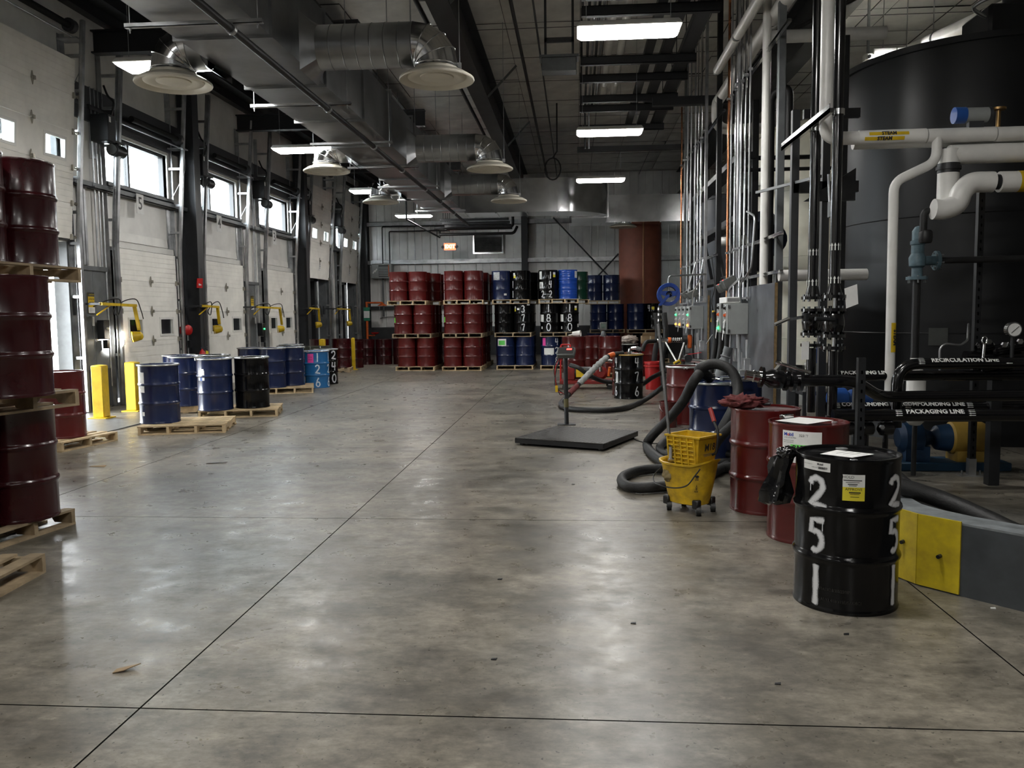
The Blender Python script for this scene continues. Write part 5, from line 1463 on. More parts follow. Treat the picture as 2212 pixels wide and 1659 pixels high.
manifold('black pipe lettered compounding line behind the lowest one', [(2.45, 8.3, zD), (4.8, 8.3, zD)], .05, .1, [('COMPOUNDING LINE', (2.87, 8.3, zD), .058), ('COMPOUNDING LINE', (3.45, 8.3, zD), .058)])
# camlock valve at the left end of the packaging pipe
cv = thing('camlock_valve', 'black flanged valve with a steel hose coupling at the pipe end', 'valve', q0)
qa = PY(1625, 812, yA)
ax = (q0 - qa).normalized()
obj('body', MB().lathe([(.05, 0), (.06, .06), (.085, .1), (.085, .2), (.06, .24), (.05, .33)], 20, c=qa + ax * .06, axis=ax), BLACKGLOSS, cv, world=True)
obj('coupling', MB().lathe([(.045, -.06), (.045, 0), (.055, .01), (.05, .03), (.055, .05), (.05, .08)], 20, c=qa, axis=ax, cap0=True), CHROME, cv, world=True)
for s in (.08, .30): obj('flange', flange(MB(), qa + ax * s, ax, .095, .026), BLACKGLOSS, cv, world=True)
obj('lever', MB().bar(qa + ax * .2 + V((0, 0, .08)), qa + ax * .25 + V((0, -.03, .16)), .02, .02).cyl(qa + ax * .2 + V((0, -.02, .15)), qa + ax * .5 + V((0, -.05, .10)), .016, 10), CHROME, cv, world=True)
for k in range(4):
    p0 = V((2.26 + k * .17, 7.62, .64))
    t = thing('small_valve', 'small dark valve in the row behind the red drums, %s from the aisle' % ('first', 'second', 'third', 'fourth')[k], 'valve', p0)
    obj('body', MB().lathe([(.03, -.07), (.06, -.05), (.06, .05), (.03, .07)], 14, axis=(1, .3, 0)), BLACKGLOSS, t); obj('stem', MB().cyl((0, 0, .05), (0, 0, .12), .02, 10), BLACKSTEEL, t); obj('nut', MB().cyl((-.05, -.03, .02), (-.05, -.07, .02), .02, 6), GALV, t); obj('drop_leg', MB().cyl((0, 0, -.64), (0, 0, -.05), .025, 10), BLACKGLOSS, t)
# vessel, legs and pumps
t = thing('strainer_vessel', 'white cylindrical strainer hanging between the low pipes', 'vessel', tuple(PY(1976, 920, 8.5)))
obj('shell', MB().lathe([(.001, 0), (.05, .01), (.085, .05), (.09, .1), (.09, .52), (.06, .56), (.001, .57)], 24), PIPEW, t); obj('cap', MB().cyl((0, 0, .55), (0, 0, .68), .06, 16), PIPEW, t); obj('drain_leg', MB().cyl((0, 0, -.5), (0, 0, .02), .025, 10), BLACKSTEEL, t)
for k, x in enumerate((2.62, 4.45)):
    tag(obj('manifold_support', MB().cyl((x, 7.95, 0), (x, 7.95, 1.05), .04, 14), BLACKSTEEL), 'short black vertical pipe under the manifold, %s from the drums' % ('first', 'second', 'third', 'fourth')[k], 'pipe')
BLUEP = mat('pump_blue', (.012, .045, .11), .45, 0, .2, 8)
for k, (x, y) in enumerate(((3.80, 9.15), (2.8, 8.95))):
    t = thing('process_pump', ['blue pump with a yellow motor on a blue base', 'smaller blue pump beside the white pipe'][k], 'pump', (x, y, 0))
    if k == 0:
        obj('base_frame', MB().box(-.45, .75, -.2, .2, 0, .09), mat('base_blue', (.015, .06, .12), .5), t, bevel=.01)
        obj('pump_casing', MB().lathe([(.1, -.35), (.16, -.3), (.17, -.12), (.1, -.08), (.07, 0), (.13, .05), (.15, .18)], 24, c=(0, 0, .33), axis=(1, 0, 0), cap0=True), BLUEP, t)
        obj('motor', MB().lathe([(.15, .18), (.17, .2), (.17, .52), (.15, .56)], 28, c=(0, 0, .33), axis=(1, 0, 0), cap1=True), mat('motor_yellow', (.42, .27, .05), .5), t)
        obj('motor_foot', MB().box(.22, .52, -.14, .14, .09, .2), mat('motor_yellow', (.42, .27, .05), .5), t)
        obj('discharge', MB().cyl((-.2, 0, .4), (-.2, 0, .62), .06, 16).cyl((-.2, 0, .6), (-.2, 0, .64), .1, 18), BLUEP, t)
        obj('pedestal', MB().box(-.3, -.05, -.12, .12, .09, .25), BLUEP, t)
    else:
        obj('pump_casing', MB().lathe([(.06, -.15), (.11, -.12), (.11, .02), (.07, .06), (.09, .1), (.09, .3)], 20, c=(0, 0, .78), axis=(1, .2, 0), cap0=True, cap1=True), mat('valve_blue', (.02, .09, .35), .4), t)
        obj('stand', MB().box(-.1, .2, -.1, .1, 0, .68), mat('painted_concrete', (.52, .52, .49), .7, 0, .15, 3), t)
t = thing('pressure_gauge', 'round pressure gauge on the dark pipework at the right edge', 'gauge', PY(2188, 712, 8.0))
obj('case', MB().cyl((0, -.03, 0), (0, .03, 0), .068, 24), CHROME, t); obj('dial', MB().cyl((0, -.034, 0), (0, -.031, 0), .058, 24), PAPER, t); obj('needle', MB().bar((-.03, -.036, -.03), (.035, -.036, .03), .006, .003), INK, t); obj('stem', MB().cyl((0, 0, -.06), (0, 0, -.3), .016, 10), BLACKSTEEL, t)
t = thing('valve_cluster', 'dark cluster of fittings below the pressure gauge', 'pipe fitting', PY(2160, 760, 8.2))
for k, (dx, dz) in enumerate(((-.14, .05), (0, .02), (.14, .05), (.05, -.12), (-.1, -.14))):
    obj('fitting', MB().lathe([(.03, -.08), (.055, -.06), (.055, .06), (.03, .08)], 14, c=(dx, 0, dz), axis=(1, 0, .2)), BLACKGLOSS, t); obj('hex_nut', MB().cyl((dx, -.06, dz + .05), (dx, -.09, dz + .05), .026, 6), CHROME, t)
obj('pipe_run', MB().cyl((-.3, .05, -.05), (.6, .05, -.05), .06, 16), BLACKGLOSS, t)
obj('support', MB().box(-.05, .05, .02, .12, -1.32, -.05), BLACKSTEEL, t)
t = thing('ring_handle', 'small shiny ring on the dark pipework under the tank', 'ring', PY(2127, 735, 8.0)); obj('ring', MB().tube([(.022 * cos(a), 0, .035 * sin(a)) for a in [i * pi / 8 for i in range(16)]], .006, 8, closed=True), CHROME, t); obj('shank', MB().cyl((0, 0, -.035), (0, .02, -.2), .012, 8), CHROME, t)
pipe('instrument_tube', 'thin silver instrument tube bending across the black tank', [PY(2030, 800, 8.1), PY(2030, 752, 8.1), PY(2042, 742, 8.1), PY(2075, 746, 8.1), PY(2090, 735, 8.3), PY(2092, 700, 8.6)], .010, GALV, .05)
# overhead white pipes along the wall and the tank connections
for x, r, lab, yend in ((2.62, .095, 'thick white pipe running overhead toward the far conduits', 15.7), (2.28, .07, 'thinner white pipe running overhead beside the thick one', 13.9)):
    p = thing('overhead_pipe', lab, 'pipe', (x, 6, 5.56))
    for a in range(5):
        y0, y1 = 5.5 + a * (yend - 5.5) / 5, 5.5 + (a + 1) * (yend - 5.5) / 5
        obj('jacket_section', MB().cyl((x, y0 + .05, 5.56), (x, y1 - .05, 5.56), r, 20), PIPEW, p, world=True)
        obj('bare_joint', MB().cyl((x, y1 - .06, 5.56), (x, y1 + .06, 5.56), r * .8, 16), GREYSTEEL, p, world=True)
    if x > 2.5: obj('elbow_jacket', MB().tube(round_path([(x, yend, 5.56), (x, yend + .3, 5.56), (x, yend + .3, 5.08), (x + .9, yend + .3, 5.08)], .25, 8), r, 20), PIPEW, p, world=True)
pipe('tank_pipe', 'white pipe bridging overhead to the black tank', [(2.62, 11.8, 5.4), (4.15, 11.8, 5.4)], .085, PIPEW, n=20)
pipe('tank_pipe', 'white horizontal pipe at head height behind the black risers', [(2.5, 10.52, 2.14), (3.55, 10.52, 2.14)], .07, PIPEW, n=20)
pipe('tank_pipe', 'short white pipe end poking out beside the far conduits', [(2.75, 16.4, 3.05), (3.35, 15.9, 3.05)], .085, PIPEW, n=20)
pipe('rack_pipe', 'dark pipe loop between the two conduit racks', [(2.75, 15.2, 3.2), (2.75, 15.2, 4.4), (4.4, 15.2, 4.4)], .04, PB, .1)
pipe('rack_pipe', 'thin dark pipe crossing behind the near conduits', [(2.6, 14.0, 4.0), (4.6, 14.0, 4.0)], .03, PB, .1)
pipe('goose_neck', 'dark curved vent pipe behind the white riser', [(2.75, 12.2, .0), (2.75, 12.2, 4.75), (2.95, 12.0, 4.8), (2.95, 12.0, 4.0)], .06, PB, .15)
for k, (x, y, z1) in enumerate(((2.7, 19.8, 5.4), (3.0, 14.4, 5.2), (3.25, 10.6, 5.0))):
    tag(obj('frame_post', MB().box(x - .05, x + .05, y - .05, y + .05, 0, z1), BLACKSTEEL), 'dark vertical frame post behind the conduits, %s' % ('farthest', 'middle one', 'beside the white tank')[k], 'post')
for k, z in enumerate((2.3, 3.3, 4.3)):
    tag(obj('frame_rail', MB().box(2.7, 3.0, 14.3, 19.9, z - .05, z + .05), BLACKSTEEL), 'dark frame rail behind the far conduits, %s' % ('lowest', 'middle', 'highest')[k], 'beam')
for k in range(3):
    tag(obj('frame_brace', MB().bar((2.9, 15 + k * 1.5, 2.3), (2.9, 16.2 + k * 1.5, 3.3), .06, .06), BLACKSTEEL), 'dark diagonal brace behind the far conduits, %s' % ('near', 'middle', 'far')[k], 'brace')
t = thing('motor_box', 'dark blue motor housing behind the conduits', 'motor', (3.3, 14.9, 2.9)); obj('body', MB().cyl((0, -.3, 0), (0, .3, .3), .3, 20), mat('navy_motor', (.012, .016, .03), .4), t); obj('mount', MB().box(-.35, .1, -.2, .4, -.5, -.1), BLACKSTEEL, t); obj('post', MB().box(-.08, .08, -.08, .08, -2.9, -.5), BLACKSTEEL, t)
# bucket with the blue jug on the tank pedestal edge
t = thing('white_bucket', 'dirty white bucket standing by the tank pedestal', 'bucket', (2.78, 9.85, .78)); obj('shell', MB().lathe([(.10, 0), (.125, .3), (.13, .3), (.13, .32), (.115, .32), (.095, .02), (.001, .02)], 24, cap0=True), mat('dirty_white_plastic', (.55, .54, .48), .5, 0, .2, 5), t); obj('bail', MB().tube([(.13 * cos(a), -.02, .3 - .1 * sin(a)) for a in [i * pi / 10 for i in range(11)]], .004, 6), GALV, t)
t = thing('blue_jug', 'small blue container standing in the white bucket', 'container', (2.78, 9.85, 1.1)); obj('body', MB().lathe([(.09, 0), (.095, .12), (.06, .16), (.03, .17), (.03, .2), (.001, .2)], 20, cap0=True), mat('valve_blue', (.02, .09, .35), .4), t); obj('cap', MB().cyl((0, 0, .2), (0, 0, .225), .034, 14), CHROME, t)
t = thing('stand', 'dark stand under the white bucket', 'stand', (2.78, 9.85, 0)); obj('top', MB().box(-.2, .2, -.2, .2, .74, .78), DARKSTEEL, t); [obj('leg', MB().box(a * .17 - .02, a * .17 + .02, b * .17 - .02, b * .17 + .02, 0, .74), DARKSTEEL, t) for a in (-1, 1) for b in (-1, 1)]

# ---- containment curb with yellow guard
CURB = mat('curb_grey_paint', (.055, .062, .068), .5, 0, .15, 6)
CURBT = mat('curb_top_worn', (.22, .24, .25), .55, 0, .25, 9)
cb = thing('containment_curb', 'dark grey containment curb with worn top at the right edge', 'curb', (2.2, 5.2, 0))
outer = [(2.03, 9.3), (2.03, 5.36), (2.10, 5.19), (2.27, 5.0), (4.1, 3.0)]
inner = [(2.24, 9.3), (2.24, 5.50), (2.29, 5.36), (2.41, 5.17), (4.27, 3.14)]
HCb = .44
m = MB(); n = len(outer)
for (a, b) in zip(outer, inner):
    m.v += [(a[0], a[1], 0), (b[0], b[1], 0), (b[0], b[1], HCb - .012), (a[0], a[1], HCb - .012)]
for i in range(n - 1):
    for k in range(4): m.f.append((4 * i + k, 4 * i + (k + 1) % 4, 4 * i + 4 + (k + 1) % 4, 4 * i + 4 + k))
m.f += [(3, 2, 1, 0), (4 * n - 4, 4 * n - 3, 4 * n - 2, 4 * n - 1)]
obj('curb_wall', m, CURB, cb, world=True, smooth=False)
m = MB()
for (a, b) in zip(outer, inner):
    m.v += [(a[0], a[1], HCb - .012), (b[0], b[1], HCb - .012), (b[0], b[1], HCb), (a[0], a[1], HCb)]
for i in range(n - 1):
    for k in range(4): m.f.append((4 * i + k, 4 * i + (k + 1) % 4, 4 * i + 4 + (k + 1) % 4, 4 * i + 4 + k))
obj('curb_top', m, CURBT, cb, world=True, smooth=False)
yg = thing('corner_guard', 'bent yellow steel guard plate bolted on the curb corner', 'guard plate', (2.1, 5.19, 0))
GY = mat('worn_yellow_guard', (.60, .46, .015), .45, 0, .12, 7, col2=(.40, .29, .02))
gp = [(2.03, 5.62), (2.03, 5.36), (2.10, 5.19), (2.27, 5.0)]
for a, b in zip(gp, gp[1:]):
    d = V((b[0] - a[0], b[1] - a[1], 0)); nn = V((d.y, -d.x, 0)).normalized() * -1
    nn = V((-abs(nn.x), -abs(nn.y), 0))
    A, B = V((a[0], a[1], .01)), V((b[0], b[1], .01))
    obj('plate', MB().hexa([A, B, B + nn * .012, A + nn * .012], [A + V((0, 0, .44)), B + V((0, 0, .44)), B + nn * .012 + V((0, 0, .44)), A + nn * .012 + V((0, 0, .44))]), GY, yg, world=True)
for p in ((2.19, 5.08, .22), (2.055, 5.29, .25)):
    obj('bolt_head', MB().cyl(p, (p[0] - .03, p[1] - .03, p[2]), .012, 10), BLACKSTEEL, yg, world=True)
# ================================================================== FLOOR OBJECTS ON THE RIGHT
def sheet(parent, pts, m, name='paper', t=.001, lift=.0):
    return obj(name, MB().prism([V(p) for p in pts], (0, 0, t)), m, parent)
# ---- drum 251
dx, dy = 1.575, 4.91
d = drum('black drum sprayed 251 with white labels and papers on its lid', 'black', (dx, dy, 0))
f = facing(dx, dy)
def ang(pxx, x=dx, y=dy, R=DR):
    """drum angle whose surface point projects on picture column pxx"""
    best = None
    for k in range(-90, 91):
        a = facing(x, y) + radians(k)
        p = V((x + R * cos(a), y + R * sin(a), .5)) - EYE
        e = abs(CX + F * p.dot(RT) / p.dot(FW) - pxx)
        if best is None or e < best[0]: best = (e, a)
    return best[1]
a1, a2 = ang(1765), ang(1929)
for c, z, w, h in (('2', .60, .115, .165), ('5', .345, .10, .185), ('1', .04, .05, .22)):
    sprayed(d, c, a1, z, w, h, .024, R=DR + .0035); sprayed(d, c, a2 + .05, z + .012, w, h, .024, R=DR + .0035)
for q, (zz, uu) in enumerate(((.735, -.044), (.515, .036))):
    sprayed(d, '|', a1 + uu / DR, zz - .05, .01, .05, .004, R=DR + .004, name='paint_drip')
al = ang(1760)
lb = patch(d, al, .83, .175, .05, PAPER, 'printed_label', kink=-.004)
text_wrap(d, 'Mobil', al + .1, .842, .016, R=DR + .0032, bold=.0006); text_wrap(d, '20', al + .22, .822, .016, R=DR + .0032, bold=.0006); text_wrap(d, 'DTE 10 EXCEL 32', al - .18, .837, .008, R=DR + .0032); text_wrap(d, 'LUBRICANT', al - .02, .822, .008, R=DR + .0032)
bars = MB()
for k in range(12):
    w = (.003 if k % 3 else .0015)
    a = al + .06 + k * .011
    bars.add([tuple(wrap(0, a, .815, DR + .0032)), tuple(wrap(0, a + w / DR, .815, DR + .0032)), tuple(wrap(0, a + w / DR, .828, DR + .0032)), tuple(wrap(0, a, .828, DR + .0032))], [(0, 1, 2, 3)])
obj('barcode', bars, INK, d, smooth=False)
ay = ang(1842)
patch(d, ay, .765, .115, .07, PAPER, 'white_tag'); patch(d, ay, .692, .115, .076, TAGY, 'yellow_tag')
text_wrap(d, 'HOLD', ay - .10, .786, .022, R=DR + .003); text_wrap(d, 'APPROVE', ay + .0, .718, .021, R=DR + .003)
for z, w, s in ((.768, .095, .005), (.757, .07, .003), (.746, .05, .005), (.738, .04, .003)): patch(d, ay - .02, z, w, s, INK, 'printed_line', R=DR + .0028, thick=.0002)
for z, w, s in ((.700, .06, .007), (.691, .05, .003), (.676, .045, .003)): patch(d, ay + .02, z, w, s, INK, 'printed_line', R=DR + .0028, thick=.0002)
EMB = mat('embossed_black', (.035, .033, .03), .5)
text_wrap(d, 'UN/1A1/X1.8/300/23/088', ang(1800), .135, .026, EMB, R=DR + .001, sx=.7); text_wrap(d, 'UN/1A1/Y1.4/180/19/USA/OBC1', ang(1810), .075, .026, EMB, R=DR + .001, sx=.75)
lid_z = DHT - .0165
pp = thing('paper_sheet', 'white printed sheet lying on the lid of the 251 drum', 'paper', (dx, dy, DHT - .013))
sheet(pp, [(-.155, .005, 0), (-.02, -.14, .003), (.15, .0, 0), (-.02, .14, .001)], PAPER, 'sheet')
for k in range(4): obj('printed_line', MB().prism([(-.06 + k * .03, .02 - k * .028, .0022), (.02 + k * .03, .085 - k * .028, .0022), (.024 + k * .03, .08 - k * .028, .0022), (-.056 + k * .03, .015 - k * .028, .0022)], (0, 0, .0005)), mat('faint_print', (.5, .5, .5), .7), pp)
# ---- PARTIAL drum
ex, ey = 1.735, 6.32
d = drum('maroon drum with a white partial label behind the 251 drum', 'red', (ex, ey, 0))
a = ang(1729, ex, ey)
patch(d, a, .715, .28, .24, PAPER, 'printed_label', kink=-.006)
BLUEI = mat('blue_ink', (.02, .06, .42), .6); REDI = mat('red_ink', (.6, .02, .02), .6)
text_wrap(d, 'M', a - .40, .81, .034, BLUEI, R=DR + .003, bold=.001); text_wrap(d, 'o', a - .325, .81, .034, REDI, R=DR + .003, bold=.001); text_wrap(d, 'bil', a - .245, .81, .034, BLUEI, R=DR + .003, bold=.001)
text_wrap(d, 'DTE 10 ULTRA', a - .28, .786, .014, R=DR + .003); text_wrap(d, 'PRODUCT CODE', a - .32, .765, .01, R=DR + .003); text_wrap(d, 'NET CONTENTS', a - .32, .752, .01, R=DR + .003)
text_wrap(d, '323 "?', a + .05, .805, .026, R=DR + .003)
patch(d, a + .09, .715, .205, .045, mat('lime_label', (.16, .78, .12), .6, 0, .03), 'lime_strip', R=DR + .0022); text_wrap(d, 'PARTIAL', a + .09, .715, .046, R=DR + .0038, bold=.0015)
t = thing('clipboard', 'clipboard with white paper lying on the partial drum lid', 'clipboard', (ex - .06, ey - .02, DHT + .002))
obj('board', MB().prism([(-.2, -.02, 0), (.02, -.2, 0), (.2, -.02, 0), (-.03, .17, 0)], (0, 0, .004)), BLACKSTEEL, t)
sheet(t, [(-.195, -.03, .006), (-.01, -.215, .004), (.22, -.06, .012), (.02, .13, .012)], PAPER, 'paper')
obj('clip', MB().cbox((-.08, .1, .022), .12, .05, .03, Euler((0, 0, .7))), CHROME, t, bevel=.006)
# plastic bag between the drums
PLASTIC = mat('glossy_black_plastic', (.006, .006, .007), .12, 0, .2, 9, coat=.6, bump=.6, bscale=18)
def crumple(name, lab, c, r, m, cat, sq=(1, 1, 1), seed=1, amp=.35, parent=None, freq=5):
    random.seed(seed)
    bm = bmesh.new(); bmesh.ops.create_icosphere(bm, subdivisions=4, radius=1)
    ph = [(V((random.uniform(-1, 1), random.uniform(-1, 1), random.uniform(-1, 1))).normalized() * random.uniform(2, freq), random.uniform(0, 6)) for _ in range(9)]
    for v in bm.verts:
        n = v.co.normalized(); k = 1 + amp * sum(abs(sin(p.dot(n) * 2 + q)) - .6 for p, q in ph) / 4
        v.co = V((n.x * sq[0], n.y * sq[1], n.z * sq[2])) * r * k
    me = bpy.data.meshes.new(name); bm.to_mesh(me); bm.free(); me.materials.append(m)
    me.polygons.foreach_set('use_smooth', [True] * len(me.polygons))
    o = obj(name, me, None, parent, loc=c)
    if parent is None: tag(o, lab, cat)
    return o
bg = PY(1688, 1030, 4.95)
random.seed(5)
# hanging draped bag: lofted rings
mb = MB(); n = 22
prof = [(0.055, .0), (.06, -.05), (.055, -.1), (.07, -.16), (.085, -.22), (.08, -.27), (.03, -.285)]
for j, (r, z) in enumerate(prof):
    for i in range(n):
        a = 2 * pi * i / n
        k = 1 + .28 * sin(a * 5 + j * .5) + .15 * sin(a * 3 - j)
        mb.v.append((r * k * cos(a) * 1.0 - .012 * j, r * k * sin(a) * .5, z + .012 * sin(a * 4)))
for j in range(len(prof) - 1):
    for i in range(n): mb.f.append((j * n + i, j * n + (i + 1) % n, (j + 1) * n + (i + 1) % n, (j + 1) * n + i))
mb.f += [tuple(range(n)), tuple(range((len(prof) - 1) * n, len(prof) * n))]
bt_ = thing('plastic_bag', 'crumpled black plastic bag hanging beside the 251 drum', 'bag', PY(1692, 985, 4.98))
obj('bag', mb, PLASTIC, bt_)
crumple('knot', '', (.02, 0, .02), .055, PLASTIC, '', (1, .7, .7), 4, .4, bt_)
# ---- red drum with rag
gx, gy = 1.62, 7.22
drum('maroon drum with a rag and tools on its lid beside the mop bucket', 'red', (gx, gy, 0))
RAG = mat('dusty_red_rag', (.16, .035, .035), .85, 0, .25, 15)
crumple('red_rag', 'crumpled dusty red rag on the maroon drum lid', tuple(PZ(1605, 868, .925)), .12, RAG, 'rag', (1.3, .8, .42), 2, 1.0, None, 11)
crumple('foil_wrap', 'crumpled clear plastic lying by the rag on the drum', tuple(PZ(1600, 866, .905)), .055, CHROME, 'wrap', (1, 1, .7), 8, .5, None, 8)
t = thing('hand_tool', 'black handled tool lying on the maroon drum lid', 'tool', PZ(1630, 874, .90)); obj('grip', MB().cyl((0, 0, .01), (.12, -.06, .01), .014, 10), BLACKSTEEL, t); obj('shaft', MB().cyl((-.1, .05, .01), (0, 0, .01), .008, 8), GALV, t)

# ---- blue drums with hose fittings, red drum with silver ring
d = drum('blue drum with a silver ring and a hose fitting on its lid', 'navy', (1.63, 9.93, 0), 0, 'silver', lid='navy')
drum('blue drum half hidden behind the hose arch', 'navy', (2.02, 10.5, 0), 0, 'silver')
drum('maroon drum with a silver ring behind the blue drums', 'red', (1.68, 12.9, 0), 0, 'silver')
t = thing('red_pail', 'small red pail on the floor left of the blue drum', 'pail', (1.37, 12.42, 0)); obj('shell', MB().lathe([(.125, 0), (.13, .01), (.13, .36), (.137, .37), (.137, .385), (.12, .385), (.12, .02), (.001, .02)], 28, cap0=True), DM['red'], t); obj('bail', MB().tube([(.137 * cos(a), -.03 - .08 * sin(a), .33 - .12 * sin(a)) for a in [i * pi / 10 for i in range(11)]], .004, 6), GALV, t); obj('hoop', MB().lathe([(.13, .30), (.134, .305), (.13, .31)], 28), DM['red'], t)
t = thing('hose_coupling', 'steel camlock fitting lying on the blue drum lid', 'coupling', (1.52, 9.85, DHT - .0)); obj('body', MB().lathe([(.04, -.12), (.05, -.1), (.045, -.03), (.055, 0), (.045, .1)], 16, c=(0, 0, .055), axis=(1, .2, .05), cap0=True, cap1=True), CHROME, t); obj('lever', MB().bar((0, -.05, .06), (.12, -.08, .04), .02, .01), CHROME, t); obj('paper_tag', MB().prism([(-.06, -.06, .1), (.0, -.08, .13), (.02, -.06, .25), (-.05, -.05, .22)], (0, .002, 0)), mat('cream_tag', (.7, .66, .5), .7), t)
t = thing('steel_tray', 'grey bar resting across the blue drums', 'bar', (1.85, 10.05, DHT + .005)); obj('bar', MB().cbox((0, 0, .02), .3, .07, .04, Euler((0, 0, .5))), GREYSTEEL, t, bevel=.006); obj('rod', MB().cyl((-.1, -.08, .01), (.25, .0, .01), .012, 8), CHROME, t)

# ---- suction hoses
def hose(lab, pts, r, m=RUBBER, k=8, closed=False, extra=None, name='suction_hose'):
    P = smooth_path(pts, k, closed)
    # helical reinforcement shows as slight ridges
    rs = [r * (1 + .018 * sin(i * 2.1)) for i in range(len(P))]
    t = thing(name, lab, 'hose', P[0])
    obj('hose_wall', MB().tube(P, r, 14, closed, rs), m, t, world=True)
    return t, P
G = lambda px_, py_, z=.055: PZ(px_, py_, z)
hose('thick black hose looping from the blue drum down to the floor', [PY(1512, 806, 9.5), PY(1497, 826, 9.45), PY(1475, 868, 9.6), PY(1440, 910, 10.0), PY(1410, 940, 10.2), G(1398, 962), G(1415, 985), G(1450, 1002), G(1520, 1004), G(1580, 1000)], .058, RUBBERG)
hose('black hose making the inner coil around the blue drum', [G(1600, 985), G(1520, 975), G(1450, 985), G(1425, 968), G(1445, 948), G(1480, 934), (1.22, 11.0, .055), (1.5, 11.35, .055), (1.95, 11.3, .055)], .05, RUBBERG)
hose('thick black hose arching over the blue drum', [(1.56, 9.88, .92), (1.53, 9.8, .96), PY(1510, 798, 9.7), PY(1545, 786, 9.7), PY(1578, 800, 9.6), PY(1593, 832, 9.5), PY(1590, 868, 9.35), PY(1570, 910, 9.2), PY(1545, 950, 9.2), G(1515, 985, .055), G(1490, 1010)], .06, RUBBERG)
hose('black hose loop on the floor left of the mop bucket', [G(1640, 990), G(1560, 1012), G(1480, 1012), G(1400, 1014), G(1356, 1024), G(1343, 1038), G(1362, 1052), G(1420, 1052), G(1500, 1040), G(1570, 1005)], .05, RUBBERG)
hose('black hose leaning behind the bucket lever', [PY(1610, 900, 8.2), PY(1575, 925, 8.25), PY(1545, 960, 8.35), G(1525, 1012)], .05, RUBBERG)
hose('black hose lying behind the containment curb', [(2.15, 5.72, .52), (2.45, 5.6, .43), (2.75, 5.2, .30), (3.1, 4.8, .12), (3.5, 4.5, .06), (4.2, 4.2, .06)], .06)
hose('second black hose lying behind the containment curb', [(2.42, 6.9, .5), (2.55, 6.2, .3), (2.75, 5.7, .2), (3.2, 5.3, .09), (4.2, 4.9, .06)], .06)
t = thing('chain_clamp', 'small shiny chain clamp on the hose behind the curb', 'clamp', (2.95, 5.55, .22))
for k in range(6): obj('link', MB().tube([(.02 * cos(a) + k * .03, .012 * sin(a), (k % 2) * .006) for a in [i * pi / 5 for i in range(10)]], .004, 6, closed=True), CHROME, t)
# transfer hose by the numbered drum
tx, ty = 1.05, 16.72
d = drum('black drum sprayed 476 with a tan rim behind the scale', 'black', (tx, ty, 0), 0, 'tan', lid='red')
for q, (pa, cs) in enumerate(((1376, '476'), (1331, '476'))):
    a = ang(pa, tx, ty)
    for c, z in zip(cs, (.62, .34, .05)): sprayed(d, c, a, z + .015, .08 if q else .10, .18, .016)
patch(d, ang(1333, tx, ty), .42, .07, .24, PAPER)
drum('maroon drum standing right behind the 476 drum', 'red', (1.04, 17.36, 0))
t = thing('elbow_fitting', 'steel elbow fitting on the 476 drum lid', 'pipe fitting', (tx + .05, ty, DHT - .015)); obj('elbow', MB().tube(round_path([(-.03, 0, 0), (-.03, 0, .13), (.1, 0, .14)], .06), .035, 14), CHROME, t); obj('union', MB().cyl((.1, 0, .14), (.18, 0, .1), .045, 12), GREYSTEEL, t); obj('collar', MB().cyl((-.03, 0, .03), (-.03, 0, .07), .048, 14), CHROME, t)
LAG = mat('grey_pipe_wrap', (.36, .37, .36), .8, 0, .25, 20, bump=.6, bscale=40)
hp = [(tx - .12, ty - .1, DHT + .02), PY(1318, 768, 16.4), PY(1290, 790, 16.2), PY(1262, 818, 16.0), PY(1235, 845, 15.8), PY(1222, 860, 15.6), PZ(1212, 872, .05), PZ(1225, 882, .05), PZ(1290, 886, .05), PZ(1345, 882, .05), PZ(1385, 868, .05), PY(1420, 845, 15.6), PY(1445, 825, 15.0), PY(1462, 808, 14.4)]
t, P = hose('black transfer hose from the 476 drum curving over the floor', hp, .047)
wrapr = P[10:28]
obj('grey_wrap', MB().tube(wrapr, .06, 14, rs=[.058 + .01 * sin(i * 2.9) for i in range(len(wrapr))]), LAG, t, world=True)
wr2 = P[28:36]; obj('red_wrap', MB().tube(wr2, .055, 14, rs=[.054 + .004 * sin(i * 2.9) for i in range(len(wr2))]), RAG, t, world=True)
obj('red_tape', MB().tube(P[6:10], .052, 12), ORANGE, t, world=True)
hose('black hose from the red pump passing behind the 476 drum', [PY(1232, 789, 17.6), PY(1250, 795, 17.5), PY(1275, 812, 17.6), PY(1305, 824, 17.8), PY(1340, 826, 17.9), PY(1380, 832, 17.8), PY(1410, 815, 17.2), PY(1440, 800, 16.6)], .047)
hose('black hose reaching up to the steel coupling at the back', [PY(1388, 758, 17.0), PY(1395, 740, 17.0), PY(1412, 737, 17.2), PY(1425, 735, 17.4)], .04)
# ---- red pump cart
t = thing('pump_cart', 'low red pump cart with hoses behind the scale', 'pump cart', (.25, 18.9, 0))
PRED = mat('pump_red', (.22, .015, .012), .4, 0, .2, 8)
obj('skid', MB().box(-.62, .62, -.3, .3, .12, .2), PRED, t, bevel=.01)
obj('pump_casing', MB().lathe([(.08, -.2), (.15, -.16), (.16, .05), (.1, .1)], 20, c=(.3, -.1, .36), axis=(0, -1, .0), cap0=True, cap1=True), PRED, t)
obj('motor', MB().lathe([(.12, -.3), (.14, -.27), (.14, .18), (.1, .22)], 20, c=(-.1, -.05, .36), axis=(1, 0, 0), cap0=True, cap1=True), BLACKSTEEL, t)
obj('bracket', MB().box(-.25, -.05, -.33, -.3, .28, .46), YELLOW, t)
obj('handle', MB().tube(round_path([(-.6, -.25, .2), (-.6, -.25, .95), (-.6, .25, .95), (-.6, .25, .2)], .1), .016, 10), RED, t)
obj('gear_cover', MB().box(-.5, -.28, -.2, .1, .2, .5), PRED, t, bevel=.02)
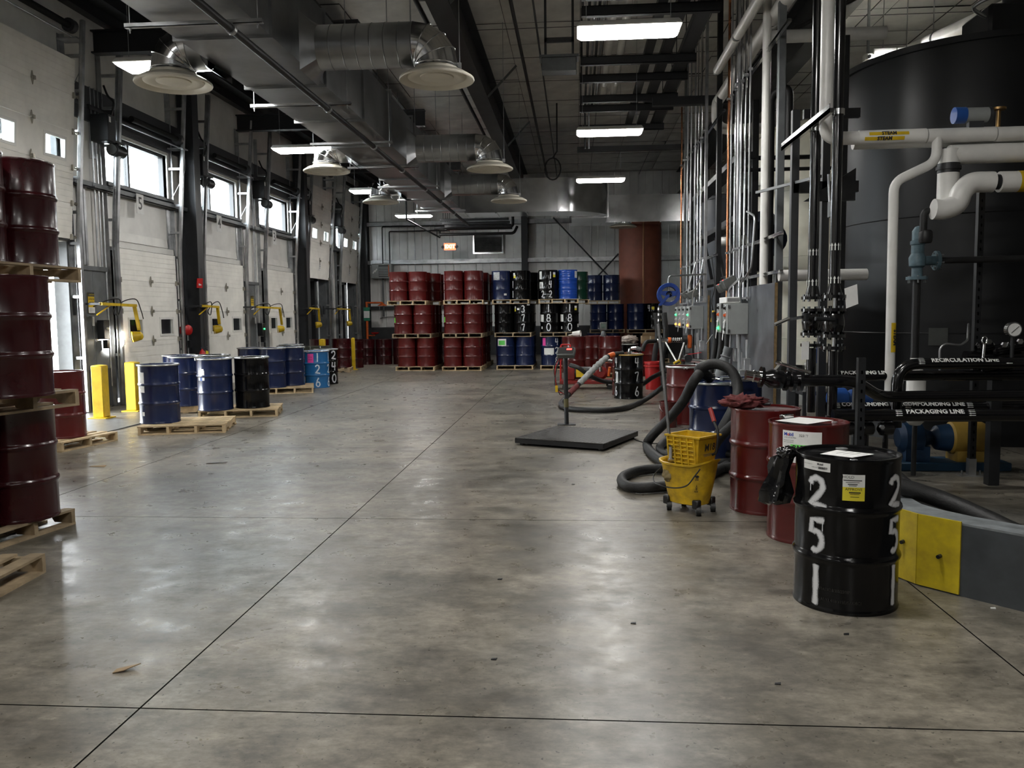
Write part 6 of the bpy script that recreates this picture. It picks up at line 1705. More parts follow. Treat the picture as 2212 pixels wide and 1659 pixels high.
obj('valve_handle', MB().cyl((.48, -.25, .3), (.5, -.3, .5), .03, 10), ORANGE, t)
for a in (-1, 1):
    for b in (-1, 1):
        obj('wheel', MB().cyl((a * .5, b * .28 - .02, .06), (a * .5, b * .28 + .02, .06), .06, 16), RUBBER, t)
        obj('caster_fork', MB().box(a * .5 - .03, a * .5 + .03, b * .28 - .03, b * .28 + .03, .1, .14), GALV, t)
obj('outlet_pipe', MB().tube(round_path([(.3, -.2, .4), (.3, -.2, .62), (.6, -.15, .62)], .08), .04, 12), CHROME, t)
for px_, yy, lab in ((1240, 20.4, 'maroon drum with a white scoop on top behind the pump cart'), (1288, 21.12, 'maroon drum between its two neighbours behind the pump cart'), (1316, 20.5, 'maroon drum below the grey meter behind the pump cart')):
    drum(lab, 'red', ((px_ - 1245) * yy / 1790 + (.02 if px_ > 1300 else 0), yy, 2 * PH))
pallet('lower of two pallets under the maroon drums behind the pump cart', (.4, 20.7, 0), pi / 2, OLDPINE, 3, 1.22, 1.3); pallet('upper of two pallets under the maroon drums behind the pump cart', (.4, 20.7, PH), pi / 2, OLDPINE, 3, 1.22, 1.3)
t = thing('white_scoop', 'white plastic scoop lying on the maroon drum', 'scoop', (.02, 20.35, 2 * PH + DHT)); obj('bowl', MB().lathe([(.02, -.12), (.06, -.1), (.075, .1), (.07, .1), (.055, -.08)], 16, c=(0, 0, .07), axis=(1, -.3, .1)), WHITE, t); obj('grip', MB().cyl((-.1, .03, .05), (-.2, .06, .03), .015, 8), WHITE, t)
t = thing('digital_meter', 'small grey meter head on a pipe above the maroon drums', 'meter', ((1304 - 1245) * 20.35 / 1790, 20.35, 1.122)); obj('head', MB().box(-.09, .09, -.06, .06, .16, .36), mat('readout_grey', (.10, .105, .10), .5), t, bevel=.015); obj('screen', MB().box(-.06, .05, -.064, -.0605, .22, .32), mat('lcd_green', (.10, .14, .12), .3), t); obj('neck', MB().lathe([(.05, 0), (.07, .05), (.05, .12), (.03, .16)], 14), GREYSTEEL, t)
# items behind at the right
drum('maroon drum near the rack behind the 476 drum', 'red', (2.02, 22.6, 0)); drum('black drum beside the cardboard boxes', 'black', (1.36, 22.4, 0), 0, 'silver')
CARD = mat('brown_cardboard', (.33, .23, .13), .8, 0, .1, 8)
t = thing('cardboard_box', 'brown cardboard box on the drums at the back right', 'box', (1.98, 22.6, DHT)); obj('carton', MB().box(-.22, .2, -.2, .2, 0, .2), CARD, t); obj('flap', MB().prism([(-.22, -.2, .2), (.2, -.2, .2), (.16, -.28, .3), (-.2, -.28, .28)], (0, .004, .004)), CARD, t); obj('tape', MB().box(-.01, .02, -.2015, -.2, .02, .2), mat('cream_tag', (.7, .66, .5), .7), t)
crumple('wrapped_bundle', 'bundle wrapped in clear plastic on the black drum at the back', (1.42, 22.4, DHT + .1), .2, mat('cloudy_wrap', (.36, .30, .26), .25, 0, .3, 12), 'bundle', (1.1, 1, .62), 11, .4)
t = thing('red_bin', 'bright red plastic bin behind the 476 drum', 'bin', (1.72, 18.6, 0)); obj('shell', MB().lathe([(.17, 0), (.20, .58), (.215, .58), (.215, .62), (.19, .62), (.16, .02), (.001, .02)], 24, cap0=True), mat('red_plastic', (.45, .02, .02), .35), t); obj('rim', MB().lathe([(.2, .5), (.22, .51), (.22, .53), (.2, .54)], 24), mat('red_plastic', (.45, .02, .02), .35), t)
t = thing('pipe_cluster', 'steel couplings with an orange handled valve near the rack', 'valve', PY(1430, 735, 17.2))
obj('nipple', MB().lathe([(.04, -.1), (.045, -.06), (.05, 0), (.04, .05), (.045, .12)], 14, axis=(1, 0, 0), cap0=True, cap1=True), CHROME, t); obj('red_cap', MB().cyl((.12, 0, 0), (.18, 0, 0), .06, 14), ORANGE, t); obj('ribbed_body', MB().lathe([(.04 + .012 * (k % 2), .18 + k * .02) for k in range(12)], 14, axis=(1, 0, 0)), CHROME, t); obj('flange', MB().cyl((.42, 0, 0), (.5, 0, 0), .1, 18), BLACKSTEEL, t); obj('orange_handle', MB().cbox((.56, -.03, -.03), .09, .05, .28), ORANGE, t, bevel=.02); obj('support_leg', MB().cyl((.45, .03, -.05), (.45, .03, -1.36), .025, 8), BLACKSTEEL, t)
for k, (a, b) in enumerate(((PY(1438, 740, 16.5), PY(1462, 782, 16.0)), (PY(1478, 740, 16.0), PY(1465, 782, 15.9)))):
    pipe('grounding_rod', ['pale slanted tube of the wand, farther leg', 'pale slanted tube of the wand, nearer leg'][k], [a, b], .016, PIPEW, .02, 'tube', 8)
t = thing('outlet_box', 'yellow outlet box hanging above the silver ringed drum', 'outlet', PY(1463, 784, 14.2)); obj('body', MB().cbox((0, 0, 0), .12, .06, .08, Euler((0, -.5, 0))), YELLOW, t, bevel=.008); [obj('socket', MB().cyl((q * .88, -.032, q * .48), (q * .88, -.034, q * .48), .017, 10), INK, t) for q in (-.03, 0, .03)]; obj('cord', MB().tube(smooth_path([(-.05, 0, -.03), (-.15, .02, -.15), (-.2, .05, -.35)], 5), .008, 6), CABLE, t)
t = thing('valve_assembly', 'steel valve and pipe assembly lying on the silver ringed drum', 'valve', PY(1500, 778, 13.0)); obj('pipe', MB().tube([(-.2, 0, .02), (.2, 0, -.03)], .035, 12), CHROME, t); obj('body', MB().cyl((-.1, -.06, .03), (-.1, .1, .03), .06, 14), BLACKSTEEL, t); obj('lever', MB().bar((-.1, 0, .09), (.1, -.05, .12), .025, .01), RED, t); obj('stub', MB().cyl((.2, 0, -.03), (.28, 0, -.04), .045, 12), GREYSTEEL, t)
t = thing('drain_spout', 'grey camlock spout standing behind the blue drum', 'spout', PY(1566, 775, 11.2)); obj('mouth', MB().lathe([(.07, -.3), (.07, -.02), (.06, 0), (.055, .08), (.062, .1), (.06, .16), (.05, .16), (.048, 0)], 18, axis=(.3, 0, 1)), GREYSTEEL, t); obj('ring', MB().lathe([(.065, .02), (.075, .03), (.065, .04)], 18, axis=(.3, 0, 1)), GREYSTEEL, t); obj('stem', MB().cyl((-.08, 0, -.28), (-.12, 0, -1.05), .065, 14), RUBBER, t)
# ---- hanging dark hoses between the racks
for k, (px_, yy) in enumerate(((1415, 18.8), (1432, 18.2), (1548, 13.9), (1560, 13.6), (1536, 14.2))):
    x = (px_ - 1245) * yy / 1790
    hose('dark hose hanging on the rack, %s' % ('farthest from the camera', 'beside the hose reel', 'between the two backboards', 'nearest the near panels', 'beside the yellow switch')[k], [(x, yy, 1.7), (x + .04, yy, 1.2), (x - .03, yy + .05, .6), (x + .02, yy, .0)], .05 if k > 1 else .06, name='hanging_hose')
# ---- hose reel
rx, ry_, rz_ = PY(1444, 636, 15.2).x, 15.2, PY(1444, 636, 15.2).z
t = thing('hose_reel', 'blue steel hose reel hung from a bent pipe by the far panels', 'hose reel', (rx, ry_, rz_))
RB = mat('reel_blue', (.015, .06, .32), .35, 0, .12, 6)
for s in (-.07, .07):
    obj('side_disc', MB().lathe([(.14, -.006), (.2, -.01), (.205, 0), (.2, .01), (.14, .006), (.14, -.006)], 36, c=(0, s, 0), axis=(0, 1, .0)), RB, t)
obj('drum_core', MB().lathe([(.15, -.06), (.13, 0), (.15, .06)], 30, axis=(0, 1, 0)), mat('reel_dark', (.01, .015, .05), .5), t)
obj('hub', MB().cyl((0, -.085, 0), (0, .085, 0), .055, 18), RB, t)
obj('spoke_plate', MB().prism([(-.15, -.085, .06), (.15, -.085, .06), (.15, -.085, -.02), (.0, -.085, -.06), (-.15, -.085, .0)], (0, .01, 0)), RB, t)
obj('guide_arm', MB().bar((0, -.1, -.01), (-.17, -.1, -.2), .03, .05), RB, t)
obj('hanger_pipe', MB().tube(round_path([(0, 0, .08), (0, 0, .33), (.75, .6, .38)], .08), .018, 10), GALV, t)
for q in range(5): obj('bolt', BOLT, None, t, loc=(-.04 + q * .02, -.09, .02 * (q % 2)), rot=(pi / 2, 0, 0))
t, P = hose('black dispensing hose with crimped fittings hanging from the reel', [(rx - .16, ry_ - .1, rz_ - .2), (rx - .17, ry_ - .1, rz_ - .3), (rx - .17, ry_ - .1, rz_ - .6), (rx - .18, ry_ - .1, rz_ - .75)], .03, name='reel_hose')
for z in (.24, .34, .44): obj('ferrule', MB().cyl((rx - .17, ry_ - .1, rz_ - z), (rx - .17, ry_ - .1, rz_ - z - .04), .036, 12), CHROME, t, world=True)

# ---- mop bucket
mx, my = .965, 7.12
mr = radians(-43)
mt_ = thing('mop_bucket', 'yellow wheeled mop bucket marked M18 beside the maroon drums', 'mop bucket', (mx, my, 0), mr)
def loft(rings, n, name, m, parent, cap0=True, cap1=False, closed=True):
    mb = MB()
    for r in rings: mb.v += [tuple(p) for p in r]
    for j in range(len(rings) - 1):
        for i in range(n): mb.f.append((j * n + i, j * n + (i + 1) % n, (j + 1) * n + (i + 1) % n, (j + 1) * n + i))
    if cap0: mb.f.append(tuple(range(n - 1, -1, -1)))
    if cap1: mb.f.append(tuple(range((len(rings) - 1) * n, len(rings) * n)))
    return obj(name, mb, m, parent)
def oval(a, b, z, n=40, e=2.6, dz=None, cx=0):
    out = []
    for i in range(n):
        t = 2 * pi * i / n; c, s = cos(t), sin(t)
        x = a * (abs(c) ** (2 / e)) * (1 if c > 0 else -1); y = b * (abs(s) ** (2 / e)) * (1 if s > 0 else -1)
        out.append((x + cx, y, z + (dz(x, y) if dz else 0)))
    return out
spout = lambda x, y: .045 * max(0, (x - .12) / .14) ** 1.5 if x > .12 else (.012 * max(0, (-x - .15) / .1))
n = 40
rings = [oval(.15, .11, .072), oval(.172, .13, .082), oval(.182, .138, .13), oval(.215, .165, .28), oval(.232, .18, .38), oval(.24, .186, .405, dz=spout), oval(.258, .202, .415, dz=spout), oval(.26, .204, .43, dz=spout), oval(.245, .19, .432, dz=spout), oval(.228, .175, .42, dz=spout), oval(.205, .155, .28), oval(.17, .125, .13)]
loft(rings, n, 'tub', PLASTICY, mt_, True, True)
for a, b in ((-1, -1), (1, -1), (-1, 1), (1, 1)):
    w = obj('caster', MB().box(a * .15 - .03, a * .15 + .03, b * .105 - .03, b * .105 + .03, .055, .13), mat('black_plastic', (.012, .012, .012), .45), mt_, bevel=.008)
    obj('wheel', MB().cyl((a * .15 - .015 + .02, b * .105 - .012, .04), (a * .15 + .015 + .02, b * .105 + .012, .04), .04, 20), RUBBER, w)
    obj('hub', MB().cyl((a * .15 - .018 + .02, b * .105 - .015, .04), (a * .15 + .018 + .02, b * .105 + .015, .04), .018, 14), GREYSTEEL, w)
obj('bail_handle', MB().tube(smooth_path([(-.24, -.06, .36), (-.27, -.14, .29), (-.18, -.23, .245), (.0, -.25, .235), (.14, -.24, .27), (.2, -.2, .36), (.22, -.16, .41)], 6), .006, 8), CABLE, mt_)
# wringer: tapered basket, ribbed front
wz0, wz1 = .40, .665
def wr_ring(z, e=0):
    k = (z - wz0) / (wz1 - wz0)
    a0, a1 = -.125 - .02 * k - e, .15 + .03 * k + e; b0, b1 = -.10 - .02 * k - e, .14 + .03 * k + e
    return [(a0, b0, z), (a1, b0, z), (a1, b1, z), (a0, b1, z)]
wrg = [wr_ring(wz0), wr_ring(wz1 - .015), wr_ring(wz1 - .015, .018), wr_ring(wz1, .018), wr_ring(wz1, -.002), wr_ring(wz0 + .02, -.012)]
wo = loft(wrg, 4, 'wringer', PLASTICY, mt_, True, True)
for j in range(6):
    z = wz0 + .03 + j * .036
    k = (z - wz0) / (wz1 - wz0)
    for i in range(4):
        x0 = -.115 - .02 * k + i * .068
        obj('rib', MB().box(x0, x0 + .05, -.117 - .02 * k, -.098 - .02 * k, z, z + .012), PLASTICY, wo)
for i in range(5):
    x0 = -.13 + i * .068
    obj('rib', MB().hexa([(x0, -.122, wz0 + .01), (x0 + .01, -.122, wz0 + .01), (x0 + .01, -.1, wz0 + .01), (x0, -.1, wz0 + .01)], [(x0 - .01, -.14, wz1 - .02), (x0 + .0, -.14, wz1 - .02), (x0 + .0, -.11, wz1 - .02), (x0 - .01, -.11, wz1 - .02)]), PLASTICY, wo)
obj('bracket_plate', MB().box(-.1, .12, .02, .03, .26, .42), PLASTICY, wo)
obj('lever', MB().tube(round_path([(.19, .06, .50), (.23, .06, .52), (.25, .06, .70), (.17, .09, .80)], .06), .012, 10), BLACKSTEEL, mt_)
obj('lever_grip', MB().cyl((.19, .083, .78), (.13, .11, .885), .019, 12), mat('grip_red', (.33, .03, .025), .5), mt_)
# lettering on the wringer side and the tub
text_flat(wo, 'M18', (.1855, .03, .565), (0, 1, 0.0), (.1, 0, 1), .085, INK, bold=.002)
for z, w in ((.505, .12), (.49, .09)): obj('printed_line', MB().box(.168, .1695, .02 - w / 2, .02 + w / 2, z, z + .004), mat('grey_print', (.2, .2, .2), .7), wo)
def tubpt(t, z):
    k = min(1, max(0, (z - .14) / .24)); a, b = .185 + .047 * k + .002, .14 + .04 * k + .002
    c, s = cos(t), sin(t); e = 2.6
    return (a * (abs(c) ** (2 / e)) * (1 if c > 0 else -1), b * (abs(s) ** (2 / e)) * (1 if s > 0 else -1), z)
def tub_decal(poly, name):
    obj(name, MB().add([tubpt(t, z) for t, z in poly], [tuple(range(len(poly)))]), INK, mt_)
T0 = -.78
tub_decal([(T0 - .10 + .10 * (1 + cos(a)), .335 + .012 * sin(a)) for a in [i * pi / 8 for i in range(16)]], 'oval_logo')
tub_decal([(T0 - .08, .312), (T0 + .08, .312), (T0 + .08, .320), (T0 - .08, .320)], 'printed_line'); tub_decal([(T0 - .08, .30), (T0 + .08, .30), (T0 + .08, .307), (T0 - .08, .307)], 'printed_line')
for (a, b, c2, d2) in (((-.11, .20), (0, .265), (.012, .258), (-.085, .206)), ((.11, .20), (0, .265), (-.012, .258), (.085, .206)), ((-.11, .20), (.11, .20), (.085, .206), (-.085, .206))):
    tub_decal([(T0 + q[0], q[1]) for q in (a, b, c2, d2)], 'warning_triangle')
tub_decal([(T0 - .02, .212), (T0 + .03, .214), (T0 + .02, .238), (T0 - .01, .24)], 'warning_triangle')
# mop with steel handle
top, bot = PY(1422, 700, 7.45), PY(1450, 985, 7.10)
t = thing('mop', 'mop with a long grey metal handle leaning in the yellow bucket', 'mop', bot)
obj('handle', MB().cyl(bot, top, .0135, 14), mat('dull_handle_metal', (.13, .13, .13), .45, .6), t, world=True)
obj('clamp', MB().cyl(bot + V((0, 0, .08)), bot + V((.0, 0, -.02)), .02, 12).cbox(bot + V((0, 0, -.05)), .06, .03, .06), CHROME, t, world=True)
obj('clamp_wire', MB().tube(smooth_path([bot + V((0, 0, -.02)), bot + V((.04, -.02, -.09)), bot + V((.07, -.02, -.14))], 4), .004, 6), CHROME, t, world=True)
crumple('mop_head', '', tuple(bot + V((0, 0, -.16)) - bot), .07, mat('dirty_mop_yarn', (.22, .17, .08), .9), '', (1, .8, .9), 3, .3, t)

# ---- floor scale
sr = radians(-24)
t = thing('floor_scale', 'black low platform scale with a tread plate deck on the floor', 'scale', (.02, 10.98, 0), sr)
TREAD = mat('worn_tread_plate', (.045, .043, .040), .42, .5, .3, 7, bump=.5, bscale=60)
S = .62
obj('deck', MB().box(-S, S, -S, S, .085, .1), TREAD, t, bevel=.003)
for (a, b, c, e) in ((-S, S, -S, -S + .012), (-S, S, S - .012, S), (-S, -S + .012, -S, S), (S - .012, S, -S, S)):
    obj('side_skirt', MB().box(a, b, c, e, .03, .085), BLACKSTEEL, t)
m = MB()
for i in range(26):
    for j in range(26):
        x, y = -S + .03 + i * .049, -S + .03 + j * .049
        w, l = (.005, .016) if (i + j) % 2 else (.016, .005)
        m.add([(x - w, y - l, .1), (x + w, y - l, .1), (x + w, y + l, .1), (x - w, y + l, .1), (x, y, .1035)], [(0, 1, 4), (1, 2, 4), (2, 3, 4), (3, 0, 4)])
o = obj('tread_pattern', m, TREAD, t, smooth=False); o['kind'] = 'stuff'
for a in (-1, 1):
    for b in (-1, 1): obj('foot', MB().cyl((a * .55, b * .55, 0), (a * .55, b * .55, .06), .03, 12), BLACKSTEEL, t)
px0 = PZ(1224, 917)
t = thing('scale_indicator', 'scale readout with red digits on a black pole', 'scale readout', (px0.x, px0.y, 0))
hz = PY(1222, 762, px0.y).z
obj('base_plate', MB().box(-.14, .14, -.1, .1, 0, .012), BLACKSTEEL, t, bevel=.004); obj('pole', MB().cyl((0, 0, .01), (-.015, 0, hz - .06), .034, 16), BLACKSTEEL, t)
obj('pole_tape', MB().cyl((-.003, 0, .27), (-.006, 0, .40), .037, 16), mat('olive_tape', (.10, .085, .03), .6), t)
e = Euler((.75, 0, -.2))
obj('case', MB().cbox((0, -.02, hz), .27, .17, .09, e), mat('readout_grey', (.10, .105, .10), .5), t, bevel=.012)
obj('face_plate', MB().cbox(V((0, -.02, hz)) + e.to_matrix() @ V((0, 0, .046)), .24, .13, .004, e), mat('face_dark', (.03, .03, .03), .4), t)
obj('red_digits', MB().cbox(V((0, -.02, hz)) + e.to_matrix() @ V((.05, .03, .0495)), .08, .03, .003, e), GLOWRED, t)
obj('handle', MB().tube(round_path([(-.08, .08, hz + .04), (-.08, .1, hz + .12), (.06, .1, hz + .12), (.06, .08, hz + .04)], .02), .012, 8), RED, t)
for k in range(3): obj('cable', MB().tube(smooth_path([(-.08 - .01 * k, 0, hz - .06), (-.15 - .02 * k, -.02, hz - .25), (-.17 + .03 * k, -.03, hz - .5 - .06 * k), (-.05, -.02, hz - .62), (-.02, -.02, .45)], 6), .007, 6), [CABLE, RED, CABLE][k], t)
obj('yellow_connector', MB().cbox((-.15, -.03, hz - .55), .04, .04, .1), YELLOW, t)
pipe('scale_cable', 'thin black cable leading from the scale toward the hoses', [PZ(1345, 945, .01), PZ(1365, 940, .01), PZ(1372, 950, .01), PZ(1395, 957, .01), PZ(1420, 958, .01)], .007, CABLE, .1, 'cable', 6)
# ---- small debris
def debris(lab, px_, py_, poly, m, name='cardboard_scrap', cat='debris', z=.012):
    c = PZ(px_, py_, 0)
    o = obj(name, MB().prism([V((a, b, .001 + h)) for a, b, h in poly], (0, 0, .004)), m, loc=c)
    tag(o, lab, cat)
debris('torn piece of brown cardboard on the floor at the lower left', 272, 1450, [(-.05, -.03, 0), (.0, -.02, .01), (.055, .04, .02), (.02, .045, .01), (-.055, .015, 0)], CARD)
debris('flattened brown scrap on the floor near the drums at the left', 210, 1008, [(-.09, -.01, 0), (.1, -.02, 0), (.1, .02, .01), (-.08, .03, 0)], CARD)
debris('dark oily scrap on the floor behind the scale', 1325, 906, [(-.06, .02, 0), (.04, -.06, 0), (.08, -.04, .01), (-.02, .06, 0)], mat('oily_scrap', (.05, .035, .025), .5))
debris('dark rag scrap on the floor by the left pallets', 468, 1001, [(-.12, -.02, 0), (.12, .0, .01), (.12, .03, .01), (-.1, .02, 0)], mat('oily_scrap', (.05, .035, .025), .5))
for k, (a, b) in enumerate(((1080, 1252), (1067, 1425), (1680, 1478), (1368, 1347), (2145, 1315), (1828, 1371), (1238, 1047))):
    debris('tiny %s speck on the floor, %s' % ('white' if k == 4 else 'dark', ('near the middle joint', 'in the lower middle', 'below the 251 drum', 'left of the 251 drum', 'by the curb', 'just under the 251 drum', 'left of the mop bucket')[k]), a, b, [(-.015, -.006, 0), (.012, -.008, 0), (.016, .006, .003), (-.01, .009, 0)], PAPER if k == 4 else BLACKSTEEL, 'floor_speck')
# ================================================================== DOCK WALL FITTINGS AND BACK WALL
def bollard(lab, x, y, h, w=.2, rz=.0):
    t = thing('bollard', lab, 'bollard', (x, y, 0), rz)
    obj('post', MB().box(-w / 2, w / 2, -w / 2, w / 2, 0.02, h), YELLOW, t, bevel=.012)
    obj('base_plate', MB().box(-w / 2 - .06, w / 2 + .06, -w / 2 - .06, w / 2 + .06, 0, .02), YELLOW, t)
    obj('cap', MB().hexa([(-w / 2 + .01, -w / 2 + .01, h), (w / 2 - .01, -w / 2 + .01, h), (w / 2 - .01, w / 2 - .01, h), (-w / 2 + .01, w / 2 - .01, h)], [(-.02, -.02, h + .012), (.02, -.02, h + .012), (.02, .02, h + .012), (-.02, .02, h + .012)]), YELLOW, t)
p = PZ(213, 905); bollard('yellow square bollard nearest the open door', p.x, p.y + .1, PY(213, 790, p.y).z)
p = PZ(284, 889); bollard('yellow square bollard in front of the nearest closed door', p.x, p.y + .1, PY(284, 783, p.y).z)
bollard('yellow bollard among the far maroon drums', -7.55, 24.25, 1.02, .16); bollard('slim yellow bollard at the end of the far maroon drums', -7.05, 25.85, 1.0, .1)
t = thing('dock_plate', 'grey tread dock leveler plate set in the floor by the open door', 'dock plate', (-8.0, 12.4, .0)); obj('plate', MB().box(-.85, .95, -1.1, .95, .001, .012), mat('leveler_grey', (.22, .23, .235), .38, .6, .25, 9, bump=.5, bscale=70), t); obj('hinge_edge', MB().box(.95, .99, -1.1, .95, .001, .016), GREYSTEEL, t)
# grey service panels between the doors
gaps = [(14.95, 'between the open and the nearest closed door'), (18.74, ''), (22.6, 'between the middle and farthest closed doors'), (30.3, 'between the two far open doors')]
for y, wh in ((14.95, 'between the open and the nearest closed door'), (22.6, 'between the middle and farthest closed doors')):
    t = thing('wall_cladding', 'grey steel cladding panel %s' % wh, 'panel', (XL + .01, y, 0))
    for k in range(2): obj('sheet', MB().box(0, .04, -.46 + k * .46, -.005 + k * .46, .02, 2.6), GREYSTEEL, t)
    obj('top_rail', MB().box(0, .07, -.5, .48, 2.6, 2.68), GREYSTEEL, t); obj('kick_sheet', MB().box(.04, .055, -.46, .455, .02, .75), DARKSTEEL, t)
    t = thing('caution_sign', 'yellow and black caution sign %s' % wh, 'sign', PX(197 if y < 20 else 545, 654, XL + .06))
    obj('board', MB().box(0, .004, -.1, .1, -.19, .19), YELLOW, t); obj('header', MB().box(.004, .006, -.1, .1, .115, .19), INK, t); obj('white_panel', MB().box(.004, .006, -.1, .1, -.19, -.085), PAPER, t)
    text_flat(t, 'CAUTION', (.008, .01, .15), (0, 1, 0), (0, 0, 1), .042, mat('yellow_print', (.75, .55, .02), .5), sx=.9)
    text_flat(t, 'LATCH ON', (.006, 0, .065), (0, 1, 0), (0, 0, 1), .042, sx=.85, bold=.001); text_flat(t, 'GREEN ONLY', (.006, 0, -.0), (0, 1, 0), (0, 0, 1), .042, sx=.7, bold=.001)
    for q in (-.11, -.13, -.15): obj('printed_line', MB().box(.006, .0065, -.08, .08, q - .003, q + .003), mat('grey_print', (.2, .2, .2), .7), t)
    pc = PX(216 if y < 20 else 560, 712, XL + .08)
    t = thing('leveler_control', 'black leveler control box %s' % wh, 'control box', pc); obj('case', MB().box(0, .14, -.1, .1, -.18, .18), BLACKSTEEL, t, bevel=.01); obj('knob', MB().cyl((.14, 0, .02), (.17, 0, .02), .022, 12), mat('cream_tag', (.7, .66, .5), .7) if y < 20 else GLOWGREEN, t); obj('lower_box', MB().box(.01, .1, .06, .14, -.36, -.2), BLACKSTEEL, t)
    pc = PX(197 if y < 20 else 549, 690, XL + .08)
    t = thing('pull_handle', 'white pull handle hanging on the cladding %s' % wh, 'handle', pc); obj('bracket', MB().box(0, .05, -.08, .08, .06, .08), GALV, t); obj('grip', MB().cyl((.04, 0, -.12), (.04, 0, .05), .02, 10), PIPEW, t); obj('chain', MB().cyl((.04, 0, -.75), (.04, 0, -.12), .005, 6), GALV, t)
for k, (y, z0, z1) in enumerate(((15.15, 2.6, 6.0), (15.28, 2.6, 6.0), (15.4, .4, 6.0), (22.85, .4, 6.0), (22.95, 1, 6.0), (30.2, .4, 6), (30.4, .4, 6))):
    pipe('wall_conduit', 'thin conduit running up the dock wall %s' % ('beside the nearest closed door, first', 'beside the nearest closed door, second', 'beside the nearest closed door, nearest the jamb', 'beside the farthest closed door, first', 'beside the farthest closed door, second', 'between the far doors, first', 'between the far doors, second')[k], [(XL + .06, y, z0), (XL + .06, y, z1)], .018, GALV, .05, 'conduit', 8)
for k, n in enumerate((6, 5, 4, 3, 2)):
    c = DOORC[n]
    t = thing('filler_channel', 'tall ribbed galvanized filler panel beside %s' % NMD[n], 'panel', (XL, c + 1.72, 0))
    for q in range(3): obj('rib', MB().box(.003, .03, -.12 + q * .09, -.05 + q * .09, 2.7 if n in (6, 4) else .1, WZ0 - .2), GALV, t)
# door numbers
for n, (a, b) in {5: (303, 441), 4: (474, 483), 3: (593, 513)}.items():
    c = PX(a, b, XL + .2)
    t = thing('number_plate', 'white plate with the number %s over its dock door' % {5: 'five', 4: 'four', 3: 'three'}[n], 'sign', c); obj('plate', MB().box(-.006, 0, -.14, .14, -.2, .2), PAPER, t); text_flat(t, str(n), (.001, 0, 0), (0, 1, 0), (0, 0, 1), .36, mat('grey_numeral', (.10, .10, .10), .6), bold=.004); obj('bracket', MB().box(-.04, -.006, -.05, .05, .05, .2), GALV, t)
# door operators
for n in (5, 4, 3, 2, 1):
    c = DOORC[n]
    t = thing('door_operator', 'black electric door operator above the near side of %s' % NMD[n], 'motor', (XL + .25, c - DW - (.26 if n in (4, 2) else .42), 5.0))
    obj('gear_case', MB().box(-.2, .16, -.12, .14, .0, .5), BLACKSTEEL, t, bevel=.015); obj('motor', MB().cyl((.05, .18, -.1), (.05, .5, -.1), .12, 20), BLACKSTEEL, t); obj('end_bell', MB().cyl((.05, .14, -.1), (.05, .18, -.1), .1, 18), mat('readout_grey', (.10, .105, .10), .5), t); obj('label', MB().box(.161, .163, -.08, -.02, .35, .45), PAPER, t); obj('wall_bracket', MB().box(-.246, -.2, -.08, .08, -.3, .5), GALV, t); obj('motor_foot', MB().box(-.06, .14, .1, .46, .02, .06), SHINY, t); obj('cable', MB().tube(smooth_path([(.1, .1, .5), (.14, .15, .75), (0, .2, .9), (-.1, .25, 1.1)], 5), .02, 8), CABLE, t)
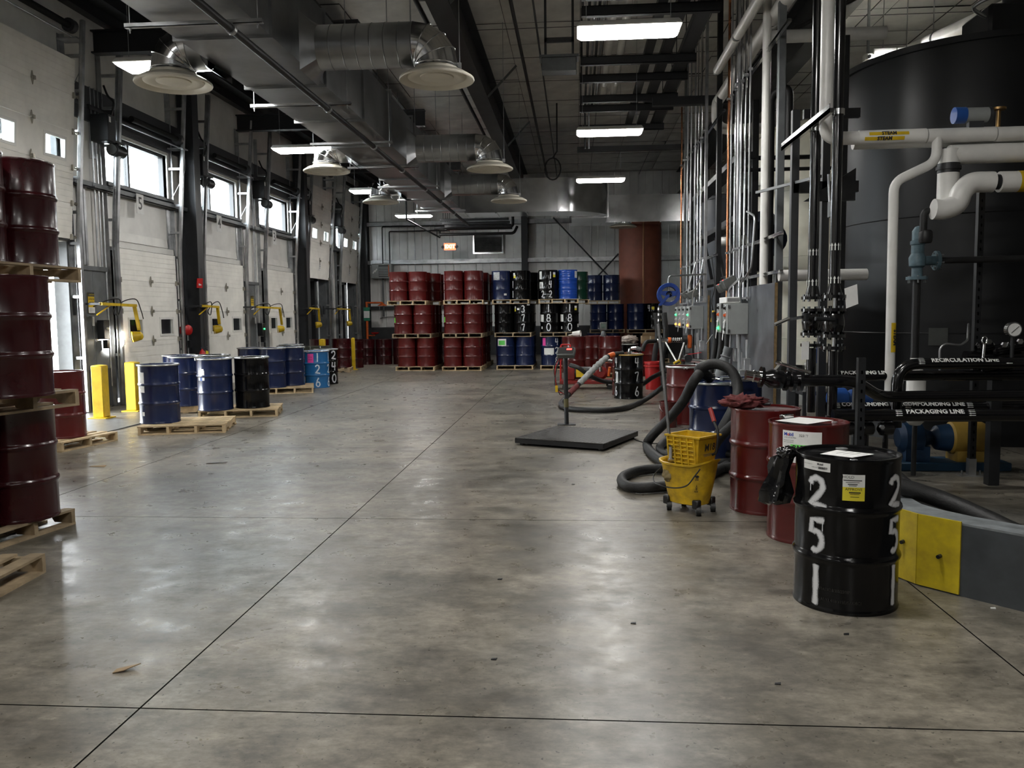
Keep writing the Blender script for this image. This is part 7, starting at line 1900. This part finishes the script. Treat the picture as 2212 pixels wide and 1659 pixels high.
# yellow dock lights
for n, (a, b) in {5: (14.41, 15.6), 4: (18.5, 19.36), 3: (21.75, 23.55), 2: (26.2, 27.2), 1: (29.3, 31.0)}.items():
    X0 = XL + .5; zz = 1.97
    t = thing('dock_light', 'yellow swing arm dock light in front of %s' % {5: 'the nearest closed door with its lamp lit', 4: 'the middle closed door', 3: 'the farthest closed door', 2: 'the nearer far open door', 1: 'the last open door'}[n], 'dock light', (X0, a, zz))
    L = b - a
    obj('arm', MB().bar((0, 0, 0), (0, L, -.02), .07, .05), YELLOW, t)
    obj('wall_mount', MB().box(-.5, .0, -.02, .02, -.02, .02).box(-.5, -.45, -.06, .06, -.2, .1), DARKSTEEL, t)
    obj('brace', MB().bar((-.08, .0, -.2), (0, .3, -.03), .02, .02), YELLOW, t)
    lz = -.62 if n in (5, 3) else -.55
    dyy = .10 if n in (5, 3) else .03
    obj('drop_arm', MB().bar((0, L - .04, -.03), (.0, L + dyy, lz + .12), .06, .04), YELLOW, t)
    hc = V((-.03, L + dyy - .08, lz))
    ax = V((-.9, -.35, -.12)).normalized()
    hd = obj('lamp_head', MB().lathe([(.04, -.13), (.08, -.1), (.10, 0), (.105, .05), (.095, .05), (.08, .0)], 22, c=hc, axis=ax, cap0=True), YELLOW, t)
    obj('guard_ring', MB().tube([hc + ax * .07 + (frame_of(ax)[0] * cos(q) + frame_of(ax)[1] * sin(q)) * .1 for q in [i * pi / 9 for i in range(18)]], .008, 6, closed=True), YELLOW, hd)
    for q in (0, pi / 2): obj('guard_bar', MB().bar(hc + ax * .075 + (frame_of(ax)[0] * cos(q) + frame_of(ax)[1] * sin(q)) * .1, hc + ax * .075 - (frame_of(ax)[0] * cos(q) + frame_of(ax)[1] * sin(q)) * .1, .008, .008), YELLOW, hd)
    obj('bulb', MB().lathe([(.001, -.02), (.06, .0), (.07, .03), (.001, .05)], 16, c=hc, axis=ax), emat('dock_bulb_lit', (1, .97, .9), 30) if n == 5 else WHITE, t)
    obj('cable', MB().tube(smooth_path([(-.2, .1, -.05), (0, .2, .06), (.03, L * .5, .08), (.02, L * .45, -.2), (.0, L * .35, -.12), (.02, L * .6, .05), (.04, L - .05, .1), (.05, L + .1, -.1), (.04, L + .2, -.28)], 6), .011, 6), CABLE, t)
    if n == 5:
        sp_ = bpy.data.lights.new('dock_lamp_beam', 'SPOT'); sp_.energy = 160; sp_.spot_size = radians(75); sp_.spot_blend = .4; sp_.shadow_soft_size = .05; sp_.color = (1, .97, .9)
        so = bpy.data.objects.new('dock_lamp_beam', sp_); COL.objects.link(so); so.parent = t
        so.location = hc + ax * .1; so.rotation_euler = ax.to_track_quat('-Z', 'Y').to_euler()
# column fittings
c = PX(429, 612, XL + .38)
t = thing('fire_sign', 'red fire extinguisher sign on the charcoal column', 'sign', c); obj('board', MB().prism([(0, -.1, -.11), (.02, -.1, .11), (.1, .02, .11), (.08, .02, -.11)], (-.004, .004, 0)), RED, t); obj('pictogram', MB().prism([(.028, -.058, -.05), (.032, -.058, .06), (.068, -.002, .06), (.064, -.002, -.05)], (.004, -.006, 0)), PAPER, t)
obj('side_fold', MB().prism([(0, -.1, -.11), (.02, -.1, .11), (-.02, -.06, .11), (-.04, -.06, -.11)], (.002, .002, 0)), RED, t)
c = PX(437, 757, XL + .45)
t = thing('fire_extinguisher', 'red fire extinguisher with a yellow tag by the charcoal column', 'extinguisher', c); obj('cylinder', MB().lathe([(.001, -.45), (.07, -.44), (.075, -.4), (.075, -.08), (.05, -.02), (.02, .02), (.02, .05), (.001, .05)], 20), RED, t); obj('handle', MB().bar((-.02, -.02, .07), (.1, .03, .09), .025, .015).bar((-.02, -.02, .05), (.1, .03, .045), .025, .012), CHROME, t); obj('tag', MB().prism([(.06, .05, .0), (.08, .14, -.03), (.08, .12, -.17), (.06, .03, -.14)], (.003, 0, 0)), TAGY, t); obj('bracket', MB().box(-.2, -.06, -.03, .03, -.4, -.3), GALV, t)
c = PX(405, 713, XL + .2)
t = thing('alarm_bell', 'red alarm bell beside the charcoal column', 'bell', c); obj('gong', MB().lathe([(.12, 0), (.115, .04), (.08, .07), (.001, .08)], 24, axis=(1, -.4, 0)), RED, t); obj('back_box', MB().box(-.14, 0, -.08, .08, -.08, .08), RED, t); obj('pull_station', MB().cbox((.04, 0, -.32), .06, .09, .16), BLACKSTEEL, t); obj('drop_conduit', MB().cyl((0, 0, -.9), (0, 0, -.1), .015, 8), GALV, t)
# ---- back wall
c = PY(972, 533, 33.0)
t = thing('exit_sign', 'glowing red exit sign with two lamp heads', 'exit sign', c); obj('housing', MB().box(-.26, .26, -.04, .04, -.16, .17), WHITE, t, bevel=.01); obj('face', MB().box(-.23, .23, -.045, -.041, -.13, .13), emat('exit_glow', (1, .12, .05), 1.6), t)
text_flat(t, 'EXIT', (0, -.047, 0), (1, 0, 0), (0, 0, 1), .2, emat('exit_letters', (1, .55, .4), 2.2), bold=.006)
for s in (-1, 1): obj('lamp_head', MB().cyl((s * .27, 0, .0), (s * .27, -.1, -.02), .06, 14), GREYSTEEL, t)
obj('hanging_wire', MB().cyl((0, 0, .17), (0, 0, HC - c.z), .006, 6), GALV, t)
a, b = PY(1022, 506, YB - .08), PY(1088, 548, YB - .08)
t = thing('wall_louver', 'large metal wall louver right of the exit sign', 'louver', (a.x, YB - .08, b.z)); w, h = b.x - a.x, a.z - b.z
obj('frame', MB().box(0, .06, -.12, 0, 0, h).box(w - .06, w, -.12, 0, 0, h).box(.06, w - .06, -.12, 0, 0, .06).box(.06, w - .06, -.12, 0, h - .06, h), SHINY, t)
for k in range(7):
    z = .1 + k * (h - .2) / 6.5
    obj('slat', MB().hexa([(.06, -.1, z), (w - .06, -.1, z), (w - .06, -.09, z), (.06, -.09, z)], [(.06, -.02, z + .1), (w - .06, -.02, z + .1), (w - .06, -.01, z + .1), (.06, -.01, z + .1)]), GALV, t)
a, b = PY(802, 570, 34.3), PY(846, 601, 34.3)
t = thing('unit_heater', 'grey unit heater with slats on the back wall near the corner', 'heater', (a.x, 34.3, b.z)); w, h = b.x - a.x, a.z - b.z
obj('cabinet', MB().box(0, w, 0, .5, 0, h), PANELGREY, t, bevel=.015); obj('grille_frame', MB().box(w * .36, w * .88, -.02, -.001, .06, h - .06), DARKSTEEL, t)
for k in range(6): obj('slat', MB().box(w * .38, w * .85, -.05, -.021, .1 + k * (h - .2) / 6, .14 + k * (h - .2) / 6), PANELGREY, t)
obj('side_strip', MB().box(w * .85, w * .88, -.055, -.02, .06, h - .06), ORANGE, t)
for k in range(2): obj('sticker', MB().cbox((w * (.12 + .1 * k), -.002, h * (.45 + .1 * k)), .05, .002, .16, Euler((0, .6, 0))), PAPER, t)
obj('support_pipe', MB().cyl((w * .5, .25, 0), (w * .5, .25, -1.6), .04, 10), GREYSTEEL, t)
c = PY(793, 700, 33.4)
t = thing('emergency_shower', 'orange emergency shower with a red eyewash bowl in the corner', 'shower', (c.x, 33.4, 0)); z1 = PY(793, 652, 33.4).z
obj('standpipe', MB().cyl((0, 0, .1), (0, 0, z1), .05, 14), ORANGE, t); obj('arm', MB().cyl((0, 0, z1 - .04), (.65, 0, z1 - .04), .035, 12), ORANGE, t); obj('shower_head', MB().lathe([(.02, .0), (.06, -.06), (.19, -.13), (.19, -.15), (.001, -.15)], 20, c=(.65, 0, z1 - .02)), ORANGE, t); obj('eyewash_bowl', MB().lathe([(.03, -.05), (.15, .0), (.17, .05), (.14, .05), (.001, .02)], 20, c=(.32, 0, .98)), RED, t); obj('bowl_pipe', MB().cyl((0, 0, .9), (.32, 0, .9), .025, 10), ORANGE, t); obj('base', MB().cyl((0, 0, 0), (0, 0, .1), .12, 16), YELLOW, t); obj('green_sign', MB().box(-.12, .14, -.06, -.055, 1.5, 2.05), mat('sign_green', (.02, .22, .12), .5), t); obj('white_panel', MB().box(-.11, .13, -.064, -.0605, 1.62, 1.9), PAPER, t); obj('pull_rod', MB().cyl((.55, -.05, z1 - .1), (.55, -.05, 1.7), .008, 6), GALV, t)
c = PY(846, 701, 34.935); tag(obj('paper_sign', MB().box(-.2, .2, -.004, 0, -.1, .1), PAPER, loc=c), 'white paper sign on the back wall by the leftmost red stack', 'sign')
for k, (a, b) in enumerate((((1195, 470), (1318, 600)), ((1336, 548), (1288, 600)), ((1192, 468), (1336, 618)))[:2]):
    tag(obj('cross_brace', MB().cyl(PY(*a, YB - .3), PY(*b, YB - .3), .03, 8), DARKSTEEL), ['long thin diagonal brace rod on the back wall', 'short thin diagonal brace rod by the rust red tank'][k], 'brace')
t = thing('wall_cable', 'thin dark cable strung low on the back wall by the shower', 'cable', (-8.3, 34.85, 1.6)); obj('cable', MB().tube(smooth_path([(0, 0, 0), (.6, 0, .05), (1.2, 0, -.1), (1.9, 0, -.2)], 6), .012, 6), CABLE, t)
# ================================================================== GROUP PHRASES FOR REPEATS
_stem = {}
for o in bpy.data.objects:
    if o.parent is None and 'category' in o.keys():
        _stem.setdefault(o.name.split('.')[0], []).append(o)
_phr = {'steel_drum': 'free-standing steel drums', 'wooden_pallet': 'single wooden pallets on the floor', 'round_diffuser': 'round ivory air diffusers', 'branch_duct': 'branch ducts with elbows',
        'trapeze_hanger': 'hangers under the long duct', 'rack_crossbar': 'crossbars of the overhead pipe rack', 'dock_light': 'yellow dock lights', 'door_operator': 'dock door operators',
        'control_panel': 'grey control panels', 'junction_box': 'junction boxes', 'vertical_conduit': 'vertical conduits on the racks', 'copper_pipe': 'copper pipes', 'strut_channel': 'strut rails',
        'bollard': 'yellow bollards', 'number_plate': 'dock door number plates', 'suction_hose': 'black hoses', 'hanging_hose': 'hanging dark hoses', 'process_pipe': 'low black process pipes',
        'storage_tank': 'storage tanks', 'black_riser': 'black risers', 'readout_box': 'readout boxes', 'small_valve': 'small valves', 'steel_column': 'steel columns', 'knee_brace': 'girder braces',
        'roof_rafter': 'dock side rafters', 'dock_shelter': 'dock shelters', 'trailer_wall': 'trailers outside', 'cable_tray': 'overhead cable trays', 'rack_conduit': 'overhead rack conduits', 'floor_speck': 'floor specks'}
for k, v in _stem.items():
    if len(v) > 1:
        for o in v:
            if 'group' not in o.keys(): o['group'] = _phr.get(k, k.replace('_', ' ') + ' set')
